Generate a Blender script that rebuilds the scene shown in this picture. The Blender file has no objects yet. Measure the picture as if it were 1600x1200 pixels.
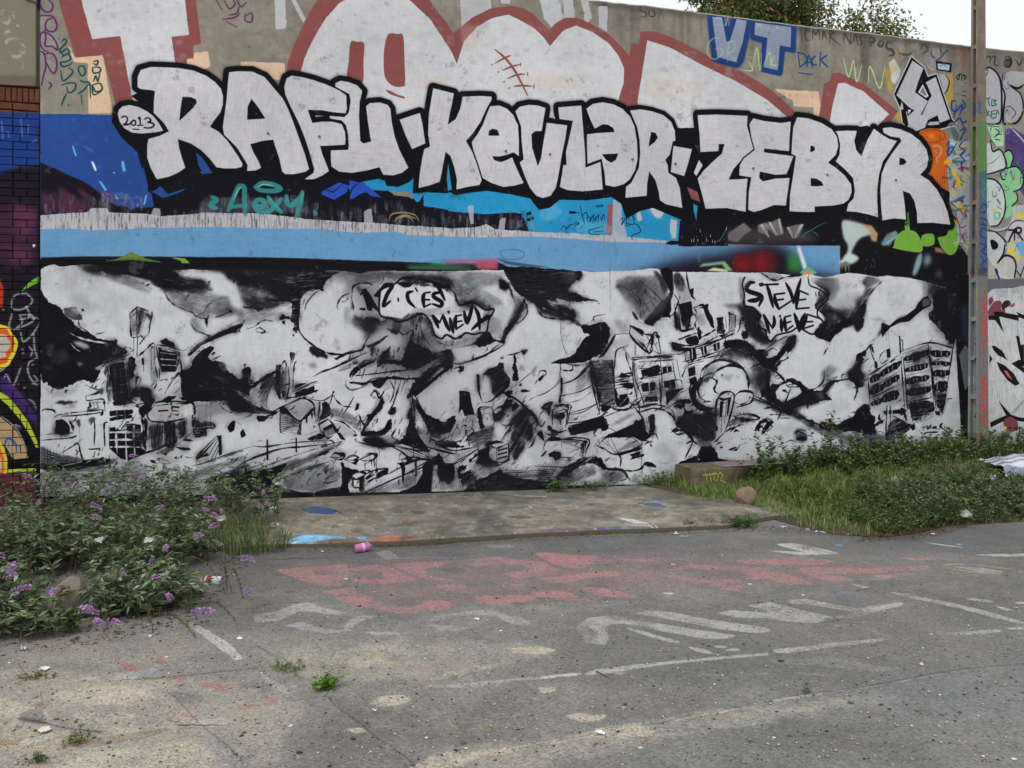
import bpy, bmesh, math, random
import numpy as np
from mathutils import Vector, Matrix
R = math.radians
scene = bpy.context.scene
# ------------------------------------------------------------------ camera
cam_d = bpy.data.cameras.new('camera'); cam = bpy.data.objects.new('camera', cam_d)
scene.collection.objects.link(cam); scene.camera = cam
cam.location = (0, 0, 1.8); cam.rotation_euler = (R(90), 0, 0)
cam_d.sensor_width = 36; cam_d.lens = 31.5; cam_d.shift_y = -95 / 1600.; cam_d.clip_start = .1; cam_d.clip_end = 1000
# ------------------------------------------------------------------ overcast daylight
SUN_EL, SUN_AZ = 52., 200.            # degrees; azimuth clockwise from +Y
world = bpy.data.worlds.new('World'); scene.world = world; world.use_nodes = True
wn = world.node_tree.nodes; wl = world.node_tree.links
for n in list(wn): wn.remove(n)
sky = wn.new('ShaderNodeTexSky'); sky.sky_type = 'NISHITA'; sky.sun_disc = False
sky.sun_elevation = R(SUN_EL); sky.sun_rotation = R(SUN_AZ); sky.air_density = 1.; sky.dust_density = 4.; sky.ozone_density = 1.
hs = wn.new('ShaderNodeHueSaturation'); hs.inputs['Saturation'].default_value = .10; hs.inputs['Value'].default_value = 1.
wmx = wn.new('ShaderNodeMix'); wmx.data_type = 'RGBA'; wmx.inputs[0].default_value = .65; wmx.inputs[7].default_value = (11.2, 11.5, 12.0, 1)   # even cloud layer
bg = wn.new('ShaderNodeBackground'); bg.inputs['Strength'].default_value = .12
wo = wn.new('ShaderNodeOutputWorld')
wl.new(sky.outputs[0], hs.inputs['Color']); wl.new(hs.outputs[0], wmx.inputs[6]); wl.new(wmx.outputs[2], bg.inputs['Color']); wl.new(bg.outputs[0], wo.inputs[0])
sun_d = bpy.data.lights.new('sun', 'SUN'); sun = bpy.data.objects.new('sun', sun_d); scene.collection.objects.link(sun)
sun_d.energy = 1.2; sun_d.angle = R(24); sun_d.color = (1, .97, .93)
_a = R(SUN_AZ); _e = R(SUN_EL)
_dir = Vector((math.sin(_a) * math.cos(_e), math.cos(_a) * math.cos(_e), math.sin(_e)))
sun.rotation_euler = _dir.to_track_quat('Z', 'Y').to_euler(); sun.location = _dir * 30
scene.view_settings.view_transform = 'Standard'; scene.view_settings.look = 'None'
scene.view_settings.gamma = 1; scene.view_settings.exposure = -.07; scene.view_settings.use_curve_mapping = False
# ------------------------------------------------------------------ painter
# Draws the paint layers of the walls and of the ground into colour maps made
# here, in metres of the real surface (no file is read).
import numpy as np, math, random
_rng = np.random.RandomState(7)
def _up(a, f):
    for ax in (0, 1):
        n = a.shape[ax]; x = np.arange(n * f) / f; i = x.astype(int); t = x - i; t = t * t * (3 - 2 * t)
        j = (i + 1) % n
        t = t[:, None] if ax == 0 else t[None, :]
        a = np.take(a, i, ax) * (1 - t) + np.take(a, j, ax) * t
    return a
def _fbm(n=1024, f0=128, oct=7, gain=.55):
    out = np.zeros((n, n), np.float32); amp = 1.; f = f0; tot = 0
    for o in range(oct):
        if f < 1: break
        out += amp * _up(_rng.rand(n // f, n // f), f).astype(np.float32); tot += amp
        amp *= gain; f //= 2
    out -= out.mean(); out /= out.std() * 2.2
    return out
N1 = _fbm(1024, 128, 7, .62)      # cloudy
N2 = _fbm(1024, 16, 4, .7)        # fine
N3 = _fbm(1024, 256, 5, .5)       # broad
NW = _rng.randn(1024, 1024).astype(np.float32)
NS = _up(_rng.rand(256, 256), 4).astype(np.float32); NS -= NS.mean(); NS /= NS.std() * 2
def hexc(c):
    return np.array(c, np.float32) / 255.
class Canvas:
    def __init__(s, w, h, mapf, scalef, base=(140, 134, 122)):
        s.w, s.h = w, h; s.a = np.zeros((h, w, 3), np.float32); s.a[:] = hexc(base)
        s.mapf, s.scalef = mapf, scalef; s.q = 1.; s.wear = 0; s.jit = 0; s.T(0, 0, 1)
    def T(s, ox, oy, k=1.): s.ox, s.oy, s.k = ox, oy, float(k)
    def pts(s, t):
        if isinstance(t, str):
            if t[0] == '~': t = t[1:]        # coordinates in steps of 2.5
            t = np.array([[float(v) for v in p.split(',')] for p in t.split()], float) * s.q
        t = np.asarray(t, float)
        x = s.ox + t[:, 0] / s.k; y = s.oy + t[:, 1] / s.k
        return s.mapf(x, y), s.scalef(x.mean(), y.mean()) / s.k
    @staticmethod
    def smooth(p, closed, n=6):
        if len(p) < 3: return p
        q = np.vstack([p[-1:], p, p[:2]]) if closed else np.vstack([2 * p[:1] - p[1:2], p, 2 * p[-1:] - p[-2:-1]])
        out = []
        t = np.linspace(0, 1, n, endpoint=False)[:, None]
        for i in range(1, len(q) - 2):
            a, b, c, d = q[i - 1], q[i], q[i + 1], q[i + 2]
            out.append(.5 * (2 * b + (c - a) * t + (2 * a - 5 * b + 4 * c - d) * t ** 2 + (3 * b - a - 3 * c + d) * t ** 3))
        if not closed: out.append(p[-1:])
        return np.vstack(out)
    def bbox(s, p, pad):
        x0 = max(0, int(p[:, 0].min() - pad)); y0 = max(0, int(p[:, 1].min() - pad))
        x1 = min(s.w, int(p[:, 0].max() + pad) + 2); y1 = min(s.h, int(p[:, 1].max() + pad) + 2)
        return x0, y0, x1, y1
    def polymask(s, polys, bb):
        x0, y0, x1, y1 = bb; W, H = x1 - x0, y1 - y0; SS = 3
        acc = np.zeros((H * SS, W + 2), np.float32)
        for p in polys:
            a = p; b = np.roll(p, -1, 0)
            for (ax, ay), (bx, by) in zip(a, b):
                sg = 1.
                if ay > by: ax, ay, bx, by, sg = bx, by, ax, ay, -1.
                r0 = max(0, int(math.ceil((ay - y0) * SS - .5))); r1 = min(H * SS, int(math.ceil((by - y0) * SS - .5)))
                if r1 <= r0: continue
                r = np.arange(r0, r1); yy = (r + .5) / SS + y0
                x = ax + (yy - ay) * (bx - ax) / (by - ay) - x0
                x = np.clip(x, 0, W); i = x.astype(int); f = x - i
                acc[r, i] += sg * (1 - f); acc[r, i + 1] += sg * f
        m = np.abs(np.cumsum(acc, 1)[:, :W]); m = 1 - np.abs((m % 2) - 1)
        return m.reshape(H, SS, W).mean(1)
    @staticmethod
    def blur(m, r):
        r = int(round(r))
        if r < 1: return m
        for _ in range(2):
            for ax in (0, 1):
                mm = np.pad(m, [(r + 1, r) if ax == q else (0, 0) for q in (0, 1)])
                c = np.cumsum(mm, ax, dtype=np.float64); k = 2 * r + 1
                m = ((c[k:] - c[:-k]) if ax == 0 else (c[:, k:] - c[:, :-k])) / k
        return m.astype(np.float32)
    def noise(s, bb, N, f=1.):
        x0, y0, x1, y1 = bb
        X = (np.arange(x0, x1) * f).astype(int) % 1024; Y = (np.arange(y0, y1) * f).astype(int) % 1024
        return N[np.ix_(Y, X)]
    def streak(s, bb, ang, lx=.06, ly=1.):
        x0, y0, x1, y1 = bb; c, d = math.cos(math.radians(ang)), -math.sin(math.radians(ang))
        X, Y = np.meshgrid(np.arange(x0, x1), np.arange(y0, y1))
        u = (X * c + Y * d) * lx; v = (-X * d + Y * c) * ly
        def samp(u, v):
            iu = np.floor(u).astype(int); f = u - iu; iv = np.floor(v).astype(int) & 1023
            return NS[iv, iu & 1023] * (1 - f) + NS[iv, (iu + 1) & 1023] * f
        return samp(u * 3, v * 2) * .6 + samp(u * 9 + 77, v * 3.3) * .4
    def put(s, bb, m, col, a=1.):
        x0, y0, x1, y1 = bb
        if s.wear:      # paint worn off the high stones
            m = m * np.clip(1.15 - s.wear + 1.9 * s.wear * (.8 * s.noise(bb, N1, 2.) + .6 * s.noise(bb, NW) + .3 * s.noise(bb, N2, 1.)), 0, 1)
        m = np.clip(m * a, 0, 1)[..., None]
        s.a[y0:y1, x0:x1] = s.a[y0:y1, x0:x1] * (1 - m) + hexc(col) * m
    def F(s, col, text, a=1., B=0, R=0, sm=0, st=None, sa=.8, grow=0, blur=0, rough=0):
        """filled shape(s); ';' separates shapes, '|' holes; B = blur, R = ragged edge, st = streak angle"""
        blur, rough = blur or B, rough or R
        s.q = 2.5 if text[0] == '~' else 1.
        for t in text.split(';'):
            if not t.strip(): continue
            polys = []; k = 1
            for c in t.split('|'):
                p, k = s.pts(c)
                if sm:
                    p = s.smooth(p, True)
                    if s.jit: p = p + _rng.normal(0, s.jit, p.shape)
                polys.append(p)
            allp = np.vstack(polys); b = blur * k; pad = b * 2.5 + rough * k * 2 + 3 + grow * k
            bb = s.bbox(allp, pad)
            if bb[2] <= bb[0] or bb[3] <= bb[1]: continue
            m = s.polymask(polys, bb)
            if grow: m = np.clip(s.blur(m, grow * k) * 4, 0, 1)
            if b >= .6: m = s.blur(m, b)
            if rough:
                r = rough * k if not s.wear else max(3, rough * k * 1.5); mb = s.blur(m, max(1, r)); mb = mb if s.wear else np.maximum(.45 * mb + .55 * m, mb)
                n = s.noise(bb, N1, 6. / max(r, 2)) * .6 + s.noise(bb, N2) * .35
                w = .10 if not b else .3
                mm = np.clip((mb + n * .55 * (1 - np.abs(2 * mb - 1)) * 1. - .5) / w + .5, 0, 1)
                m = mm if not b else mm * .5 + m * .5
            if st is not None:
                sa_ = sa * (.55 if blur >= 7 else 1); m = np.clip(m * (1 + sa_ * s.streak(bb, st) * 2) - .15 * sa_ * (1 - m), 0, 1)
            s.put(bb, m, col, a)
    def L(s, col, w, text, a=1., sm=1, T=None, S=0, D=0, taper=.3, soft=0, dry=0):
        """strokes; w = full width; T = width factor at the ends, S = soft edge, D = dry brush"""
        taper = taper if T is None else T; soft = soft or S; dry = dry or D
        s.q = 2.5 if text[0] == '~' else 1.
        for t in text.split(';'):
            if not t.strip(): continue
            p, k = s.pts(t)
            if sm: p = s.smooth(p, False, 6)
            W = w * k / 2; sf = max(.7, soft * k)
            bb = s.bbox(p, W + sf + 2)
            x0, y0, x1, y1 = bb
            if x1 <= x0 or y1 <= y0: continue
            m = np.zeros((y1 - y0, x1 - x0), np.float32)
            n = len(p) - 1
            tt = np.linspace(0, 1, n + 1); rad = W * (taper + (1 - taper) * np.clip(np.minimum(tt, 1 - tt) * 3.3, 0, 1) ** .7)
            if n < 1: continue
            if s.jit and n > 3: rad = rad * np.clip(1 + np.convolve(_rng.normal(0, .75, n + 3), [.33, .34, .33], 'valid'), .25, 1.9)
            for i in range(n):
                a0, b0 = p[i], p[i + 1]; r = max(rad[i], rad[i + 1]); e = r + sf + 1
                X0 = max(x0, int(min(a0[0], b0[0]) - e)); X1 = min(x1, int(max(a0[0], b0[0]) + e) + 2)
                Y0 = max(y0, int(min(a0[1], b0[1]) - e)); Y1 = min(y1, int(max(a0[1], b0[1]) + e) + 2)
                if X1 <= X0 or Y1 <= Y0: continue
                gx = np.arange(X0, X1)[None, :] + .5 - a0[0]; gy = np.arange(Y0, Y1)[:, None] + .5 - a0[1]
                dx, dy = b0 - a0; q = dx * dx + dy * dy + 1e-9
                h = np.clip((gx * dx + gy * dy) / q, 0, 1)
                d = np.sqrt((gx - h * dx) ** 2 + (gy - h * dy) ** 2)
                v = np.clip((rad[i] * (1 - h) + rad[i + 1] * h - d) / sf + .5, 0, 1)
                if W < .7: v = v * min(1, W / .7 + .35)
                sl = m[Y0 - y0:Y1 - y0, X0 - x0:X1 - x0]; np.maximum(sl, v, out=sl)
            if dry: m = m * np.clip(.5 + 1.6 * (s.noise(bb, N2) + 1 - 2 * dry), 0, 1)
            s.put(bb, m, col, a)
    def blobs(s, col, n, x0, y0, x1, y1, w0, w1, a=1., seed=1, ang=None, ln=0):
        r = random.Random(seed)
        for i in range(n):
            x, y = r.uniform(x0, x1), r.uniform(y0, y1); g = math.radians(ang if ang is not None else r.uniform(0, 180)) + r.gauss(0, .12)
            l = r.uniform(.4, 1) * ln + .5
            s.L(col, r.uniform(w0, w1), [[x, y], [x + l * math.cos(g), y - l * math.sin(g)]] if False else
                '%f,%f %f,%f' % (x, y, x + l * math.cos(g), y - l * math.sin(g)), a=a * r.uniform(.4, 1), sm=0)
# ---- where a point of the wall / ground is, from its bearing (the surveyed camera)
CAM_H, FOC, HOR = 1.8, 1400., 505.
WX0, WY0, WDX, WDY = -4.171, 7.923, .9540, .2997      # wall origin (left end) and direction
def wall_uz(x, y):
    t = (np.asarray(x, float) - 800.) / FOC
    u = (t * WY0 - WX0) / (WDX - t * WDY); Y = WY0 + u * WDY
    return u, CAM_H - (np.asarray(y, float) - HOR) * Y / FOC
def ground_xy(x, y, z=0.):
    Y = (CAM_H - z) * FOC / (np.asarray(y, float) - HOR)
    return (np.asarray(x, float) - 800.) / FOC * Y, Y
# ------------------------------------------------------------------ paint on the wall, upper part
INK = (24,24,29); SIL = (205,203,207); WHT = (207,207,209); RED = (143,84,80); BEI = (222,190,158)
def paint_wall_upper(c):
 full = (0,0,c.w, c.h)
 n = c.noise(full, N3,.7) * .05 + c.noise(full, N1,1.5) * .06 + c.noise(full, N2) * .035 + NW[:1, :1] * 0
 n = n + np.tile(NW, (c.h // 1024 + 1,c.w // 1024 + 1))[:c.h, :c.w] * .014
 c.a *= (1 + n)[..., None] * 1.0
 c.T(0,0,1)

 r = random.Random(3)
 for i in range(150):
  x = r.uniform(930,1700); yt = (x - 930) * .119
  c.F((90,84,74),'%f,%f %f,%f %f,%f' % (x, yt - 8,x + r.uniform(2,11),yt - 8,x + r.uniform(0,5),yt + r.uniform(15,110)),a=r.uniform(.1,.4),B=r.uniform(1,4))
 c.F((60,56,50),'900,-40 1700,60 1700,104 1500,82 1300,55 1100,30 930,8',a=.45,B=6,R=8)
 c.F((70,66,60),'1345,40 1362,42 1358,120 1350,130; 1254,30 1264,30 1262,100 1256,110; 1168,20 1180,20 1176,60',a=.5,B=4)
 c.F((88,84,76),'965,20 975,20 975,60 968,66; 990,10 996,10 995,70',a=.35,B=3)
 # beige roller patches
 c.F(BEI, '103,63 117,90 160,85 173,160 176,177 138,177 137,98 115,97',R=2)
 c.F(BEI, '293,84 325,80 329,104 300,115 292,105; 376,96 445,98 445,125 376,122; 1210,139 1280,143 1284,192 1240,178 1240,158',R=2)
 c.F((150,144,128),'1240,166 1272,168 1271,182 1240,180',R=1)
 # remains of older white letters
 c.F((196,197,200),'427,-40 445,-40 447,43 431,46; 445,-20 452,-20 478,30 474,37; 716,-40 760,-40 770,28 722,52; 835,-40 860,-40 880,28 862,44 850,30; 880,-10 893,-10 898,30 880,30; 905,-20 918,0 925,28 915,40; 935,10 949,10 948,50 936,42; 782,-40 797,-40 797,6 783,6',a=.86,R=2)
 c.F((196,197,200),'835,-40 892,-40 868,44 850,30',a=.6,R=3,B=1)
 # big red-outlined letters
 c.F(RED, '60,-150 91,0 118,90 161,86 182,168 233,175 233,100 292,103 292,92 303,91 302,71 314,68 306,0 300,-150',R=.6)
 c.F(WHT, '100,-150 127,0 144,61 188,56 209,163 240,180 280,140 274,100 268,57 295,54 289,0 280,-150',R=.6)
 c.F(RED, '447,113 450,97 462,63 483,20 500,-7 540,-42 600,-52 640,-30 662,-14 683,18 700,38 708,52 715,47 737,28 767,13 800,9 817,13 833,23 847,37 858,47 867,37 883,28 900,28 923,37 950,53 970,72 983,88 985,77 984,70 992,68 998,70 1000,50 1017,49 1047,57 1100,83 1150,107 1200,137 1220,153 1242,174 1230,190 1200,200 1050,240 800,200 600,180 450,130',R=.7)
 c.F(WHT, '470,113 475,93 490,60 510,27 530,5 560,-12 600,-20 640,0 672,30 690,57 705,80 714,101 718,85 725,65 745,42 770,28 795,23 815,33 835,45 850,60 859,73 868,62 880,48 900,40 925,50 950,67 965,85 975,107 974,130 965,160 960,200 700,210 470,200',R=.7)
 c.F(WHT, '1011,63 1047,75 1100,103 1150,127 1200,157 1232,184 1232,210 1050,240 1000,200 996,158',R=.7)
 c.F(RED, '1278,192 1282,170 1288,130 1297,127 1300,115 1312,113 1353,133 1403,173 1390,195 1330,215',R=.6)
 c.F(WHT, '1310,130 1320,129 1350,143 1390,178 1373,195 1363,215 1294,210 1300,170',R=.6)
 c.F((206,182,164),'800,115 900,118 910,140 810,135; 1010,120 1100,130 1090,150 1005,150; 480,130 560,135 560,160 480,150; 1010,140 1090,160 1080,170; 650,120 700,118 700,140 650,140; 720,40 760,40 745,75 725,80',a=.35,B=5,R=4)
 r = random.Random(5)
 for (x0,y0,x1,y1) in ((140,0,280,100),(480,30,700,120),(730,30,960,150),(1010,80,1180,160)):
  for i in range(46):
   x, y = r.uniform(x0,x1),r.uniform(y0,y1)
   c.F((168,168,172),'%f,%f %f,%f %f,%f %f,%f' % (x, y, x + 9,y - 2,x + 14,y + 5,x + 3,y + 6),a=r.uniform(.08,.35),B=r.uniform(1,3),R=3)
 c.F(RED, '548,66 558,65 569,68 568,95 566,130 543,125 545,95; 605,56 612,52 620,53 630,56 632,95 633,130 630,135 616,135 604,125 600,110 600,80; 603,140 612,143 622,148 632,151 631,154 620,151 608,146',sm=1)
 c.L(RED, 4,'773,77 790,92 805,112 824,149',T=.4)
 c.L(RED, 3,'773,99 790,90 798,87; 785,110 800,104 812,101; 792,123 808,117 821,116; 802,135 815,134 832,135',T=.3)
 c.L(RED, 2,'768,102 769,101; 778,113 779,112; 787,128 788,127; 795,138 796,137; 813,99 813,103; 824,114 824,118; 834,133 834,138',T=1)
 # ---- left: deep blue, dark hills, drops
 c.F((46,80,148),'55,178 100,178 182,180 260,190 480,240 480,345 55,345',R=1)
 c.T(60,250,3.2)
 c.F((30,24,34),'~-8,13 24,14 60,30 92,44 120,64 136,80 176,96 256,96 256,132 -8,132',sm=1,B=2)
 c.F((110,56,86),'~40,56 60,64 80,80 96,104 48,110;76,56 96,64 106,76 96,80;127,65 138,64 152,76 160,85 140,78;8,68 24,80 16,100',a=.6,B=7,sm=1)
 c.F((84,46,74),'~0,60 80,76 132,104 0,112',a=.55,B=14)
 c.L((214,110,140),3,'~130,65 142,69 154,79',a=.7)
 c.F((100,184,224),'~166,5 171,4 176,28 180,44 185,72 188,90 185,91 178,64 170,28;149,25 154,26 160,39 157,42;160,38 167,42 170,54 165,52;122,43 127,45 136,59 132,60;167,64 173,65 178,88 172,89;150,62 154,62 160,76 156,78;191,56 196,57 197,70 192,72;216,62 218,63 214,86 210,88;204,70 208,70 208,80 204,80;176,70 181,72 180,90 176,90;195,73 200,74 200,90 196,90',sm=1,B=1)
 c.F((226,228,238),'~106,5 110,4 116,19 113,21;180,44 183,36 186,37 186,56 182,63;170,76 176,78 179,89 172,88',sm=1)
 c.F((100,184,224),'~256,74 264,66 278,59 272,69 260,77;68,-26 70,-28 76,-11 73,-9',sm=1)
 c.T(0,0,1)
 # black mass and cyan field under the letters
 c.F((24,25,32),'215,235 260,262 500,250 560,270 610,300 640,310 830,325 850,345 830,372 60,345 130,330 190,322 215,330 240,320',sm=1)
 c.F((46,80,148),'160,275 225,262 232,300 205,330 176,300; 306,238 318,250 334,270 315,272 308,262; 234,297 250,290 262,303 292,294 278,302 255,310',R=1)
 c.F((44,148,196),'545,290 560,275 620,262 700,260 800,280 1050,290 1130,320 1130,378 830,372 818,340 700,330 655,322 640,300 545,295',sm=0)
 c.F((48,84,190),'503,299 530,285 545,290 542,300 522,312 503,304; 545,270 565,282 600,312 548,312',R=1)
 c.F((24,25,32),'552,310 560,305 572,300 580,306 596,309 606,300 615,305 640,308 642,318 655,315 662,303 662,322 700,328 700,345 640,350 480,345 480,322; 735,338 760,335 800,332 816,334 812,355 800,372 740,362; 822,332 830,330 830,336 822,337; 823,342 832,338 835,342 828,346 823,345',R=1.5)
 c.L(INK,2,'503,295 520,300 535,288; 545,310 550,295 562,284; 612,303 605,297',sm=0)
 # dragged roller paint between the masses and the blue band
 r = random.Random(11)
 for i in range(420):
  x = r.uniform(64,830); top = 320 + (12 if 480 < x else 4) + (14 if x > 640 else 0)
  col = r.choice([(92,92,108),(60,60,76),(120,116,124),(150,150,158)])
  y = top + r.uniform(-22,16); w = r.uniform(2,9)
  if 225 < x < 305 and y < 325: continue
  c.F(col, '%f,%f %f,%f %f,%f %f,%f' % (x, y, x + w, y + r.uniform(-2,2),x + w, y + r.uniform(8,24),x, y + r.uniform(8,24)),a=r.uniform(.1,.5),R=2,B=.7,st=90)
 c.F((186,184,188),'62,336 100,334 140,332 141,326 168,325 170,332 230,334 250,338 330,332 400,334 470,340 475,342 560,347 600,349 640,353 700,357 745,355 760,350 772,358 840,363 960,368 1040,376 1048,388 62,388',R=3,st=90,sa=.35)
 c.F((186,184,188),'569,330 580,326 582,350 570,352; 782,342 790,340 788,360 778,362; 730,322 740,320 740,350 735,350; 960,300 972,303 970,335 980,370 955,368 957,330; 240,325 250,326 250,340 235,340',a=.8,R=2)
 c.F((178,74,70),'950,320 957,318 957,366 946,366',a=.8,R=1)
 c.F((170,214,232),'1010,300 1040,330 1030,345 1000,320; 850,300 880,330 860,350 840,340; 900,345 960,350 960,365 900,362',a=.3,B=5,R=4)
 c.L((188,160,120),2.5,'608,345 612,335 630,332 648,336 655,346; 616,346 625,338 640,340 646,347; 624,342 634,336 650,342',a=.7)
 c.F((180,190,190),'1048,342 1058,345 1056,372 1050,372 1046,360; 991,312 998,320 1003,344 996,346',R=1)
 # wide sky-blue roller band
 c.F((108,156,196),'62,358 110,357 140,360 200,359 220,355 260,356 330,354 400,356 440,358 500,357 560,364 620,362 640,368 760,371 830,369 900,374 960,378 1040,379 1100,381 1160,384 1240,382 1280,380 1300,381 1311,384 1313,405 1312,432 900,430 62,430',R=.8)
 c.F((26,24,29),'62,402 130,401 180,401 260,401 400,402 480,404 540,406 700,412 780,410 800,420 900,424 1000,428 1000,440 62,440',R=1,B=1)
 c.F((60,92,130),'980,425 1060,405 1120,380 1200,385 1313,430 1313,440 980,440',a=.45,B=16)
 c.F((28,22,32),'1000,430 1060,408 1140,396 1200,380 1235,395 1260,425 1300,430 1300,445 1000,445',a=.96,B=10,sm=1)
 c.F((120,30,34),'1145,398 1210,392 1215,425 1140,425',a=.75,B=9,R=6)
 c.F((150,34,36),'1150,410 1168,404 1170,424 1155,424; 1180,400 1195,398 1200,424 1185,424',a=.5,B=5)
 c.F((54,130,60),'1232,395 1250,402 1252,424 1230,424',a=.9,B=5)
 c.F((220,222,226),'1244,382 1250,384 1262,420 1256,422',B=1.5)
 c.F((80,130,60),'105,407 0,0' if 0 else '160,409 185,404 205,394 228,404 260,411 205,406',a=.9,R=.5)
 c.F((120,128,50),'182,405 205,395 228,405 205,403',a=.8)
 c.F((112,170,50),'265,402 290,404 300,416 286,415 282,407',R=.5)
 c.F((60,110,80),'636,414 700,410 740,418 735,424 640,426',B=3,a=.8)
 c.F((170,90,130),'690,407 776,405 776,420 750,420 745,413 692,412',a=.85,B=2.5); c.F((190,84,110),'742,408 778,406 777,421 745,420',a=.9,B=2)
 c.F((60,160,170),'672,407 697,406 695,413 676,413',a=.7,B=2)
 c.L((50,90,130),4,'778,404 800,412 850,417',S=2); c.L((80,96,60),2,'790,408 820,413 860,419',a=.8)
 c.L((60,90,110),2,'780,393 800,390 818,394 815,403 790,405 780,393',a=.5,S=2)
 c.F((150,190,150),'1092,417 1098,412 1132,408 1145,423 1135,423 1128,413 1104,416',a=.9,B=1)
 c.F((214,206,168),'1104,423 1115,418 1135,421 1138,425',B=.8)
 c.F((90,170,150),'1250,426 1262,416 1277,426 1265,433',R=.5); c.F((196,140,84),'1252,430 1263,421 1272,428 1262,434',R=.5)
 # black field right of the band, pale figure, green wedges
 c.F((24,24,28),'1062,345 1100,338 1230,330 1310,325 1420,340 1480,355 1512,400 1512,720 1490,720 1500,470 1460,450 1313,436 1313,384 1200,383 1120,381 1060,378',R=.6)
 c.F((196,214,208),'1316,346 1330,345 1352,352 1362,365 1345,372 1335,385 1330,398 1330,408 1322,405 1325,385 1318,370',a=.9,B=1.5,sm=1)
 c.F((196,160,120),'1348,350 1362,352 1372,365 1370,378 1362,376 1358,362',a=.9,B=1)
 c.F((196,214,208),'1318,402 1326,396 1336,398 1342,404 1334,411 1326,412; 1312,408 1325,400 1328,404 1316,412',B=1.5,sm=1)
 c.F((140,150,130),'1312,412 1328,410 1327,426 1324,413 1322,426 1318,414 1316,422',a=.7)
 c.F((140,170,170),'1376,382 1386,366 1400,360 1404,366 1390,384',a=.8,B=1)
 c.L((130,180,210),3,'1380,384 1400,370 1420,358',a=.85)
 c.F((120,172,66),'1397,384 1400,372 1412,360 1430,362 1440,378 1438,394 1398,388; 1441,368 1458,366 1459,382 1442,384; 1484,338 1493,345 1499,365 1498,385 1490,398 1480,398 1470,386 1464,372 1480,366; 1414,352 1420,350 1422,362 1416,362',sm=1)
 c.L(INK,4,'1462,368 1470,388 1482,400 1494,396 1501,375 1498,350 1486,334',T=.8)
 c.F((200,160,130),'1460,386 1470,388 1478,396 1462,394',a=.7,B=1)
 c.F((170,200,216),'1426,428 1433,402 1440,395 1440,410 1432,428',a=.75,B=1.5,sm=1); c.F((170,200,216),'1445,400 1452,396 1456,408 1448,416 1443,412',a=.7,B=4)
 c.F((150,180,196),'1462,425 1470,422 1472,432 1464,434',a=.4,B=4)
 # black oblong, grey W and bits under ZEBYR
 c.T(1000,300,3.2)
 c.F(INK,'~78,80 82,72 94,67 152,66 160,72 176,76 176,108 76,108;52,102 60,98 80,98 84,105 52,105',sm=0,R=3)
 c.F((150,144,144),'~176,82 208,62 224,76 208,86 196,100 176,96;236,66 256,60 256,86 236,80;248,68 280,52 288,82 276,88 260,76;292,70 328,64 316,92 300,84',a=.75,B=3,R=6)
 c.F((190,186,184),'~240,66 245,64 260,90 256,91;256,60 261,60 276,86 272,88;276,54 280,53 286,82 282,85;294,71 299,70 308,90 305,93;320,66 328,64 312,93 307,93',a=.9)
 c.F((96,90,94),'~172,76 264,72 332,76 360,96 328,103 240,105 176,105',a=.5,B=16)
 c.L((70,150,170),2.5,'~320,94 332,82 344,76 356,68 376,60;344,78 354,84 356,90;152,102 164,90 176,66')
 for i in range(26):
  r2 = random.Random(i); x = r2.uniform(235,440); y = r2.uniform(175,262); c.L((216,216,216),2.2,'%f,%f %f,%f' % (x, y, x, y + r2.choice([1,1,14])),T=1)
 c.F((200,200,200),'~19,21 52,23 47,42 38,52 26,45',sm=1)
 c.T(0,0,1)

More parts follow.
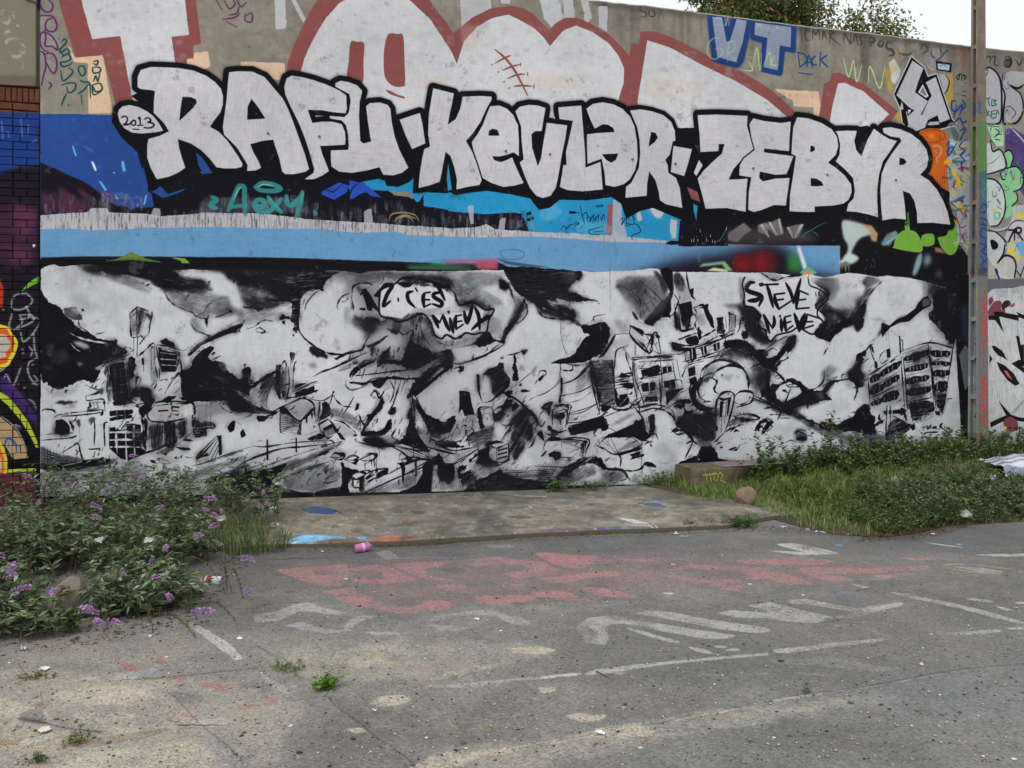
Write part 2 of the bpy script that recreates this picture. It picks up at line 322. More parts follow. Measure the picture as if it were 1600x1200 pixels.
def letter(c, body, hole=None, w=8.5):
 t = body + ('|' + hole if hole else '')
 f = 2.5 if t[0] == '~' else 1.
 t = '|'.join(' '.join('%g,%g' % tuple(float(v) * f for v in p.split(',')) for p in q.split()) for q in t.replace('~','').split('|'))
 c.LET.append((c.ox, c.oy, c.k, t, w))
def paint_letters(c):
 c.LET = []
 K = (20,21,25)
 c.T(170,90,5)
 letter(c, '~90,92 90,60 100,38 132,29 172,30 216,32 264,40 304,56 332,76 350,96 357,120 356,148 348,172 332,192 316,216 344,232 368,256 388,284 404,308 418,332 416,341 396,346 360,346 336,342 316,316 288,288 256,268 216,254 219,280 228,312 239,344 216,360 188,372 150,380 132,348 120,312 120,276 124,254 160,244 188,230 172,204 140,172 141,136 144,105 136,102 100,98','~230,122 256,123 272,130 275,140 264,156 244,176 220,198 224,160')
 letter(c, '~28,176 32,162 44,152 64,148 92,154 120,168 140,184 156,204 170,228 144,234 104,237 72,234 48,220 34,200')
 letter(c, '~376,45 404,42 448,43 486,60 500,76 520,100 544,128 560,160 576,200 596,256 612,300 626,348 616,356 580,364 552,364 542,356 532,312 520,276 514,256 480,260 442,270 452,296 466,320 476,344 460,352 432,354 434,336 420,312 400,280 380,260 360,240 356,216 362,176 368,132 372,80','~446,128 468,156 489,190 432,194 434,152')
 c.T(430,90,5)
 letter(c, '~28,92 36,64 52,56 80,60 120,70 160,84 200,102 222,118 224,160 220,174 180,170 144,164 102,163 108,182 116,204 148,200 180,200 208,208 218,232 220,256 218,272 180,274 140,276 148,304 168,354 148,368 120,380 92,380 120,360 122,348 112,312 100,272 84,228 68,192 48,152 32,116')
 letter(c, '~188,80 204,72 228,76 256,86 272,104 264,140 262,180 264,224 266,260 276,268 300,262 296,240 290,200 284,152 296,142 328,140 352,148 360,160 364,200 374,248 388,288 416,344 396,360 368,368 338,366 326,342 288,352 240,360 200,356 176,340 174,316 174,290 228,288 230,276 228,240 222,212 208,196 172,190 170,182 216,186 230,172 236,136 232,114 188,90')
 letter(c, '~389,194 452,173 460,208 469,268 428,286 408,244',w=9)
 letter(c, '~494,96 558,112 554,136 546,172 539,210 564,192 578,160 586,122 640,120 676,122 676,132 660,160 642,200 618,236 596,260 616,296 636,340 645,384 638,398 600,404 566,412 568,384 560,344 548,308 532,294 524,340 514,388 480,400 448,407 452,360 460,312 466,286 484,278 478,240 480,180 488,128')
 c.T(700,110,5)
 letter(c, '~132,112 160,110 184,120 204,140 218,172 221,216 221,268 204,256 184,264 160,269 138,268 144,280 164,287 184,280 200,272 208,292 222,324 236,352 208,360 172,364 136,352 108,336 96,296 80,252 74,224 92,200 108,172 120,140','~126,204 128,188 140,182 154,186 161,204')
 letter(c, '~210,128 224,114 252,108 280,110 304,118 298,152 292,190 272,190 260,200 262,240 280,300 290,276 298,224 308,164 372,172 366,212 356,260 344,332 336,368 320,392 296,399 276,392 256,368 240,332 224,288 236,278 230,224 228,176 218,148')
 letter(c, '~344,116 416,110 420,160 424,208 428,256 429,304 476,286 480,332 483,372 420,378 372,374 349,364 356,324 360,296 370,296 368,256 380,204 390,158 348,152')
 letter(c, '~432,120 452,105 484,100 516,106 544,120 568,144 582,176 590,224 592,276 584,312 568,340 548,356 520,364 492,358 489,320 480,276 436,292 434,240 434,200 464,196 520,193 516,180 500,170 484,168 458,182 444,152','~480,262 532,260 524,280 510,289 494,280')
 c.T(960,130,5)
 letter(c, '~48,86 80,82 116,88 152,100 176,120 188,148 190,180 182,182 172,224 158,240 166,256 168,280 192,296 204,328 212,390 160,378 142,366 138,340 128,304 108,276 102,312 100,352 34,358 36,324 52,312 76,264 80,220 78,176 70,136','~114,152 128,156 135,170 124,186 106,198',w=7)
 letter(c, '~184,196 242,206 232,244 218,290 176,278 180,236',w=8)
 letter(c, '~260,100 320,98 416,102 414,132 424,168 436,204 400,236 372,268 357,301 392,300 416,298 412,340 410,402 352,390 285,392 272,340 260,298 280,272 304,248 336,220 344,190 326,190 325,212 269,215 266,160')
 letter(c, '~434,110 468,118 520,124 552,120 548,168 546,212 468,204 467,216 560,228 548,260 538,284 504,286 454,276 452,296 464,307 504,298 548,296 542,340 536,382 500,380 460,396 436,402 418,396 420,340 428,294 390,288 392,256 404,236 424,220 439,208 428,168 422,128')
 c.T(1190,140,5)
 letter(c, '~112,86 148,90 188,104 220,124 236,148 240,176 232,204 208,228 232,244 260,268 280,296 282,320 272,344 256,356 224,362 166,365 167,382 128,382 88,380 89,332 98,276 108,208 94,200 96,160 100,116','~154,174 166,178 168,188 160,194 152,195|154,276 172,278 188,288 195,300 176,302 154,301')
 letter(c, '~232,130 264,128 298,129 290,160 296,188 312,208 320,188 332,156 352,122 376,140 400,154 424,160 400,196 380,224 368,264 362,312 362,352 365,399 336,390 296,382 266,380 272,356 288,340 292,316 286,276 260,248 232,224 244,204 246,172 240,144')
 letter(c, '~380,120 404,117 436,124 468,138 496,160 516,188 522,216 516,244 496,266 524,284 548,312 568,348 582,384 590,422 536,416 487,417 486,384 478,348 464,324 442,316 448,360 452,406 416,402 378,409 374,360 372,312 376,264 388,232 408,200 438,160 432,150 404,146 382,134','~432,212 446,216 454,226 446,234 431,236')
 # black outlines: a wide pass, drop shadow masses, then the silver fills
 for (ox, oy, k, t, w) in c.LET:
  c.T(ox, oy, k)
  for q in t.split('|')[:1]:
   p = q.split(); c.L(K,w * 10 + 10,' '.join(p + p[:1]),sm=0,T=1,S=34,a=.35); c.L(K,w * 2 * 5,' '.join(p + p[:1]),sm=0,T=1,S=7)
  c.F(K,t.split('|')[0])
 c.T(0,0,1)
 c.F(K,'174,190 178,170 192,160 215,170 250,200 262,210 240,215 222,225 230,232 228,250 190,215; 205,150 222,142 232,142 240,175 225,165; 226,225 232,300 244,296 250,290 300,262 330,274 420,275 445,286 490,285 510,270 520,275 560,285 600,278 604,290 622,292 640,284 648,276 645,302 664,300 702,302 697,298 714,304 728,302 760,298 800,304 828,310 842,328 858,325 875,312 920,313 955,308 970,318 978,342 1000,330 1020,325 1084,352 1086,340 1110,350 1180,344 1220,330 1228,345 1310,335 1420,345 1440,360 1480,352 1482,365 1484,300 1300,200 600,200 300,180',R=.5)
 c.F((46,80,148),'306,238 316,246 332,270 318,272 310,258'); c.F((44,148,196),'700,254 706,296 700,298 698,280; 1083,318 1090,322 1088,345 1084,330'); c.F(RED, '1073,292 1090,300 1094,316 1080,310'); c.F(K,'1330,200 1356,196 1366,204 1350,250 1340,246'); c.F(WHT, '1092,250 1098,258 1088,275 1084,270; 863,179 867,184 866,187')
 c.F((90,170,60),'1414,350 1422,352 1420,330 1416,335',a=.6)
 for (ox, oy, k, t, w) in c.LET:
  c.T(ox, oy, k); p = t.split('|')[0].split(); c.L(K,w * 5 * .55,' '.join(p + p[:1]),sm=0,T=1,S=1)
  c.F((190,186,190),t, R=0)
  c.F((206,204,208),t, st=[2,88,5,80,-8][len(t) % 5], sa=.5,a=.8)
 r = random.Random(21)
 c.T(0,0,1)
 for (ox, oy, k, t, w) in c.LET:
  P = np.array([[float(v) for v in q.split(',')] for q in t.split('|')[0].split()]); P = P / k + [ox, oy]
  cx, cy = P.mean(0); sx, sy = P.std(0)
  bb = None
  for i in range(34):
   x, y = r.gauss(cx, sx * .8),r.gauss(cy, sy * .8)
   mx = P[:, 0]; 
   ins = False; j = len(P) - 1
   for i2 in range(len(P)):
    if (P[i2,1] > y) != (P[j, 1] > y) and x < (P[j, 0] - P[i2,0]) * (y - P[i2,1]) / (P[j, 1] - P[i2,1]) + P[i2,0]: ins = not ins
    j = i2
   if ins:
    col = r.choice([(150,148,152),(160,154,148),(156,140,140),(150,156,180),(222,221,224)])
    an = r.choice([0,.1,1.5,.3]); l = r.uniform(3,10)
    c.L(col, r.uniform(.6,1.8),'%f,%f %f,%f' % (x, y, x + l * math.cos(an),y + l * math.sin(an)),a=r.uniform(.2,.6))
 # details on the fills
 c.F((60,56,60),'292,158 300,155 286,185; 298,160 304,160 300,170',a=.35,B=1)
 c.L((90,90,96),1,'1434,232 1438,222 1442,230; 1436,262 1455,250 1470,240; 1438,268 1460,255; 1432,255 1450,240; 1428,250 1445,234',a=.7)
 c.blobs((120,150,90),40,1350,230,1380,300,1,3,a=.35,seed=4,ang=0,ln=14)
 c.blobs((150,120,130),30,1330,220,1380,260,1,3,a=.3,seed=5,ang=80,ln=12)
 for (x, y) in ((859,241),(1055,256),(1177,263),(790,236),(988,249),(499,213),(419,208),(1400,281),(1293,273)):
  c.L((70,64,64),2.6,'%f,%f %f,%f' % (x - 1.5,y, x + 1.5,y),a=.8,S=1); c.L((230,230,230),1.4,'%f,%f %f,%f' % (x + .5,y - 1.3,x + 1.5,y - 1.2))
 c.T(170,90,5)
 c.L(INK,13,'~40,188 46,183 56,186 58,196 52,206 47,210 64,208 69,204 72,200 78,196 84,200 82,210 74,211 71,206;96,186 93,190 97,188 98,208;90,212 106,211;112,192 120,188 129,191 130,198 123,202 134,204 142,210 134,218 120,220 110,218;76,223 94,225',T=.7)
 c.T(0,0,1)
 # teal tag
 c.T(60,250,3.2)
 TL = (60,150,150)
 c.F((100,104,122),'~332,76 496,74 536,80 544,106 320,105',a=.4,B=6,R=8)
 c.L(TL, 24,'~380,100 390,76 400,54 406,52 412,56 412,80 414,108;384,94 416,90;434,54 448,46 472,50 484,58 468,62 444,60 434,54;348,74 356,80 344,90 356,96;434,90 448,94 450,82 438,80 432,92 444,105 456,102;460,74 468,88 486,104;486,78 472,94 460,105;496,72 498,86 508,90 528,68;528,64 524,88 516,112;554,105 555,108',T=.8,S=4,a=.85)
 c.L((150,206,200),6,'~390,80 400,58 406,55;438,55 450,49 472,52;436,90 446,91;462,76 484,100;498,74 500,84;530,66 524,86',a=.8,S=2)
 c.T(0,0,1)
 # small black tag under KEVLAR
 c.T(800,250,4)
 K = INK
 c.L(K,5,'~148,116 164,120;158,108 162,128 168,138;166,120 172,112 174,132;170,124 178,122 176,136;182,120 180,134 188,120 190,136;192,124 198,122 196,134 192,128;202,120 200,136 212,120 210,136;216,122 220,120 218,136;222,112 224,136;198,96 208,94 212,98 202,101 197,98;124,136 132,128 140,136 152,132 164,132;152,127 164,131 154,138;188,148 200,146 216,148 224,156 208,158 196,152 192,160 212,172;244,136 248,128 256,138 260,120 268,132 280,124 288,152 276,140;256,144 280,160 276,172 264,168;252,152 272,148 288,144',T=.5) if 0 else None
 c.T(540,250,3.2)
 c.L(K,4,'~448,105 460,105 468,106;469,90 472,108 478,128;472,112 482,105 484,124;482,116 490,114 488,124 496,110 494,127;500,112 498,122 506,109 504,124;510,114 512,120 516,108 518,120;500,92 510,90 515,92 505,94 500,92;430,140 436,132 442,138 448,130 466,127;458,123 467,127 457,133;516,132 496,138 486,141 490,148 508,150;496,144 516,142;548,120 554,116 552,130 560,116 562,132;564,118 572,110 576,128 560,126;560,132 580,128 590,142 580,148 572,152 573,160;566,112 574,108 578,120',T=.6)
 c.L(K,16,'~449,105 458,105',T=.8)
 c.T(0,0,1)
def paint_tags(c):
 # purple letters at the left, dark green names
 PU = (98,44,110)
 c.T(0,0,6.154)
 c.L(PU, 17,'~156,0 154,12 160,32 176,46 196,42 204,24 196,8 184,-4;148,62 168,60 200,62 216,84 218,108 204,122 180,116 174,96 184,76 200,70;172,116 176,144 174,176 200,178 220,192 218,168 200,140 172,124 156,132 154,160 164,188 184,200;152,196 168,204 174,224 176,256 168,288 160,328;168,208 200,206 216,228 218,260 208,282 192,268 178,240;188,318 196,322 196,332 188,342',T=.7,S=3)
 GR = (28,74,70)
 c.L(GR, 16,'~226,148 227,150;236,160 248,150 256,158 248,172 232,188 230,200 248,196;232,204 256,188 268,200 248,212 240,208 236,196;236,220 260,208 272,224 256,236 234,240 240,256 260,252 276,242;234,272 240,308 256,304 280,276 264,260;236,328 260,320 288,320 288,344 264,356 256,332;256,360 244,384 236,404;262,400 264,408;304,256 320,254 328,276 316,292 302,272 304,256;306,308 324,316 344,320 348,376;300,360 320,348 340,324;312,364 316,400;360,236 376,234 372,250 360,244;356,260 360,280 384,276 384,260 360,258;360,312 368,292 376,312 384,280;352,328 384,320 392,344 368,352 356,332 360,364 388,352',T=.6,S=3)
 # purple scrawl top centre-left
 c.T(0,0,3)
 c.L((96,50,84),8,'~406,0 416,18;420,0 430,16 440,8 438,0;444,0 452,12 462,4;430,28 444,24 448,12;418,36 440,32 450,24;424,40 444,50;460,30 472,24 472,40 460,38 460,24',T=.6,S=3,a=.9)
 # SOX.
 c.T(800,0,3)
 c.L((66,62,60),8,'~250,12 242,12 240,20 250,24 250,32 240,31;260,18 266,20 267,30 259,31 256,24 260,18;276,16 284,34;285,16 272,34;289,34 290,35',S=2,a=.85)
 # VT block in blue outline
 c.T(1050,0,4)
 BL = (38,66,122)
 q = '~91,34 132,35 141,86 154,38 197,45 188,100 176,152 164,167 103,151 96,88;200,46 309,59 307,129 280,123 273,187 221,175 229,105 198,96'
 c.F(BL, q, grow=9); c.F((140,150,168),'~101,42 125,43 136,104 145,102 162,47 187,52 176,108 160,156 113,142;208,56 299,67 297,118 270,113 265,176 231,168 239,95 206,87')
 c.L((205,208,214),5,'~90,31 128,34 134,64 140,44 152,37 200,43 240,50 296,54 312,60',a=.7,S=2)
 c.L((200,202,206),6,'~106,48 116,44 128,52;100,60 132,64;208,76 218,60 228,80;232,60 236,80 244,64;248,64 256,80 264,68 276,76;224,84 240,86',a=.6,S=3,D=.5)
 c.L((176,196,160),9,'~124,96 104,96 90,112 90,136 108,148 126,132 120,120 106,124;138,156 142,108 156,106 154,128 140,132 164,156',S=3,a=.6)
 YG = (186,214,130)
 c.L(YG, 9,'~168,174 200,176 192,152;200,176 212,120 220,176 224,132;228,168 244,132 248,168;256,140 248,160 264,164;294,150 292,164;295,186 295,196;292,176 293,177',S=2,a=.75)
 c.L(YG, 9,'~428,142 442,192 454,152 462,204 476,160;491,212 496,166 520,220 534,162',S=1)
 c.L((38,70,130),12,'~316,130 320,168;314,130 332,136 338,152 320,167;338,166 342,138 352,168;340,156 352,156;360,140 351,148 352,160 362,162;372,130 370,166;388,138 374,150 390,167;318,182 352,186',T=.7,S=2,a=.95)
 DK = (64,58,54)
 c.L(DK,13,'~322,70 326,108;334,80 344,76 340,70 334,80 336,98 346,100;352,98 354,74 360,86 368,74 370,100;376,100 380,78 388,100;378,90 386,90;394,108 396,78 404,82 396,90 422,114;430,106 432,82 446,108 448,82;452,108 460,86 466,114;456,100 464,100;478,90 470,90 472,100 476,108 468,112;494,116 496,94 508,98 504,106 496,105;520,100 516,112 524,116 530,106 522,100;552,106 540,104 538,118 552,124 554,136 540,140',S=4,a=.8)
 c.L((140,100,60),8,'~558,108 568,132 576,168',a=.7)
 c.T(1360,60,6.667)
 c.L(DK,26,'~24,4 8,12 4,36;48,8 38,24 56,32;92,20 70,24 72,44 96,52 100,68 80,72',S=6,a=.5)
 c.F((190,160,60),'~60,120 96,132 92,224 76,224 64,168;316,152 344,144 344,280 320,272 312,224;104,328 128,296 128,360',a=.75,B=8,R=14)
 c.F((214,206,170),'~80,100 100,80 128,132 124,160 88,152',a=.8,B=4,R=10)
 c.F((205,206,210),'~88,152 112,138 120,160 104,188 90,176',B=4,sm=1)
 c.F((150,150,156),'~224,64 256,40 304,60 328,104 256,132 224,96;168,24 200,16 208,48 176,48',a=.45,B=8,R=14)
 c.L((60,58,62),26,'~208,44 224,24 240,48 216,64;256,40 256,72 288,84 296,24;296,80 312,56 328,48;120,60 152,68 180,56',S=8,a=.6)
 c.L((70,100,90),60,'340,230 390,200',S=20,a=.6)
 c.L((176,184,200),16,'~280,40 288,72 264,88;236,108 248,124 272,132',a=.7,S=6)
 # silver piece
 for q in ('~172,76 224,120 240,160 276,148 340,336 360,360 192,400 152,368 136,352 128,296 100,232', ):
  c.F((222,222,226),q, grow=9); c.F((20,21,25),q)
 c.F((186,186,192),'~176,92 222,124 200,180 187,224 240,262 210,318 172,296 110,236;230,184 272,160 332,336 288,352 280,320 240,340 228,372 188,388 156,368 140,308 176,296 216,320 244,256 256,240 236,192;132,260 124,296 140,296')
 c.F((20,21,25),'~140,272 148,296 160,360 152,364 136,312;152,280 184,300 156,324;192,224 218,186 250,244 236,256;232,356 248,340 280,322 290,352 304,358 280,362 236,368')
 c.F((220,222,226),'~200,224 219,191 243,240 232,247'); c.F((110,130,130),'~207,224 219,200 236,236 230,240'); c.F((180,180,186),'~236,360 248,348 286,346 287,358 256,362'); c.F((205,205,210),'~158,296 172,298 159,316')
 c.F((20,21,25),'~272,92 340,104 336,142 276,132'); c.F((180,196,206),'~280,104 331,110 328,134 282,128'); c.L((60,130,170),16,'~288,120 304,108 320,120',a=.7)
 c.F((176,176,182),'~286,148 316,148 326,176 320,208 308,228',a=.9); c.L(INK,14,'~312,150 329,180 320,216 308,232')
 c.L((200,50,46),20,'~358,44 362,66;370,44 372,60;372,112 386,48;384,46 396,120;394,116 404,44',S=3)
 c.L(INK,11,'~360,160 372,148 368,172 360,160 380,148 380,176;380,160 392,152 390,168;394,152 400,160 392,172;396,184 400,188;384,224 400,220;380,236 400,240',T=.7)
 c.L((60,130,140),9,'~344,230 368,232 388,240',a=.7)
 DB = (36,62,130)
 c.L(DB, 22,'~354,260 340,264 340,296 352,304;360,280 348,332;348,316 384,276 372,320;384,256 396,280 384,296;348,352 372,332 384,352 400,344;376,384 396,376 372,432 400,424;372,472 396,444;384,360 400,384',T=.7,S=3,a=.9)
 c.L((150,160,172),30,'~320,368 344,356 372,396;340,400 332,460',a=.7,S=8)
 c.F((60,90,90),'~332,368 352,372 372,400 360,440 340,400',a=.6,B=6,R=8)
 # orange can shape
 OR = (206,102,36)
 c.F(OR, '~200,400 208,384 248,374 288,376 316,392 322,416 320,600 316,780 292,740 264,640 240,520',R=2)
 c.L((150,60,28),10,'~208,400 224,386 256,380 292,386 312,404 296,424 256,434 224,424 208,400;232,404 240,414;288,400 294,412 284,420;276,396 282,408',S=3); c.F((226,130,40),'~240,400 256,394 268,402 264,418 248,416',B=4)
 c.T(1360,220,6.667)
 for x in (700,725,750,770): c.L((160,76,34),9,'%d,300 %d,450 %d,600' % (x, x + 4,x + 6),a=.7,S=3)
 c.L((230,150,70),12,'~260,108 256,140;264,104 276,104;260,160 276,160',a=.7,S=2)
 c.L((214,160,150),26,'~260,24 280,20 296,36 288,60 276,72 280,96;264,40 280,52',a=.75,S=6)
 # mixed scribbles beside the pole
 c.F((170,182,190),'~320,0 460,0 460,452 400,448 362,424 360,304 332,240 320,120',a=.75,B=4,R=10)
 r = random.Random(9)
 for i in range(90):
  x, y = r.uniform(810,1020),r.uniform(0,1120)
  if y > 650 and x < 880 + (y - 650) * .1: continue
  col = r.choice([(60,110,120),(226,180,40),(36,62,140),(40,60,70),(200,206,214),(160,40,60),(170,200,200),(70,130,170)])
  c.L(col, r.uniform(10,26),' '.join('%f,%f' % (x + r.gauss(0,32),y + r.gauss(0,32)) for _ in range(4)),a=r.uniform(.5,.95),S=4)
 c.F((226,180,40),'~340,132 352,124 378,168 376,188 348,192 360,168',R=6)
 c.L((36,62,140),17,'~384,4 372,24 392,40 376,60 392,80 378,96 386,116 384,128',T=.8); c.L((170,40,60),14,'~356,304 376,360 400,352;372,280 392,316 400,288;400,384 380,394',T=.7); c.L((40,110,150),14,'~372,424 384,428 380,444 370,448',T=.7)
 c.T(0,0,1)
 # ---- beyond the pole
 c.F((156,152,150),'1538,120 1700,140 1700,430 1538,430',a=.5,B=4)
 c.F((128,122,112),'1538,60 1700,80 1700,120 1538,106',a=.5,B=4,R=5)
 c.T(1360,60,6.667)
 c.F((60,52,46),'~452,132 476,132 480,248 460,240',a=.5,B=14,R=10)
 c.F((178,176,184),'~476,132 504,124 532,152 544,224 540,344 516,354 476,352',R=3); c.F((170,168,172),'~552,152 584,136 680,144 680,200 636,192 600,208 580,200 624,240 636,296 608,344 576,352 556,320 548,240',R=3)
 c.L(INK,24,'~476,124 504,124 536,160 546,224 544,336 520,358 476,354;550,148 548,200 560,240 552,344 576,356 612,348 636,296 624,232 580,200;576,192 612,208 640,192',S=2)
 c.L((54,50,54),14,'~444,72 472,72 476,96;446,80 456,96 472,92;476,80 500,76 496,104;504,80 520,76 516,108 532,112;540,88 538,120;556,80 576,76 588,96 576,120 556,112 560,84;564,92 584,92 580,112;600,84 620,112 632,80;612,104 640,100;636,80 640,116',S=3)
 c.F((20,20,24),'~560,84 584,80 592,100 580,124 560,116',a=.5,B=6)
 c.F((200,200,196),'~456,140 472,128 488,136 476,160 460,164'); c.L(INK,9,'~454,140 472,126 489,136 476,162 458,164 454,140')
 GN = (28,110,84)
 c.L(GN, 15,'~480,252 500,248;490,252 496,280;506,256 506,280 524,276 514,266 524,258 506,256;484,296 486,324;496,304 486,312 500,324;504,304 506,332 524,328;505,316 520,314;505,304 520,300;524,320 528,300 536,316',T=.8)
 c.L((60,56,60),12,'~556,292 580,284 604,312 576,348;560,320 568,296 576,320;580,304 588,328',a=.8)
 c.F((168,214,170),'~484,360 548,360 556,420 552,448 516,448 500,400',R=3)
 c.F((84,66,120),'~560,380 592,372 640,404 680,440 680,680 640,660 600,600 560,520',R=4,a=.95)
 c.L((200,200,210),16,'~584,372 612,400 640,432 660,460',S=3); c.L((50,40,80),10,'~560,424 592,440 616,440;568,408 624,416;592,384 584,448',a=.8)
 c.L(INK,13,'~492,364 532,368;500,384 504,372;520,376 536,392 516,412;524,400 544,400;520,420 540,424;504,424 520,448',T=.7)
 c.T(1360,220,6.667)
 MG = (140,200,146)
 c.F(MG, '~560,48 584,40 594,64 588,100 568,108;568,116 600,108 628,128 636,160 624,200 592,212 610,232 608,260 584,272 560,264 552,216 536,168;576,272 600,280 576,320 556,316',sm=1)
 c.F((196,206,204),'~486,12 504,8 508,48 540,36 556,72 560,112 520,128 486,136;486,160 520,168 548,200 560,248 552,312 528,352 496,352 486,320',sm=0,R=3)
 c.L(INK,17,'~500,0 510,44 536,36 556,60 566,108 528,128 484,140;484,156 516,162 544,188 560,240 560,296 536,348 504,356;558,48 580,40 594,68 584,104;564,116 608,108 636,148 628,196 596,212;608,216 612,248 588,272;540,132 548,160 560,160',T=.8)
 c.L((60,60,60),7,'~584,176 600,156;552,180 576,200 556,210;484,100 512,88 540,60;516,140 540,148 552,156',a=.8)
 c.L((90,180,120),22,'~492,300 490,336;516,300 536,300 536,320 520,324 516,296 516,344',a=.7,S=3); c.F((214,190,110),'~508,276 532,280 528,296 504,292',a=.5,B=6)
 c.L((176,190,190),22,'~600,276 600,320 576,356 532,372 496,364',S=4); c.L(INK,8,'~608,272 604,332 576,364 532,380 492,372;612,260 640,268',T=.7)
 c.F((196,196,196),'~600,272 680,256 680,452 592,480 568,400 576,360',a=.8,B=3,R=8)
 c.F((226,196,60),'~604,304 624,296 636,320 612,328;572,424 592,420 600,448 576,476;636,304 672,296 672,328 640,332;600,400 624,404 616,420',R=8,a=.9)
 c.F((196,190,194),'~568,380 596,344 624,336 640,340 680,344 680,384 648,400 568,416',sm=1); c.L(INK,10,'~560,384 592,340 624,332 656,344')
 c.L(INK,24,'~576,372 608,374 592,384 576,420;596,372 616,362 628,370 620,384 600,380;612,384 636,416;600,384 600,412',T=.8)
 c.F((198,200,202),'~486,376 516,380 548,404 560,432 552,520 512,520 486,480',R=3); c.L(INK,16,'~486,376 520,380 556,412 566,436 560,472 544,496'); c.F((20,20,24),'~500,416 516,414 532,432 528,448 508,452',sm=1); c.L((140,210,180),20,'~496,396 512,412;520,380 496,412',a=.7,S=3)
 c.F((120,180,206),'~608,448 680,424 680,476 608,476',a=.9,R=5); c.L((150,196,226),22,'~486,476 540,448 580,444 640,428',a=.85,S=4)
 c.T(1360,380,6.667)
 c.F((206,204,204),'~492,60 528,36 560,0 600,0 680,0 680,140 492,148',a=.55,B=3,R=6)
 c.F((196,196,190),'~524,92 560,60 592,68 602,100 600,144 544,144',sm=1,R=3); c.L(INK,22,'~528,84 560,52 592,60 606,92 600,140;524,108 536,148;528,84 552,48 560,8',T=.9)
 c.blobs((110,120,150),40,1350,170,1490,330,6,22,a=.4,seed=8,ln=40); c.blobs((206,186,90),30,1340,180,1500,340,6,20,a=.4,seed=9,ln=40)
 c.L(INK,18,'~610,116 624,136;624,140 640,96;640,132 656,100',T=.8); c.F((226,200,60),'~568,32 600,16 612,40 584,48;600,48 624,52 616,76',a=.85,R=6); c.F((110,170,210),'~600,0 680,-24 680,60 628,52',a=.9,R=6)
 c.F((104,104,112),'~488,150 680,150 680,224 488,224',R=2)
 c.F((196,198,200),'~488,208 508,192 552,188 588,188 620,180 680,176 680,1200 488,1200',R=9,st=90,sa=.3); c.F((172,176,184),'~520,188 568,192 572,224 528,224;580,200 620,180 624,216',a=.8,R=6,st=90)
 MA = (128,68,82)
 c.F(MA, '~488,296 496,272 516,244 540,240 548,256 544,276 560,272 558,296 520,300;492,236 504,224 512,240 496,260;568,240 580,240 586,256 572,264;588,256 600,248 596,264 582,266',sm=1)
 c.F((50,40,30),'~548,256 560,240 576,240 576,260 560,272 548,276',sm=1)
 c.F((30,26,22),'~490,300 500,312 492,320;512,288 528,284 616,300 606,286 680,316 680,332 616,308 618,324 540,306 536,308 556,374 528,332 518,320 492,320 492,300 518,300',R=0)
 c.L((40,36,36),7,'~610,326 614,388'); c.L((40,36,36),3,'1600,0 1600,1')
 c.F((30,26,22),'~606,386 620,388 648,560 624,480;506,428 520,430 548,448 564,480 532,468 512,444',sm=0)
 c.T(1480,540,5)
 c.F((30,28,24),'~154,50 180,62 208,88 226,120 212,126 188,108 164,76;200,56 224,44 248,48 240,86;134,240 160,228 184,218 160,172 200,216 224,224 256,228 256,240 224,236 192,228 176,236 136,256;220,0 240,-4 240,48 230,40;138,2 148,0 172,16 188,46 160,28;132,28 142,42 132,56',sm=0)
 c.F((210,90,100),'~176,76 188,80 204,108 188,96;232,64 248,60 248,76'); c.F(MA, '~176,236 196,222 218,236 220,260 200,270 180,256',sm=1); c.F((226,190,40),'~176,253 186,253 185,261 177,260'); c.F((40,36,34),'~188,256 200,254 198,262;208,256 220,256 218,268')
 c.L((60,58,56),5,'~200,88 216,70;200,212 224,188 248,160;208,212 240,176'); c.F((80,78,76),'~132,280 168,272 200,282 168,296 136,296',a=.5,B=8)
 c.T(0,0,1)
 r = random.Random(17)
 for i in range(150):
  x, y = r.uniform(1540,1760),r.uniform(118,428); w = r.uniform(5,16); k = r.randint(4,7)
  q = ' '.join('%f,%f' % (x + w * j / k + r.gauss(0,1.5),y + r.choice([-1,1]) * r.uniform(1,7)) for j in range(k))
  c.L(r.choice([(28,28,34),(36,60,140),(206,180,60),(205,205,208),(60,130,120),(96,70,140),(40,90,60),(150,60,70),(28,28,34)]),r.uniform(.8,2.4),q, a=r.uniform(.4,.9))
 c.F((196,198,200),'1690,440 2600,470 2600,1000 1690,1000',R=3); c.F(INK,'1740,520 1860,560 1900,640 1780,600; 1950,500 2050,620 2000,700',sm=1)
 # the plain pole-side strip of the wall under the scribbles
 c.F((110,120,122),'1503,430 1516,430 1514,690 1506,560',a=.4,B=3)
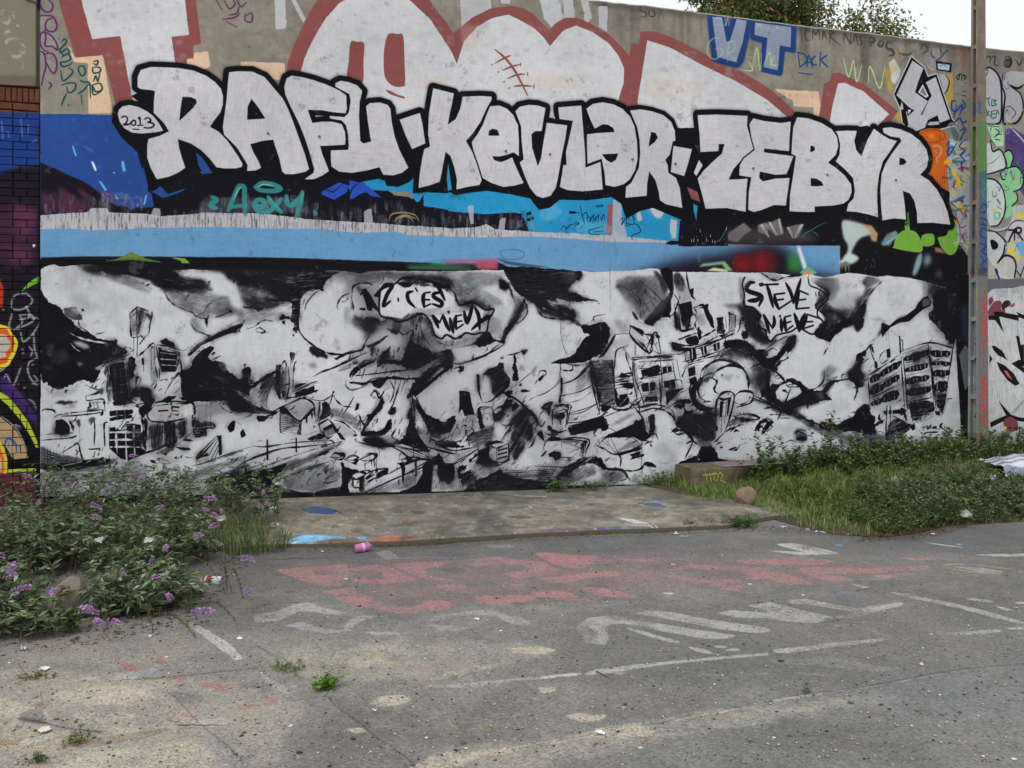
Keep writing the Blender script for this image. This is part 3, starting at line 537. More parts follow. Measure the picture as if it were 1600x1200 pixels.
# ------------------------------------------------------------------ paint on the wall, black and white mural
def paint_mural(c):
 K = (23,23,28); W = (203,204,208); c.jit = 1.1
 F = lambda t, **k: c.F(K,t, **({**k, 'sm': 1} if k.get('R',0) >= 3 or k.get('B',0) >= 3 else k))
 L = lambda w, t, **k: c.L(K,w * (1.6 if w < 9 else 1.35),t, **k)
 FW = lambda t, **k: c.F(W, t, **k)
 LW = lambda w, t, **k: c.L(W, w, t, **k)
 c.T(0,0,1)
 F('55,400 62,402 62,800 55,800')
 F('62,405 1000,430 1515,440 1515,830 62,830')
 # white ground coat with its ragged rolled upper edge
 FW('64,421 72,416 85,413 95,417 110,415 141,413 152,416 180,430 240,424 300,421 340,422 352,424 366,430 500,424 515,422 537,424 556,426 566,428 575,424 600,423 640,424 690,424 730,423 760,422 787,422 910,423 925,425 960,424 1000,422 1012,420 1025,420 1040,425 1130,425 1150,426 1200,426 1250,432 1262,428 1290,434 1325,426 1345,428 1370,433 1385,431 1420,434 1448,440 1464,446 1478,450 1484,480 1492,530 1496,580 1500,640 1502,700 1400,900 62,900',R=1.2)
 # soft greys
 for q in ('70,440 200,430 300,460 250,470','120,690 300,640 420,650 300,700'): pass
 # ---------------- tile A  (60,400)
 c.T(60,400,5)
 F('~116,28 200,38 224,56 280,60 344,74 360,86 384,104 404,110 440,112 492,104 536,96 520,80 480,72 440,60 416,44 412,36 376,28 280,16 160,24',B=12,st=-12,sa=.5)
 F('~132,32 172,32 208,44 184,56 152,48',B=14,a=.8); F('~188,36 320,32 400,36 424,48 440,68 360,74 280,58 216,54',B=5)
 c.F((90,92,96),'~200,56 256,56 320,76 360,104 344,116 280,96 224,76',a=.45,B=12,st=-22)
 F('~344,74 384,76 440,80 532,98 544,100 536,110 480,116 420,108 376,96',B=9,a=.8,st=-12)
 c.F((150,151,155),'~404,116 460,112 540,116 580,132 620,160 600,188 520,192 460,172 416,148',B=16,st=-10)
 L(9,'~396,112 404,132 424,152 452,166 480,176 492,188 516,196',S=5,a=.75); L(5,'~474,208 492,232 516,242 534,252',a=.9,S=3); F('~524,244 538,248 532,256',B=2); L(6,'~492,188 516,176 532,152 560,136 592,132',a=.5,S=8)
 c.F((120,122,126),'~472,200 492,192 520,240 492,236;536,132 592,124 640,168 640,192 584,168',a=.6,B=10)
 L(12,'~516,192 524,200 527,224',T=.2); L(10,'~520,200 528,196 532,184',T=.3); L(5,'~552,192 576,184 600,172'); F('~596,166 604,170 606,178 596,176',B=1); LW(6,'~544,172 532,192')
 F('~586,48 592,68 612,76 640,92 656,92 656,24 586,36',R=4,B=2); c.F((90,90,96),'~588,52 640,52 640,152 616,120 600,80',a=.45,B=14)
 # left dark plume
 F('~6,124 16,124 28,136 40,150 60,156 76,168 78,180 104,200 114,216 132,224 160,240 188,256 216,262 240,264 250,280 276,296 272,306 256,314 216,326 180,346 182,356 196,352 188,372 180,388 164,396 140,386 116,394 92,408 72,414 44,412 30,404 24,388 8,376',R=4)
 F('~76,168 92,162 116,160 120,164 100,168 136,188 132,200 100,196',B=5,a=.8,R=4); F('~132,166 140,164 144,172 138,174;126,176 132,184 128,188',B=1.5)
 c.F((110,111,116),'~80,170 116,164 132,180 108,194 84,184',a=.75,B=8)
 c.F((150,150,155),'~90,120 132,116 160,136 192,160 160,180 132,160 104,156',a=.4,B=22)
 LW(18,'~108,204 132,224 152,236',S=5); LW(10,'~96,238 116,250 148,262 176,268 216,276',S=3,T=.2); LW(7,'~144,256 172,266 216,272',T=.2); LW(6,'~100,272 116,290 132,300',a=.8,S=3)
 c.F((160,161,165),'~108,267 132,267 152,276 162,288 144,290 120,280;120,332 136,330 144,340 128,344',B=6); c.F((90,92,98),'~24,280 44,272 52,296 36,316 24,304',a=.6,B=9,st=60); c.F((70,72,78),'~36,304 80,288 104,320 72,340 36,332;12,344 40,336 48,356 24,360',a=.55,B=10,st=50)
 L(5,'~128,192 126,208 132,222 148,232 160,240'); F('~236,260 244,260 248,268 240,267')
 L(4,'~244,272 260,288 280,286 300,296',a=.9); L(4,'~8,348 6,372 12,392')
 c.F((140,141,146),'~8,396 36,416 96,412 132,394 120,424 80,440 32,432',a=.5,B=12)
 F('~52,458 72,452 104,454 120,456 92,462 64,463',B=5,a=.9); c.F((110,111,116),'~92,460 116,460 112,476 96,476',a=.5,B=8); L(5,'~146,402 168,412 196,420',a=.6,S=3); F('~184,418 202,414 200,432 188,428',B=5,a=.7)
 # left tower block
 FW('~178,348 276,308 304,316 288,360 288,444 224,468 208,452 206,356')
 L(5,'~176,349 200,336 276,310'); L(7,'~188,342 224,326 256,316',a=.8); L(6,'520,840 690,800')
 F('~220,344 236,336 268,330 272,360 276,404 284,456 256,460 240,464 234,448 230,400 224,372',R=2); F('~208,348 218,348 224,384 224,420 230,452 218,452 212,400',B=4,a=.85,st=85)
 for y in (885,945,1010,1070): LW(8,'590,%d 612,%d' % (y + 5,y - 3)); LW(10,'640,%d 672,%d' % (y - 4,y - 8),T=.6)
 LW(4,'~236,340 240,376 240,416 245,460',a=.8); LW(4,'~254,336 258,400 262,456',a=.5); L(4,'~274,324 280,384 290,448'); L(5,'~280,320 283,376 286,378')
 F('~283,320 300,318 304,344 298,360 299,376 283,378',R=3); LW(5,'725,810 728,870')
 # water tower
 L(6,'~285,181 306,162 312,160 344,172'); L(8,'770,400 768,630'); L(6,'~286,182 289,240 294,254 316,252'); L(8,'765,400 770,620'); c.F((120,121,126),'~289,188 306,168 306,248 294,250',a=.7,B=4,st=85); F('~310,172 340,172 332,180 320,224 312,248',a=.85,B=9,st=75); F('~334,176 350,188 348,200 340,188',B=3)
 L(5,'~356,174 354,192 348,216 346,256'); F('~352,176 357,174 356,184'); L(12,'775,630 770,780'); L(5,'745,640 742,770'); L(10,'790,690 835,630',T=.6); L(4,'~312,256 320,250 334,264'); L(3,'~348,220 340,248 316,248',a=.6)
 # round stair tower
 FW('~312,324 352,276 364,288 372,392 362,412 344,420 320,412 312,376')
 L(9,'~304,320 332,296 352,276 362,272'); L(6,'790,770 880,700'); L(5,'~362,276 364,336 374,384'); L(9,'~368,280 378,344 378,384'); F('~322,320 330,318 331,340 324,340'); L(5,'822,840 822,900'); L(4,'~352,288 354,344 353,360',a=.7,S=4); c.F((130,131,136),'~344,280 360,280 372,392 352,404',a=.5,B=8,st=88)
 F('~382,264 396,258 424,272 428,286 400,280 384,274',R=2); F('~394,258 402,256 404,264 394,264')
 L(5,'~362,276 400,282 452,296'); F('~374,284 432,298 432,344 428,362 384,362 378,336'); 
 LW(8,'~384,289 400,294 430,300'); LW(9,'~382,302 428,308',T=.7); LW(9,'~382,322 432,325',T=.7); LW(8,'~384,340 430,343',T=.7); LW(5,'965,720 970,900',a=.7); F('~382,348 424,346 426,360 416,352 384,360',R=2)
 L(6,'~436,298 442,308 440,320 430,360'); L(9,'~444,324 448,360 446,400 454,452'); L(4,'~440,304 432,320 444,344 424,384'); L(4,'~460,348 432,372 412,400 394,432'); L(5,'~476,340 448,360 420,388',a=.8); L(6,'~376,390 396,386 404,388',S=2)
 L(8,'~314,404 320,384 308,380 304,408'); L(9,'~312,404 300,420 290,452 288,460'); L(7,'~320,412 352,420 366,408 370,392'); F('~320,412 348,418 352,432 348,448 324,452',R=3); LW(5,'~332,416 334,440')
 # right dark hill
 F('~534,282 548,288 532,316 540,328 560,328 580,340 592,360 612,372 624,384 656,384 656,472 624,464 592,452 540,456 456,452 448,400 446,364 472,348 488,316 504,300',R=4)
 F('~466,308 496,276 532,256 568,236 592,228 640,210 640,218 616,236 572,252 552,260 508,280 480,308 468,314',R=2); L(6,'~640,208 612,220 592,228 568,244'); LW(6,'~480,298 504,276 524,266',a=.8)
 F('~540,308 548,298 554,302 544,312',R=2); c.F((110,112,118),'~560,336 580,332 592,360 576,360;536,372 580,380 612,400 580,396;600,384 624,392 640,408 608,400',a=.7,B=6,R=6); LW(6,'~608,416 628,424 640,436',a=.9,S=4)
 for i in range(14): LW(3,'%d,%d %d,%d' % (1200 + i * 24,1060 - i * 3,1270 + i * 24,1010 + i * 3),a=.35,S=3)
 c.F((120,121,126),'~352,436 400,436 428,444 400,460 360,460',a=.4,B=9)
 F('~360,456 384,452 404,438 432,436 428,444 412,452 448,452 456,458 420,460',R=2); L(6,'~360,458 440,456 484,460')
 # ---------------- tile B (60,560)
 c.T(60,560,5)
 L(9,'~146,118 172,112 196,104'); L(9,'~148,120 154,132 200,127 206,144 208,164'); L(8,'~160,136 162,150 154,156'); L(6,'400,345 500,340'); L(7,'~172,140 176,156;180,138 188,154'); L(8,'380,398 480,388'); L(5,'465,320 460,390')
 L(9,'~82,172 104,170 156,164 204,160',T=.3); L(6,'~72,182 120,178 168,173 200,168'); L(8,'~202,160 198,176 194,178'); L(5,'~102,166 104,176;154,166 154,178'); L(7,'~12,164 18,159 40,160 52,164'); F('~42,160 52,160 55,172 48,168'); L(5,'~50,184 64,176 96,178',a=.8)
 F('~54,192 76,190 90,200 98,216 98,230 76,236 52,236',R=2); L(7,'~68,240 80,236 108,232'); LW(3,'~64,208 88,210;68,216 92,219;70,200 86,202',a=.5)
 L(8,'~96,192 104,208 112,228'); L(5,'260,480 275,530'); F('~120,192 130,194 129,216 120,200',B=3,a=.8); L(5,'322,540 325,690',a=.7); L(6,'~174,186 176,224 174,272'); F('~158,188 176,186 172,200 162,208',B=5,a=.7); F('~156,282 192,280 192,285 160,286',B=1.5)
 L(4,'~8,240 40,236 68,235'); L(5,'~8,256 56,252 100,249 120,242'); F('~96,247 120,240 118,246 104,251'); L(6,'~72,296 104,276 120,266'); L(10,'~125,264 132,296 140,320'); L(5,'310,650 350,630'); F('~112,266 124,262 126,270',B=2)
 F('~9,276 44,294 92,306 136,312 140,320 80,326 8,328',a=.55,B=3)
 for i in range(15): L(3.2,'%d,%d %d,%d' % (22 + i * 24,690 + i * 6,30 + i * 24 - 8,830),a=.9)
 for i in range(5): L(3.2,'22,%d 140,%d 345,%d' % (705 + i * 24,748 + i * 17,785 + i * 8),a=.9)
 F('~8,332 80,328 168,314 216,314 224,322 160,340 100,352 40,348 8,348',R=5,st=8,sa=.6); F('~8,336 48,332 96,336 176,324 240,316 224,340 168,352 96,352',B=5,a=.7,st=10)
 c.F((96,97,102),'~8,352 120,348 224,336 280,352 256,384 160,392 80,400 16,416 8,400',a=.6,B=10,st=12,sa=.9); F('~12,344 56,344 88,352 40,356;152,386 192,382 208,385 176,390;100,374 168,360 208,352 160,370',B=3,a=.9,st=12)
 c.F((110,111,116),'~224,296 280,320 360,340 280,384 240,360',a=.4,B=12)
 # left mid buildings: tower block base
 F('~232,136 264,140 280,138 288,140 256,147 236,148',R=2); F('~222,172 224,164 296,160 296,172 276,176 224,180;222,188 248,180 292,176 294,186 276,188 224,196',R=2); LW(7,'~245,162 246,192;270,160 272,196'); L(4,'560,420 740,405')
 FW('~208,198 320,200 328,280 224,280',a=0)
 L(8,'~208,276 206,240 206,204 216,200'); L(6,'550,530 555,690')
 F('~222,216 264,212 320,208 320,280 336,288 336,298 280,320 256,312 220,280',R=2)
 for y in (575,635,690): LW(12,'560,%d 680,%d 790,%d' % (y + 3,y, y + 4),T=.7)
 for x in (608,682,745): LW(13,'%d,525 %d,620 %d,%d' % (x, x, x + 8,800 if x == 682 else 745),T=.8)
 FW('~240,192 276,200 288,216 256,224 216,208'); L(6,'~256,224 272,208 292,206 320,208'); L(6,'~260,218 276,200 284,200'); F('~228,216 240,214 240,224 228,224;276,210 296,208 296,218 276,219;302,208 318,208 318,218 302,218')
 L(16,'~308,148 320,160 324,188 328,224 326,248 334,280',T=.7); L(12,'~308,144 336,140 352,152 340,168 328,180 336,200 334,272 336,286'); F('~320,148 352,132 360,136 348,156 332,176 320,160',R=3); F('~300,104 344,100 352,132 328,136 320,120 296,116',R=4); LW(6,'~330,100 332,132;316,108 318,120'); L(10,'~328,136 360,132 352,120 348,100'); L(7,'~292,104 288,132 304,140')
 # right building
 FW('~340,172 368,138 472,136 488,152 486,180 490,252 464,248 464,196 360,200 340,184')
 c.F((206,196,198),'~348,172 376,144 460,140 476,160 460,188 368,196',a=.8,B=5)
 L(8,'~366,138 400,135 472,137 486,148 488,172 480,180'); L(7,'~364,146 348,164 340,180 352,196 372,199'); L(9,'~368,149 400,144 468,140 444,148',a=.9,T=.2); F('~374,162 404,160 407,165 374,167;414,148 442,150 440,156 420,154 420,162 438,163 440,166 416,165'); F('~420,176 444,172 436,180',B=2,a=.8)
 L(9,'~352,196 400,200 440,192 460,188'); F('~350,212 386,208 390,224 384,272 356,280 352,244',B=9,a=.9,st=86); F('~392,202 428,200 430,236 434,260 422,276 394,272',R=2,st=86,sa=.4); F('~437,200 460,192 460,236 442,256 438,236',R=2,st=86,sa=.4); L(5,'~386,208 390,272;434,200 434,256;352,216 354,276;464,188 462,240')
 L(12,'~482,180 484,216 490,248'); L(5,'~352,288 392,272 424,276 488,224'); L(7,'~304,304 352,290 392,276'); F('~392,268 424,276 400,300 368,296',B=5,a=.7,st=20)
 F('~486,182 496,196 536,196 552,208 554,218 524,224 528,240 492,244',R=5,st=0,sa=.6); LW(13,'~496,220 520,214 546,212',T=.4); LW(6,'~492,204 520,200 540,204',a=.7); L(4,'~524,132 524,224;537,132 538,208;564,140 580,160 592,164',a=.8); L(5,'~538,132 540,148'); F('~450,258 460,250 490,256 472,260',R=2)
 c.F((110,111,116),'~488,136 560,140 600,168 560,176 496,192',a=.35,B=12); F('~452,132 480,128 536,134 592,132 624,156 656,160 656,120 456,120',R=4)
 F('~590,218 600,200 612,192 616,200 612,224 600,232',R=2); L(4,'~612,194 636,208'); F('~630,232 640,220 648,240 636,248',R=2)
 L(7,'~492,312 520,280 558,242'); F('~556,242 572,240 574,300 564,304 562,256'); L(7,'~560,256 532,304;558,250 504,308 492,310;562,272 540,316;564,288 548,316',T=.4); F('~504,308 528,296 532,304 512,310',R=2); L(5,'~492,312 496,344')
 F('~424,276 472,280 476,286 456,288 432,280;348,316 364,318 370,330 352,326;424,308 436,306 428,316;440,308 452,300 448,312',R=2); c.F((120,121,126),'~352,304 400,304 460,320 400,332',a=.35,B=10)
 F('~360,362 384,352 402,356 400,362 376,366',R=2); L(6,'~224,372 280,368 360,360',a=.8); L(5,'~400,356 440,348',a=.8)
 c.F((100,101,106),'~400,396 440,376 520,344 640,304 656,308 600,336 520,368 440,396',a=.6,B=8,st=22,sa=1.); F('~520,388 600,352 656,332 656,400 600,392 560,396',B=12,a=.95,st=22); L(7,'~480,336 560,316 640,288',a=.7,D=.3); L(5,'~500,332 568,308 640,284')
 # ---------------- tile C (360,400)
 c.T(360,400,5)
 F('~0,40 52,44 100,40 168,46 224,48 320,48 344,52 312,68 292,96 290,110 272,106 240,112 224,128 218,160 212,200 210,232 206,242 196,232 200,212 188,200 192,172 184,144 120,140 80,96 24,80 0,68',R=3,st=4,sa=.35)
 F('~24,60 120,64 184,80 224,104 208,132 160,152 120,168 80,164 40,160 24,120',B=9,a=.75,st=8,sa=.9)
 c.F((130,132,136),'~32,48 72,44 100,56 60,64;100,66 168,68 208,84 160,80;40,104 88,96 132,120 160,132 112,132 60,124;208,88 224,104 216,100',a=.8,B=9,st=5); c.F((150,152,156),'~28,96 104,92 128,112 96,128 52,140 28,120',a=.65,B=12,st=4)
 FW('~0,68 16,76 36,132 56,156 40,168 0,160',B=14)
 L(8,'~100,128 120,144 160,156 200,140',a=.6,S=5); F('~40,156 68,162 96,160 104,164 88,176 76,166 40,162',B=2); c.F((120,122,126),'~24,176 120,168 192,180 192,200 120,204 60,216 24,208',a=.5,B=14,st=12); L(7,'~0,240 24,236 32,224 44,200',S=2); L(6,'~52,228 76,220 96,204 112,200 132,204'); L(6,'~0,232 16,224 36,216'); F('~152,200 164,180 172,188 184,188 188,198 172,196 160,200',R=2); F('~160,204 172,202 170,216 162,210',B=2); L(5,'~78,230 92,224 108,236 96,240 82,236'); L(4,'270,590 300,600'); F('~194,244 200,245 199,252 194,250')
 FW('~280,112 296,112 298,88 320,60 348,50 384,50 404,56 380,84 376,120 360,160 360,192 384,208 436,240 432,256 412,292 392,298 360,306 312,304 280,288 240,260 220,236 214,208 218,168 232,128 256,112',B=1)
 L(11,'~218,152 212,184 212,224 224,248 244,268 280,292 312,305 360,307 392,298 412,292 420,272 436,248',S=2,T=.4); L(6,'~232,168 240,144 264,116 280,108',S=2,a=.8)
 c.F((90,92,96),'~376,192 400,200 456,208 460,232 432,256 416,264 424,236 384,216',a=.75,B=12); c.F((140,142,146),'~360,80 384,72 400,88 380,120 360,132 352,120',a=.6,B=10)
 L(7,'~336,168 334,152 348,128 372,116',S=2); L(5,'~348,144 364,138 368,128',S=3); F('~380,124 400,136 396,160 380,168',B=7,a=.85); c.F((130,132,136),'~356,160 376,160 372,216 356,208',a=.5,B=9,st=80)
 c.F((110,111,115),'~384,80 400,60 480,48 532,56 600,56 640,60 640,84 560,84 520,72 480,76 440,88 400,84',a=.75,B=9,st=6); F('~536,68 580,60 640,64 640,88 560,86',B=7,a=.85); F('~520,84 528,100 560,98 572,86 560,84 540,80',R=2); L(10,'~380,116 384,96 404,86 432,86 448,96',S=3)
 F('~616,76 640,68 640,80 624,86',B=3)
 # speech-cloud 12 C'EST MIEUX
 FW('~380,132 388,96 408,86 432,88 452,96 472,76 480,66 504,72 516,96 532,104 568,96 592,90 640,90 640,224 624,208 612,192 588,180 572,182 560,188 552,168 532,160 512,164 492,180 480,196 468,204 448,196 432,192 416,198 396,192 384,180 388,160')
 F('~408,104 424,100 440,124 460,160 464,176 444,160 436,172 428,168 422,144',R=1); c.F((70,71,76),'~390,96 404,92 416,116 404,116',B=5,a=.8)
 F('~404,162 420,162 422,170 404,168',R=2)
 F('~448,120 464,112 480,96 496,86 508,90 506,104 496,124 490,138 504,140 490,152 472,165 478,144 482,124 468,130 452,128',R=.5)
 F('~520,132 528,136 524,142;530,138 536,142 530,146')
 F('~548,116 560,108 572,110 558,116 556,128 564,144 576,160 564,154 552,136;568,138 588,160 580,162;574,98 586,98 584,112 578,108;592,116 612,116 628,120 608,124 600,128 606,140 624,138 608,146 608,154 628,152 612,164 602,162 596,140;590,90 624,90 618,100 600,98')
 L(9,'~452,196 480,206 496,180 528,160 548,168 560,186',S=2); L(14,'~424,194 448,198 472,205',S=3)
 F('~384,184 400,194 432,194 468,206 488,192 516,168 540,164 556,180 560,200 536,208 532,236 516,244 504,232 508,200 472,216 424,208 392,196',B=10,a=.85,st=70); F('~490,226 516,230 532,218 524,240 512,244',B=3); F('~564,188 588,180 612,192 632,216 640,248 640,260 620,224 600,208 576,216 566,224',B=9,a=.9,st=75); L(9,'~564,186 588,179 612,194 630,208 640,240',S=2)
 c.F((120,122,126),'~536,224 552,216 560,264 548,280 536,256',a=.4,B=10,st=80)
 F('~250,284 260,282 280,296 304,312 300,320 276,316 256,308 248,296',B=5,a=.95); L(9,'~260,284 288,298 296,308'); c.F((110,111,115),'~240,336 264,332 272,348 256,352',a=.7,B=10); L(8,'~326,322 340,316 360,306 384,294',S=2); F('~328,318 338,318 336,325 328,324')
 F('~422,280 440,276 464,264 484,250 496,248 472,264 448,282 432,287',B=1,a=.9)
 F('~438,288 448,288 444,312 440,310',B=3); c.F((100,101,106),'~336,352 384,328 404,324 384,344 344,360',a=.6,B=9); L(5,'~260,376 288,360 328,348 360,328 400,312 432,300',S=2); F('~382,332 400,330 394,338 384,338',B=2)
 L(9,'~372,376 376,364 400,344 420,328 448,324',S=1); L(16,'~400,344 380,364 374,378'); L(6,'~372,396 384,394 420,396 444,384 480,380'); F('~372,394 384,392 400,396 376,400'); L(8,'~362,388 360,404 376,418 400,414 440,400',a=.6,S=4)
 F('~456,348 464,320 480,298 480,316 492,304 486,328 460,348',R=3,st=70,sa=.5); F('~484,304 500,280 496,308 486,320',B=4,a=.8)
 F('~556,276 564,240 570,232 568,264 584,276 616,296 624,320 600,336 576,340 552,340 556,312',R=4); F('~532,332 540,316 548,288 564,256 560,304 556,336',R=3); L(7,'~584,276 588,244 592,232',S=3); F('~460,332 508,324 552,330 624,332 608,340 560,352 520,340 480,336',R=3,B=1); c.F((110,111,116),'~576,224 592,216 624,240 640,280 640,312 616,280',a=.4,B=12)
 F('~440,392 460,382 496,376 540,378 540,384 500,386 480,394 472,404 460,412 444,404',R=4,st=0); F('~548,384 568,380 596,380 620,360 640,348 640,356 624,376 600,400 576,404 576,388',R=4); F('~624,316 640,304 640,320',R=3); L(14,'~640,348 616,372 592,396 572,412 556,440',S=2)
 L(5,'~456,416 440,432 444,440 464,444 480,428'); L(10,'~460,420 472,448 464,472',T=.5)
 F('~0,380 8,372 24,384 20,388 40,386 64,404 80,392 116,368 140,360 138,368 112,384 88,400 52,420 0,404',R=3); F('~36,356 44,348 60,346 66,356 64,368 60,384 72,388 72,400 44,400 40,376',R=2); L(6,'~46,348 43,340 52,340'); LW(8,'~56,372 60,396;64,376 71,396',T=.8)
 FW('~8,416 48,432 96,468 96,480 40,452')
 L(7,'~4,412 48,440 96,480'); F('~0,416 24,432 48,448 80,480 0,480',R=3); L(5,'~136,368 112,408 86,444'); F('~90,412 100,400 112,396 108,408 96,420',R=2)
 for i in range(7): L(4,'%d,%d %d,%d' % (340 - i * 8,970 + i * 22,240 - i * 2,1110 + i * 14),a=.85)
 # bent tower at 440
 F('~142,340 152,340 160,340 154,384 154,424 160,448 152,448 140,416',st=85,sa=.3,R=2); L(7,'~160,340 170,328 176,344'); c.F((130,132,136),'~156,348 176,340 180,396 172,452 160,448 154,400',a=.8,B=3,st=88); L(6,'~180,344 184,400 174,456'); L(7,'~188,340 190,304 200,308 192,336'); F('~186,304 198,306 190,332'); L(6,'~200,332 196,376 196,424'); L(4,'510,780 530,740'); L(5,'~206,328 200,340 200,360'); F('~162,424 170,424 168,444 162,440;160,360 168,358 166,366')
 L(8,'~180,444 224,436 272,420',T=.7); F('~200,408 216,398 240,396 232,402 200,416',R=2); F('~204,428 240,414 260,406 262,420 240,428 208,440',R=3); L(5,'~196,424 256,396 276,392'); L(5,'~202,420 272,396')
 F('~262,420 268,418 269,428 264,426')
 # ---------------- tile D (360,560)
 c.T(360,560,5)
 F('~0,92 24,112 48,136 88,152 132,164 120,172 72,172 24,164 0,154',R=5,st=-15,sa=.4); LW(12,'~8,96 40,116 92,152',T=.5); LW(20,'120,330 200,390',S=8,a=.6)
 F('~80,180 96,180 128,172 160,156 168,148 152,168 120,184 104,196 88,196',B=2,R=3); L(7,'~116,176 160,152 224,124 240,120')
 for i in range(8): L(4.5,'%d,%d %d,%d' % (350 - i * 9,150 + i * 22,225 + i * 8,320 + i * 10),a=.9)
 L(5,'~240,120 256,128 288,132 316,116 320,108'); L(6,'~320,106 318,120 308,152'); L(7,'~322,116 332,132 352,148 376,152'); F('~318,103 326,102 325,108 320,110')
 F('~152,152 168,150 192,176 216,196 248,160 264,150 262,160 224,196 220,240 208,236 216,200 172,172 160,176',R=2,st=-40,sa=.4); c.F((160,161,165),'~172,152 224,124 260,148 216,192',a=.8,B=3); L(7,'~172,152 224,124 262,150 216,195 172,154')
 for i in range(10): L(4,'390,%d 470,%d 540,%d' % (400 + i * 20,450 + i * 10,488 + i * 5),a=.85)
 c.F((110,111,116),'~156,172 212,198 212,240 160,224',a=.5,B=6,st=-10)
 F('~234,184 242,176 240,204 236,200;250,172 258,170 256,192;260,156 266,152 264,180 260,176'); L(5,'~264,160 268,204;276,140 280,144 272,200'); L(4,'~220,240 244,236 280,224',a=.5); L(5,'~156,152 156,224 168,236',a=.7)
 F('~288,140 300,136 312,152 308,180 280,192 288,168',R=4); L(12,'~294,132 286,176 276,200'); L(8,'690,350 690,420')
 c.F((90,92,96),'~312,156 352,160 380,176 400,192 400,224 360,200 312,180',a=.75,B=8,st=-25); L(9,'~352,176 368,152 386,120',T=.3); F('~394,140 404,142 400,160 388,164',R=2); F('~400,176 408,180 410,196 404,192',R=1); L(8,'~406,192 408,240')
 F('~272,204 304,188 320,200 352,244 360,256 344,252 332,232 304,256 280,224',R=1); FW('~280,208 306,192 316,204 286,220'); c.F((120,122,126),'~292,228 320,216 328,232 304,244',a=.9); LW(8,'~276,208 286,222 300,240 304,252',T=.7); LW(12,'770,610 850,575',T=.7); L(5,'690,515 760,478'); L(5,'~320,192 352,200 372,216 392,232',S=1); F('~384,236 396,236 394,244 384,244;388,252 394,252 390,260'); c.F((150,151,155),'~320,200 344,200 392,236 384,244 352,240',a=.6,B=4)
 F('~240,252 280,236 296,240 288,250 256,256',R=3)
 F('~400,270 432,260 464,244 488,260 496,276 472,280 432,280',B=6); F('~408,240 424,228 460,228 480,216 496,192 504,196 488,224 468,244 472,256 504,264 540,256 552,224 560,192 552,184 560,160 568,156 568,200 584,232 588,248 616,276 612,288 576,276 540,268 492,272 452,264 440,248',R=4)
 L(9,'~472,112 476,136 448,172 424,200 408,236',S=1); F('~468,136 480,136 472,160 444,188 432,192 428,176 444,168',R=3); LW(5,'~444,184 456,160 468,148'); L(6,'~436,116 452,100 464,124 480,104'); L(5,'~528,92 512,136 492,172',S=1); L(5,'~516,68 512,96 504,120',a=.7,S=2); F('~494,168 508,152 518,160 512,176 496,176',B=4)
 F('~568,104 580,136 596,160 604,192 600,200 612,176 640,188 656,192 656,248 640,248 624,240 616,208 592,176 572,128',R=4); F('~552,124 568,84 600,60 640,24 656,24 624,64 600,96 576,112',R=4,st=45,sa=.3)
 F('~512,260 532,256 544,240 580,264 624,288 600,288',R=3)
 # beams and terrace, lower centre-left
 L(6,'~0,296 68,276 112,276 192,264 296,256'); L(6,'~0,352 60,316 152,284 224,276 304,268'); L(5,'~40,324 100,304 132,296',a=.6); L(12,'288,640 290,790',T=.9); L(10,'515,625 515,730',T=.9); L(6,'470,635 515,628'); L(4,'290,790 325,790'); L(6,'215,650 250,640'); L(5,'~296,260 312,256 324,264 320,272 300,276 298,262'); L(8,'~260,312 304,288 332,280'); F('~272,300 288,290 304,288 320,292 296,300 280,306',R=3,st=25)
 F('~60,348 100,346 132,340 176,324 248,304 344,266 344,272 280,304 200,344 168,360 128,384 80,368 40,380 0,400 0,372',B=10,a=.6,st=20)
 F('~0,372 32,362 72,348 128,344 168,328 172,340 132,380 152,400 168,408 256,420 280,412 344,400 368,400 376,428 440,424 500,426 576,396 608,360 640,312 656,304 656,444 0,444',R=4,B=1); c.F((120,122,126),'~160,392 176,360 224,340 280,328 344,348 340,376 296,404 256,418 192,408',a=.9,B=10,st=18,sa=.8); c.F(W, '~168,396 208,360 280,348 328,360 280,384 240,396 200,404',a=.5,B=12,st=20,sa=.9); F('~292,352 308,344 300,364 294,360;288,388 336,380 304,394',B=2)
 FW('~308,288 400,256 500,272 600,304 616,320 592,348 560,384 500,412 440,420 376,424 372,392 348,348 352,328 308,304',a=.93,B=3)
 L(5,'~310,308 332,296 356,298 344,308 316,308'); L(5,'860,770 855,795'); L(4,'~314,316 320,328;324,316 322,332'); L(5,'~356,316 380,302 400,308 388,318 356,316'); F('~384,316 402,306 396,320 388,320'); L(5,'~404,316 436,296 456,310 424,320 404,316'); L(5,'~456,310 456,348;422,322 422,344;442,316 442,336'); F('~418,328 422,328 420,340;438,316 444,316 442,332'); L(6,'~436,296 460,296')
 F('~346,328 352,326 360,340 392,348 400,352 376,372 368,400 372,424 344,420 348,380',R=3)
 L(6,'~376,372 412,352 436,352 416,364 376,374'); F('~400,376 418,366 416,408 404,416 400,400',R=3,st=80); L(5,'~374,374 374,404'); F('~420,374 436,360 452,352 432,372 424,380;456,360 476,348 494,346 492,360 460,374 456,372;452,344 464,342 460,356 452,360',R=1); LW(5,'~460,366 488,352'); L(5,'~418,400 448,376 496,360 536,340')
 c.F((110,111,116),'~404,416 460,396 520,384 568,360 600,348 560,400 480,420',a=.6,B=8,st=28,sa=.9)
 L(14,'~524,328 538,336 540,388',T=.7); F('~522,326 542,338 541,384 536,384 536,342'); L(9,'~576,320 578,360'); L(5,'~496,356 580,320 624,308'); L(5,'~540,368 584,340 640,308'); F('~548,304 568,316 584,316 552,324',R=3); L(6,'~496,272 528,288 560,308 600,308'); L(5,'~520,268 560,284 612,292 624,308')
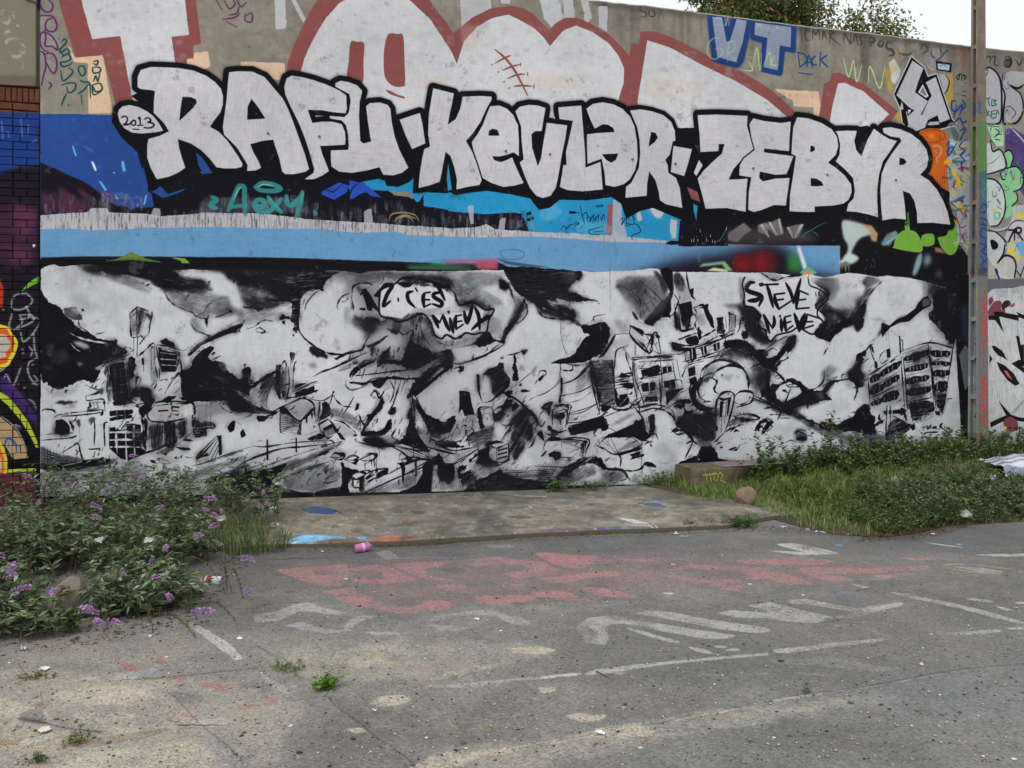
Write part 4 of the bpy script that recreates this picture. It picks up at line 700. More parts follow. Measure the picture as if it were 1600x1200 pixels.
 for i in range(4): L(4,'%d,%d %d,%d' % (1270 + i * 10,672 + i * 4,1470 + i * 6,750 + i * 4),a=.7)
 F('~616,312 640,316 632,340 624,424 600,424 576,400 600,360',R=2)
 # ---------------- tile E (660,400)
 c.T(660,400,5)
 F('~252,36 280,34 360,38 480,46 500,52 480,76 460,96 456,108 476,128 500,140 480,144 440,136 416,132 424,148 392,148 352,148 320,132 296,116 280,92 264,68',R=5,st=0,sa=.25); LW(3,'~332,76 384,76;304,96 340,100',a=.4)
 c.F((150,152,156),'~432,60 472,52 488,64 468,84 448,84',a=.6,B=8); F('~480,72 496,52 502,56 488,80',R=2)
 F('~452,116 488,120 512,132 548,141 520,140 492,142 472,136',B=4,R=3); L(5,'~500,138 520,136 550,142'); F('~548,146 554,148 551,152'); L(4,'~540,76 546,88;556,86 564,80',a=.6,S=2)
 F('~352,148 384,144 424,152 456,160 476,168 468,176 492,212 504,224 484,216 456,200 424,192 392,180 368,172',B=6,st=-18,sa=.7); F('~418,168 436,164 460,176 472,164 476,192 452,196 432,188',B=2,R=4); L(8,'~352,150 364,176 384,192 416,196 440,200',a=.8,S=2); c.F((190,191,195),'~384,136 432,140 480,160 472,164 420,156',a=.8,B=6,st=-15)
 c.F((150,151,156),'~472,168 488,172 496,200 480,200',a=.8,B=6); F('~496,216 520,216 560,208 576,212 586,236 576,276 560,304 532,320 516,328 480,334 404,336 440,320 468,312 488,284 508,256 524,244 504,240',R=5); c.F((100,101,106),'~552,216 572,212 576,232 560,236',a=.8,B=5)
 F('~404,336 432,324 476,308 504,316 520,328 480,332 440,328',R=3,B=1)
 F('~576,280 588,264 600,244 604,248 592,276 568,312 548,320',R=2); L(7,'~600,244 624,245 640,248'); L(6,'~540,206 534,196 540,188 572,182',S=2,a=.9); c.F((120,121,126),'~596,200 624,200 640,224 640,240 616,240',a=.55,B=14); c.F((120,121,126),'~604,88 640,72 640,120 620,112',a=.55,B=14)
 L(2.5,'~586,0 586,80 587,180',a=.55); L(3,'~432,196 434,256 448,304',a=.7); L(3,'~438,196 438,256;445,196 445,224',a=.5)
 c.F((120,122,126),'~16,56 80,60 128,52 200,52 248,60 256,80 224,92 168,100 120,132 104,120 96,92 60,80 16,76',a=.6,B=12,st=-5,sa=.8); F('~12,76 36,72 64,88 88,100 96,80 60,64 24,64',B=7,a=.75); c.F((120,210,150),'~144,80 168,76 176,86 156,92',a=.35,B=6)
 F('~240,72 264,80 276,100 256,108 240,100',B=6); F('~270,96 280,108 286,138 276,120',B=2); c.F((90,92,96),'~280,120 304,132 316,160 304,188 276,224 256,240 280,180 288,152',a=.75,B=7,st=65,sa=.8)
 F('~316,132 324,140 304,192 288,216 264,248 256,268 246,260 256,228 280,204 296,176 304,160',R=2,st=55,sa=.3); L(8,'~320,140 328,172 316,196 296,212')
 c.F((120,122,126),'~112,92 176,100 240,132 256,152 208,160 192,156 152,140 120,148',a=.6,B=9,st=-30,sa=.7)
 # cloud lettering EST MIEUX
 FW('~0,90 24,84 48,92 76,104 100,120 108,144 124,154 152,146 172,152 192,168 224,170 216,192 200,200 196,236 172,240 152,244 132,240 116,256 96,256 76,248 60,256 40,248 32,228 28,208 8,192 0,188')
 L(10,'~80,96 100,116 108,140 120,154 152,145 176,154 196,168 224,167',S=3); L(11,'~0,180 24,204 32,228 40,248 60,258 76,246 100,258 120,252 136,240 160,245 180,240',S=3)
 F('~120,152 132,158 152,146 176,156 200,170 224,166 192,148 160,136',B=7,a=.7)
 F('~0,88 24,89 12,98 2,98;4,116 24,112 26,118 12,124 8,132 24,136 8,144 6,152 24,148 8,166 0,160;30,116 52,112 56,120 40,120 40,132 56,140 62,152 52,160 36,158 30,144 48,152 52,148 32,132;30,86 48,86 64,108 80,104 72,120 74,148 66,132 60,112 36,96')
 F('~24,184 40,188 48,196 64,182 76,212 86,236 68,216 60,200 52,212 48,204 40,198 52,228 40,216 32,196;76,172 86,170 84,184 80,180;84,192 94,190 98,244 88,220;100,184 120,182 124,186 112,190 112,200 124,202 112,208 114,218 128,212 116,230 105,228 102,204;126,172 134,176 140,208 150,160 158,150 158,164 148,196 142,216 132,204;164,160 180,168 182,180 176,200 200,184 218,184 212,196 188,208 152,232 160,220 172,212 168,184;176,212 180,232 172,224')
 F('~160,272 176,256 196,240 208,236 220,256 240,264 256,260 256,272 224,268 200,280 176,284',B=3,R=3); F('~100,288 152,276 172,264 168,276 136,282',B=2); c.F((120,122,126),'~24,256 48,264 120,264 168,248 152,272 80,288 40,280',a=.6,B=14,st=60); c.F((110,111,116),'~0,200 16,200 28,232 24,264 8,256',a=.5,B=10,st=80)
 L(7,'~252,264 224,288 200,308 160,324 128,336 96,336'); L(5,'~256,276 216,300 168,320 136,332'); L(7,'~160,308 152,328 124,332'); c.F((120,122,126),'~192,224 224,188 248,200 240,248 216,240',a=.35,B=10)
 F('~64,304 76,292 92,296 96,340 84,352 68,348 24,372 0,388 0,368 40,344 72,324',R=3,st=30,sa=.4); L(7,'~0,372 32,344 68,316'); F('~0,292 24,296 24,320 12,336 0,340',R=5); L(8,'~24,312 48,304 72,296',S=3,a=.8)
 L(6,'~100,352 112,348 120,356 108,360'); L(5,'~124,336 128,352 116,368'); F('~28,380 52,376 44,388 32,388;8,392 16,390 14,396;54,372 60,372 57,377'); F('~0,384 8,388 4,400 0,404',R=2)
 F('~168,368 178,370 180,424 188,460 180,444 172,420',R=2); F('~188,368 208,352 232,344 240,332 254,334 256,356 266,372 276,384 272,408 248,432 232,444 216,428 218,400 214,372 192,372',R=2,st=35,sa=.35); L(5,'475,920 475,970')
 F('~240,320 254,314 252,322',B=2); F('~284,312 292,312 294,340 300,376 300,388 282,388 284,360 280,348 286,332',R=3); L(5,'~224,444 280,412 340,364',S=4,a=.7); L(9,'~316,296 288,306 264,310',S=2,a=.8); F('~308,296 328,294 316,308',B=3); L(4,'790,770 800,820',a=.8); c.F((120,122,126),'~304,344 316,340 320,360 304,356;340,360 360,340 348,380',a=.8,B=7,st=60)
 L(5,'~362,376 368,360 384,360 384,372 360,388 352,400'); F('~360,384 380,368 376,384 366,392',R=2); L(5,'~432,332 432,352 448,358 468,356 468,340'); L(4,'~428,360 424,392 392,424 352,440 332,452',a=.8); L(4,'~436,332 480,342 520,334')
 F('~306,420 316,416 332,420 340,422 320,426 310,426;300,404 310,396 310,408',R=1); F('~260,436 262,424 280,418 280,432 268,440',R=3); F('590,1130', ) if 0 else None
 L(7,'~256,476 266,444 288,446 324,476'); F('~432,380 438,380 438,424 432,424 428,456 424,456 431,424') ; L(5,'~440,400 480,380 516,340')
 c.F((110,111,116),'~480,384 504,372 528,360 524,384 500,416 480,440',a=.45,B=9,st=60,sa=.9); L(4,'~452,460 496,448 528,424',a=.7,S=3)
 F('~114,420 148,424 156,480 116,480 120,440',R=2)
 F('~524,332 536,324 592,324 596,332 602,400 608,464 552,472 540,424 532,368',a=.92,st=0,sa=.9); LW(6,'~536,332 538,384 548,460',a=.5); c.F((150,151,155),'~538,334 588,332 596,408 544,412',a=.5,st=1,sa=1.4)
 for i in range(17): L(3,'1350,%d 1490,%d' % (840 + i * 20,838 + i * 20),a=.9); LW(2,'1350,%d 1470,%d' % (850 + i * 20,847 + i * 20),a=.6)
 L(6,'~524,332 536,400 544,480;594,324 600,400 610,464')
 # ---------------- tile F (660,560)
 c.T(660,560,5)
 F('~114,102 120,104 122,160 112,176 116,136',R=1); F('~124,106 148,104 154,140 164,176 132,180 124,160',R=2); c.F((110,111,116),'~132,176 168,176 172,200 144,196',a=.5,B=8)
 L(3,'240,360 230,350',a=1); F('~0,148 8,168 32,184 72,200 80,188 104,180 100,204 80,208 64,216 52,236 40,244 24,240 20,224 8,192',R=4); c.F((110,111,116),'~64,200 160,188 168,212 152,240 120,248 64,240',a=.45,B=14,st=50); L(5,'~92,160 100,152;100,168 108,160',a=.6)
 L(5,'~120,216 128,210 140,210;132,216 140,240 148,276'); L(6,'~156,192 156,216 140,232',S=4,a=.6); F('~172,160 180,154 184,176 192,216 180,220 174,192',R=3); L(6,'~172,158 188,152 216,151'); L(6,'545,380 555,470'); F('~224,172 248,168 244,192 228,196',R=3,st=10); L(7,'~220,164 240,152 256,148')
 F('~144,248 168,228 208,220 224,212 216,256 200,272 160,276',B=6,a=.9,st=12,sa=.7); F('~40,260 72,256 104,260 116,272 136,272 112,280 72,278 44,272',R=4,B=1); L(9,'~60,252 72,244;116,256 100,264 92,252',a=.9)
 # tall leaning block
 L(8,'~236,200 264,128 288,124 328,160 368,208'); F('~260,144 264,128 284,128 276,152 256,164 244,196 240,192',R=2); LW(7,'655,350 690,345'); LW(6,'645,400 680,380'); F('~284,156 292,140 304,148 294,160',R=2); L(7,'720,310 680,420'); FW('~280,164 312,160 304,176 264,208 248,208'); c.F((150,151,155),'~256,208 288,200 280,224 260,240',a=.5,B=6); L(7,'~248,208 272,208 296,192 312,164'); L(5,'~308,160 280,208 244,260')
 F('~312,160 332,168 320,188 304,212 288,220 300,188',R=2,st=60,sa=.3); F('~320,196 330,196 320,224 304,248 294,256 308,224',R=2); F('~332,208 344,206 342,220 328,240 320,240',R=2); LW(4,'~320,200 308,236;338,212 328,232',a=.9); LW(8,'775,450 700,570',a=.4); L(5,'~336,192 280,280 256,320',a=.8)
 F('~288,220 304,248 280,288 264,304 256,304 272,264',a=.8,B=6,st=55,sa=.8); F('~292,280 316,256 320,276 304,304 292,320 280,304',B=6,a=.85,st=60,sa=.7)
 L(8,'~344,172 356,188 358,204 372,212 384,196'); F('~356,236 372,224 378,236 380,260 368,248',R=1); L(6,'~356,236 344,268 332,280;336,276 340,272'); F('~342,174 348,170 350,176 344,176')
 F('~370,154 384,140 404,134 410,138 396,148 394,160 400,168 396,180 388,160 376,160',R=2); FW('~380,150 400,140 388,156')
 L(6,'~432,60 436,88 430,140'); F('~428,116 434,114 432,140 428,140'); L(7,'~412,160 424,148 444,144 464,148 460,168 452,208'); L(6,'~408,164 406,208'); F('~410,176 444,174 444,184 436,192 432,208 424,192 416,188',R=3); c.F((110,111,116),'~416,188 440,188 436,236 424,236',a=.5,B=8,st=85); L(6,'~414,168 432,172 452,166;448,148 456,152 452,172'); F('~442,148 454,145 450,154')
 F('~390,210 400,208 404,218 420,224 424,240 404,240 400,228 390,222',R=2); LW(7,'~394,218 416,224;400,232 420,236'); F('~388,254 404,242 432,248 436,256 420,258 396,258',R=2); L(5,'~376,288 384,264 396,256;434,256 434,280;432,240 428,232')
 L(6,'~438,260 460,248 520,254 512,288 508,308'); F('~494,268 512,256 510,280 500,308 494,288',R=3,st=85); L(4,'~440,260 492,262 496,280;444,280 488,288',a=.7,S=2); L(5,'~438,80 480,64 520,20'); F('~520,12 528,4 528,24',R=1)
 F('~454,216 512,204 560,180 564,172 580,208 540,224 496,236 462,240',R=2,st=18,sa=.35); L(7,'~456,212 512,202 560,178'); LW(5,'~472,224 520,216 560,196',a=.5); L(4,'~456,176 500,168 536,148',a=.7); L(8,'~524,24 532,88 548,152 554,172'); F('~556,160 576,144 592,148 568,168',R=3); F('~544,96 600,94 606,140 560,148 552,132',a=.5,st=0,sa=1)
 F('~368,306 384,290 390,290 376,308;394,298 412,290 432,294 434,304 424,316 416,320 408,308 396,308',R=2); L(5,'~424,308 452,310 460,308')
 for i in range(13): L(4.5,'%d,%d %d,%d' % (720 + i * 24,940 - i * 1,800 + i * 22,840 - i * 3),a=.95)
 for i in range(6): L(4,'%d,%d %d,%d %d,%d' % (640 + i * 14,870 + i * 17,840,880 + i * 13,1090,860 + i * 17),a=.9)
 L(5,'~352,336 440,340 472,340'); L(5,'~440,340 476,308;452,336 484,316;432,320 476,316',a=.9); F('~416,372 448,340 480,320 504,308 544,306 556,316 568,340 560,344 532,328 496,336 464,356 424,376',R=3,st=30,sa=.5); F('~544,316 560,312 576,340 616,344 640,368 640,376 616,352 560,344',R=3)
 c.F((90,92,96),'~424,380 480,348 536,332 544,360 480,384 440,396',a=.75,B=10,st=32,sa=.9); c.F((150,152,156),'~552,344 600,348 636,376 624,396 560,392',a=.6,B=12); F('~568,360 608,352 624,376 600,384 576,376',a=.5,B=12)
 F('~248,348 256,360 304,374 344,380 384,384 412,376 424,380 424,404 360,412 240,416 160,420 132,420 136,404 192,372',R=3,st=5,sa=.2)
 # lower-left of tile F: cubes, doorway
 L(5,'~0,296 48,276 100,288 176,276;48,276 8,272;52,320 108,288 176,276'); L(7,'270,800 440,700'); c.F((140,141,146),'~96,304 160,280 172,276 112,320',a=.6,B=5)
 F('~0,336 24,316 56,304 60,308 40,328 32,360 28,424 0,430',R=2); F('~42,328 64,326 96,328 102,336 100,360 96,372 72,396 60,384 44,372',R=2,B=1,st=86,sa=.3); c.F((120,121,126),'~44,360 96,360 96,384 60,404 44,388',a=.6,B=7,st=86); L(5,'~32,360 28,420;100,332 104,384 110,420;94,360 102,420')
 F('~112,340 128,332 132,344 140,346 112,352 120,360 160,352 152,360 116,370 110,360;124,376 160,364 158,376 132,388 128,400 122,392',R=2); L(8,'~112,340 120,336;148,324 152,316 172,304;152,324 172,316'); L(5,'~104,328 108,320 176,284'); L(6,'440,700 440,760')
 F('~208,260 232,256 264,264 268,304 232,328 208,288',R=2); FW('~212,268 232,276 232,316 210,292'); for_y = (705,730,755)
 for y in for_y: LW(11,'590,%d 660,%d' % (y + 8,y - 5),T=.7)
 LW(6,'~224,262 240,272 260,268',a=.9); F('~176,288 204,280 216,312 240,332 208,340 176,328 160,340 172,312',B=5,R=4); c.F((120,122,126),'~160,332 256,328 200,372 136,408',a=.5,B=10,st=30,sa=1.); L(6,'~132,412 192,376 256,340',a=.9); L(5,'~224,340 268,320 280,308',a=.7,S=3)
 F('~200,264 212,260 208,280 200,296',R=2)
 L(5,'~544,272 584,292 612,308',T=.8); L(7,'~560,248 612,300'); L(6,'~552,256 536,276'); F('~576,248 600,232 624,222 640,224 640,236 616,240 588,248',R=4); L(5,'~544,280 548,296')
 c.F((120,121,126),'~592,276 640,256 640,272 608,296',a=.8,B=3); L(8,'~608,300 640,286'); L(7,'~616,308 618,340')
 L(4,'~556,236 560,224;572,236 576,224',a=.8); L(5,'~568,172 592,152 640,144'); c.F((110,111,116),'~576,216 640,188 640,200 584,228',a=.4,B=6)
 # ---------------- tile G (940,400)
 c.T(940,400,5)
 c.F((100,102,106),'~44,80 80,64 132,68 168,60 200,92 204,132 192,172 172,188 152,200 120,196 104,160 72,128 52,104',a=.75,B=12,st=40,sa=1.)
 F('~40,96 80,80 132,80 120,104 80,108',B=10,a=.6); L(9,'~100,120 132,144 152,176;120,100 160,132 184,148;80,112 112,144 120,176',a=.5,S=7)
 F('~184,44 216,40 224,80 224,116 216,144 216,176 200,188 176,196 160,216 148,216 132,208 140,196 160,172 180,148 200,128 212,112 200,84',R=3,B=2); F('~160,48 188,60 208,96 192,120 180,80',B=6,a=.8); F('~160,216 176,192 212,180 216,192 188,192 172,204',R=2); FW('~172,204 208,190 224,236 192,236',a=.8,B=5)
 F('~220,68 240,52 260,80 256,108 236,104',B=7,a=.85,st=85,sa=.6); F('~264,44 272,80 276,104 288,100 286,124 296,140 280,128 272,108 264,72',R=2,B=1); c.F((130,131,136),'~228,92 272,92 276,136 248,148',a=.55,B=8,st=85,sa=.9); L(6,'~224,116 240,140 244,160')
 FW('~216,148 248,152 260,240 296,236 304,224 360,224 352,176 328,152 280,160')
 F('~242,154 260,146 280,144 280,160 288,184 264,200 256,224 248,200',R=2,st=84,sa=.4); L(5,'~240,160 246,224 256,236 288,228'); L(9,'~228,152 230,184 236,232'); F('~224,176 232,172 236,232 230,224'); L(4,'~256,196 280,184;288,160 296,176 292,188'); F('~316,156 332,150 334,172 348,192 352,224 344,220 332,192 328,172',R=4); L(6,'~288,160 312,162 332,151'); L(6,'~288,180 298,196 292,216 312,256'); c.F((130,131,136),'~288,188 320,180 328,216 304,216',a=.5,B=8)
 L(4,'~312,104 320,100;332,112 340,120',a=.6)
 for i in range(30):
  r = random.Random(40 + i); x, y = r.uniform(760,920),r.uniform(250,470); L(3.5,'%f,%f %f,%f' % (x, y, x + r.uniform(-8,8),y + 6),a=.5)
 L(6,'~240,262 272,248 296,240'); L(6,'600,660 740,620'); F('~264,260 296,248 304,272 272,276',R=3); F('~298,228 308,224 312,256 304,260',R=3); L(7,'~308,256 340,240 356,228')
 F('~358,196 368,192 376,200 384,224 384,240 360,240 362,216',R=4,st=0,sa=.6); L(5,'~396,176 400,192 398,240;402,182 418,188 416,224;436,192 444,200 424,240'); F('~396,176 402,174 404,184 398,188;438,200 444,196 442,208'); c.F((120,121,126),'~400,184 416,188 416,236 400,236',a=.6,B=4); F('~436,240 456,236 456,252 444,260',R=3,B=1); L(5,'~448,224 458,236 452,264')
 F('~368,248 400,242 376,256',R=2); L(10,'~216,276 256,288 288,286 360,264 416,244',T=.3); L(6,'~240,308 288,288 384,256'); L(7,'~332,256 332,268;344,250 348,262;324,256 320,264;356,244 360,256')
 F('~216,280 224,276 248,286 276,288 280,296 256,298 232,298',R=3); L(6,'~208,272 240,276 280,282')
 F('~276,298 294,292 298,320 280,332',R=2); F('~310,288 324,286 328,304 316,308',R=2); LW(5,'800,715 810,760'); F('~350,284 362,280 364,296 352,298',R=2); L(5,'~260,304 264,328 280,332 308,324 340,316 380,308'); L(6,'~256,348 280,338 320,328'); L(6,'640,880 760,850'); F('~272,352 290,348 292,360 280,370',R=2); F('~276,384 296,378 298,392 276,400',R=2); L(6,'~264,348 248,384 240,396'); L(5,'~388,256 384,272 376,296'); L(6,'680,820 680,860')
 F('~380,272 400,264 424,276 448,264 472,280 480,292 500,320 520,340 512,352 480,320 460,340 440,352 424,348 400,328 376,304 384,288',R=4)
 # dome clouds
 FW('~376,316 384,292 408,282 440,284 464,296 478,316 472,340 444,348 424,340 404,328')
 for q in ('~376,320 392,296 424,284 460,304 476,328','~380,320 400,304 432,300 452,320 464,340','~392,292 424,296 444,320','~356,336 384,320 416,332 444,352','~368,316 404,304 424,288','~424,276 448,288 472,308 484,320'): L(4,q, a=.85,S=1)
 c.F((110,111,116),'~384,296 424,288 460,304 440,312 400,312',a=.4,B=8)
 FW('~312,360 328,340 360,332 400,340 436,356 452,376 456,408 444,420 400,428 384,436 352,444 348,468 320,464 300,432 304,400 332,384'); FW('~444,352 472,332 496,348 500,372 484,400 484,424 464,420 456,392'); FW('~500,352 532,348 576,384 560,400 536,384',B=6)
 c.F((120,121,126),'~336,352 384,340 360,368 340,384 328,368;360,376 416,368 400,392',a=.45,B=9); c.F((100,101,106),'~468,336 500,344 508,380 488,420 476,400 492,368',a=.7,B=9); F('~492,376 512,360 528,360 524,400 540,440 532,460 516,452 500,424 492,400',B=6,R=5)
 L(10,'~400,328 424,342 444,356 456,384 458,412'); L(7,'~308,384 312,360 332,340 360,330 400,326',S=1); L(8,'~312,392 336,380 360,392 352,416 364,432'); F('~276,416 296,400 304,384 320,380 312,400 296,424 296,452 320,472 348,472 352,480 304,480 280,448',R=4,st=70,sa=.3); F('~320,384 340,376 336,388 324,394;348,416 356,416 358,430',R=3); L(5,'~372,368 378,372 374,376;400,420 402,416')
 F('~480,296 504,292 520,304 512,320 532,316 560,300 576,280 580,256 608,250 604,280 580,296 560,320 540,340 552,352 536,360 520,352 500,344 488,320',R=4,B=1); F('~576,320 552,328 544,348 568,332 584,320 580,312',R=3); FW('~560,332 584,320 600,288 608,256 640,244 656,280 656,416 624,408 612,388 592,396 576,384 560,352',B=2)
 L(9,'~576,384 592,396 612,392',a=.8); F('~528,424 532,400 560,400 584,384 616,392 640,416 640,448 624,440 600,460 580,464 560,472 536,448',R=5,a=.95); FW('~544,424 560,404 588,394 616,408 628,424 608,440 588,448 568,460 548,444',B=1,R=3); L(5,'~564,422 572,420 580,428;590,416 576,448 564,480')
 # STEVE NIEVE cloud
 F('~424,152 444,160 472,164 488,172 492,192 488,224 508,240 520,260 532,264 520,280 492,272 472,256 452,224 440,188',B=12,a=.9); F('~484,192 492,224 516,248 528,264 548,256 540,272 504,260 480,240',B=6,a=.8); c.F((90,91,96),'~376,152 416,150 440,160 400,164',a=.6,B=9); c.F((120,121,126),'~428,72 444,68 444,140 432,132',a=.6,B=8); c.F((120,121,126),'~488,52 532,52 560,60 568,68 532,76 508,64',a=.6,B=5)
 FW('~442,80 448,68 472,72 496,76 524,66 536,76 576,72 624,64 656,64 656,240 624,224 600,240 560,240 548,248 540,256 528,266 516,256 516,236 496,224 488,204 496,184 472,160 448,158 444,136')
 L(12,'~444,68 440,88 446,120 444,148 450,159 472,160 486,176 496,188 488,204 494,224 512,232 516,252 528,266 538,256 548,244',S=3); L(10,'~500,54 516,64 532,74 552,75 568,68 600,62 624,66',S=2)
 F('~452,96 460,80 478,78 476,86 464,92 464,104 500,120 504,132 496,152 486,164 478,166 488,140 486,132 468,136 460,140 456,138 480,124 460,116 454,108;490,90 498,80 508,86 506,92 532,90 552,86 532,98 524,100 532,128 536,160 524,132 514,100 500,100 490,100;538,118 544,114 572,116 560,122 550,124 552,136 568,134 556,142 560,154 592,140 556,164 552,166 548,144;570,86 580,86 600,128 612,84 624,72 612,104 604,140 600,148 590,132 580,104;620,108 632,108 656,116 636,120 624,124 628,136 656,140 636,146 622,160 656,158 624,166 608,164 616,144')
 F('~502,184 512,186 532,216 538,208 536,188 544,188 548,204 546,224 536,230 520,204 518,216 530,244 520,236 508,204;554,186 560,184 558,192;558,196 564,200 564,236 558,224;570,192 588,186 590,190 578,196 580,204 590,204 582,212 584,224 596,218 582,234 574,232 576,216;602,188 608,192 616,224 632,188 640,184 628,212 618,236 612,228')
 F('~496,202 500,202 498,208;494,168 500,168 498,172')
 L(9,'~488,312 532,276 592,244',S=3,a=.7); L(6,'~492,316 520,296 536,288 548,296'); L(5,'~496,304 536,276'); c.F((130,131,136),'~500,304 560,260 600,240 592,260 552,280 512,312',a=.4,B=8,st=35)
 # mid block with balconies
 FW('~40,248 80,240 96,316 224,320 248,344 256,440 224,480 44,480 40,360')
 c.F((150,151,156),'~0,200 24,216 40,240 24,280 0,320',a=.4,B=10); F('~0,216 12,208 24,228 24,256 8,288 0,296',R=4); L(8,'~0,316 24,280 44,248'); L(7,'110,610 220,605'); L(6,'~88,216 88,248 108,260 132,280 152,308;88,216 116,228 132,244'); F('~86,218 116,226 132,244 128,252 94,224'); L(8,'~132,244 156,248 160,260 150,308'); L(6,'~108,260 106,312;112,268 148,308;160,260 180,308;136,280 160,256;164,272 148,296'); F('~152,252 164,256 160,276 154,272',R=1); c.F((170,171,175),'~92,222 128,248 140,280 96,256',a=.6,B=3); F('~164,244 180,248 184,256 172,256',R=2); F('~96,176 104,180 120,208 140,210 128,212 104,196',B=3,R=3)
 L(5,'~40,300 60,288 84,276;64,296 84,280;42,304 40,372'); L(6,'~74,296 80,328 90,352 96,372;82,304 86,344'); F('~60,364 72,368 70,374 56,374',R=2)
 F('~96,316 160,312 208,310 224,316 192,320 160,320 128,320 100,326',R=3,st=2); L(7,'~96,320 98,384 108,432 112,452'); F('~98,332 108,348 116,404 108,440 102,400',a=.35,B=7)
 L(6,'~116,352 160,348 176,340'); F('~122,356 160,348 162,372 136,376 126,372',R=2); LW(9,'340,880 345,935',T=.8); F('~162,356 180,344 184,360 172,368 164,372',R=4); F('~188,348 216,344 218,362 192,362',R=2); LW(10,'510,865 515,905',T=.8); F('~124,402 164,394 168,420 128,424',R=2); LW(9,'~148,396 150,422',T=.8); F('~196,392 228,388 232,410 200,412',R=2); LW(12,'~215,390 217,412',T=.8); L(7,'~178,340 182,400 186,472'); L(5,'~222,332 228,372 240,416'); L(6,'~112,384 168,372 216,362;124,432 176,424')
 F('~136,444 172,440 174,452 140,456',R=2); LW(4,'~140,448 172,445'); F('~138,464 174,460 172,466 140,470')
 F('~200,426 252,412 256,416 224,430 228,440 208,460 204,468',R=2); L(6,'~192,420 224,424 256,412'); FW('~224,424 236,420 216,448 208,452')
 for (y, w) in ((950,8),(990,7),(1010,9)): L(w, '105,%d 180,%d 245,%d' % (y, y - 10,y - 15))
 F('~60,408 92,400 100,408 96,416 76,414',R=2); F('~44,388 60,384 92,380 56,390'); F('~40,416 48,420 52,448 68,448 82,436 80,464 52,464 44,448',R=3); LW(6,'~52,468 80,440')
 c.F((120,122,126),'~0,324 32,324 38,400 42,460 24,468 0,468',a=.8,st=0,sa=1.)
 for i in range(18): L(3.2,'0,%d 90,%d' % (815 + i * 20,812 + i * 20),a=.9)
 L(7,'~32,326 38,400 46,464'); L(8,'0,1050 90,1040'); F('~0,464 16,468 12,480 0,480',R=3)
 # ---------------- tile H (940,560)
 c.T(940,560,5)
 FW('~8,168 40,160 100,132 120,120 124,192 92,224 32,240 8,224'); F('~48,132 80,116 86,136 76,148 52,152',R=3); LW(7,'130,380 200,300'); L(6,'~36,160 72,132 86,124'); L(7,'~32,156 80,160 104,132 108,128'); L(5,'~8,168 32,152 40,160 64,164'); c.F((130,131,136),'~24,212 80,176 104,168 96,180 56,204',a=.8,B=6); F('~0,192 12,204 24,208 16,224 0,224',R=3); L(5,'~0,184 8,172 20,168')
 F('~106,192 120,196 132,188 140,232 160,236 148,248 120,260 96,248 80,236 52,232 32,240 8,248 24,236 60,224 92,216',R=4); F('~144,184 164,176 166,224 160,240 148,236 150,208',R=3,st=85,sa=.3); c.F((100,101,106),'~120,192 144,184 148,240 128,240',a=.6,B=5,st=85)
 L(7,'~120,168 160,156 184,160 200,164 224,184 236,212 240,216',T=.5); L(6,'~120,176 116,148 108,132;188,160 184,140 180,124'); L(7,'~224,172 228,184 224,192'); L(6,'~156,240 168,236 176,252',a=.8); L(8,'~128,256 148,260 156,276',S=3)
 F('~132,128 172,124 176,134 136,136',R=2); LW(4,'350,330 425,322'); L(6,'~134,142 176,140;120,120 132,132')
 F('~200,108 248,96 256,94 224,116 200,144 204,128',R=2); LW(7,'520,330 580,290'); L(6,'~200,160 228,140 252,132;224,148 240,132 256,152;232,120 256,148'); F('~224,152 240,140 256,152 248,160 236,152',R=2)
 F('~240,132 272,128 280,140 264,140 260,152 268,164 288,160 276,176 256,180 244,204 240,216 232,200 248,184 256,168 256,152',R=4); c.F((60,62,66),'~256,184 280,172 320,176 340,188 344,224 340,256 312,264 288,244 256,216 240,216 248,192',a=.95,B=5,st=10,sa=.5); c.F((140,142,146),'~312,188 340,200 340,216 316,208;288,224 328,224 336,248 296,244',a=.5,B=8)
 L(7,'~276,176 296,160 308,152 320,160 328,176 348,192',T=.6); FW('~280,172 304,154 316,160 296,168',a=.7,B=2); F('~280,92 296,72 304,80 296,104 300,132 320,148 348,156 340,164 316,160 296,152 280,128',R=4,st=75,sa=.3); F('~240,216 264,218 280,236 288,256 296,264 280,256 260,232',R=2); F('~216,232 228,218 240,220 256,228 236,228',R=3,B=1)
 L(12,'~264,268 276,260 288,260 298,268',S=2); F('~300,308 304,288 316,272 344,274 360,296 364,316 344,320 312,320',R=3); F('~240,328 272,312 296,304 304,316 360,312 400,320 416,320 416,332 240,332',R=3); c.F((90,91,96),'~296,256 340,256 348,276 304,276',a=.8,B=6); F('~344,224 352,240 348,256 342,248',B=3,a=.8); F('~348,264 372,240 400,218 420,212 416,218 384,232 360,260',R=2)
 # small slab tower
 FW('~348,216 362,124 418,110 408,180 376,232'); L(8,'~348,212 356,168 364,124 416,112'); F('~364,124 416,111 412,120 392,130 366,134',R=1); L(7,'~416,112 404,180'); L(7,'~392,132 384,180 372,232'); F('~366,138 388,136 384,168 378,200 360,200 362,160',st=84,sa=.9,R=1); L(5,'870,560 930,580'); F('~354,202 366,204 362,220 352,218',R=1); F('~390,112 398,109 400,114'); L(5,'~400,120 394,168 386,188;378,132 372,192',a=.9); c.F((130,131,136),'~400,120 412,116 404,176 392,188',a=.5,B=3,st=82)
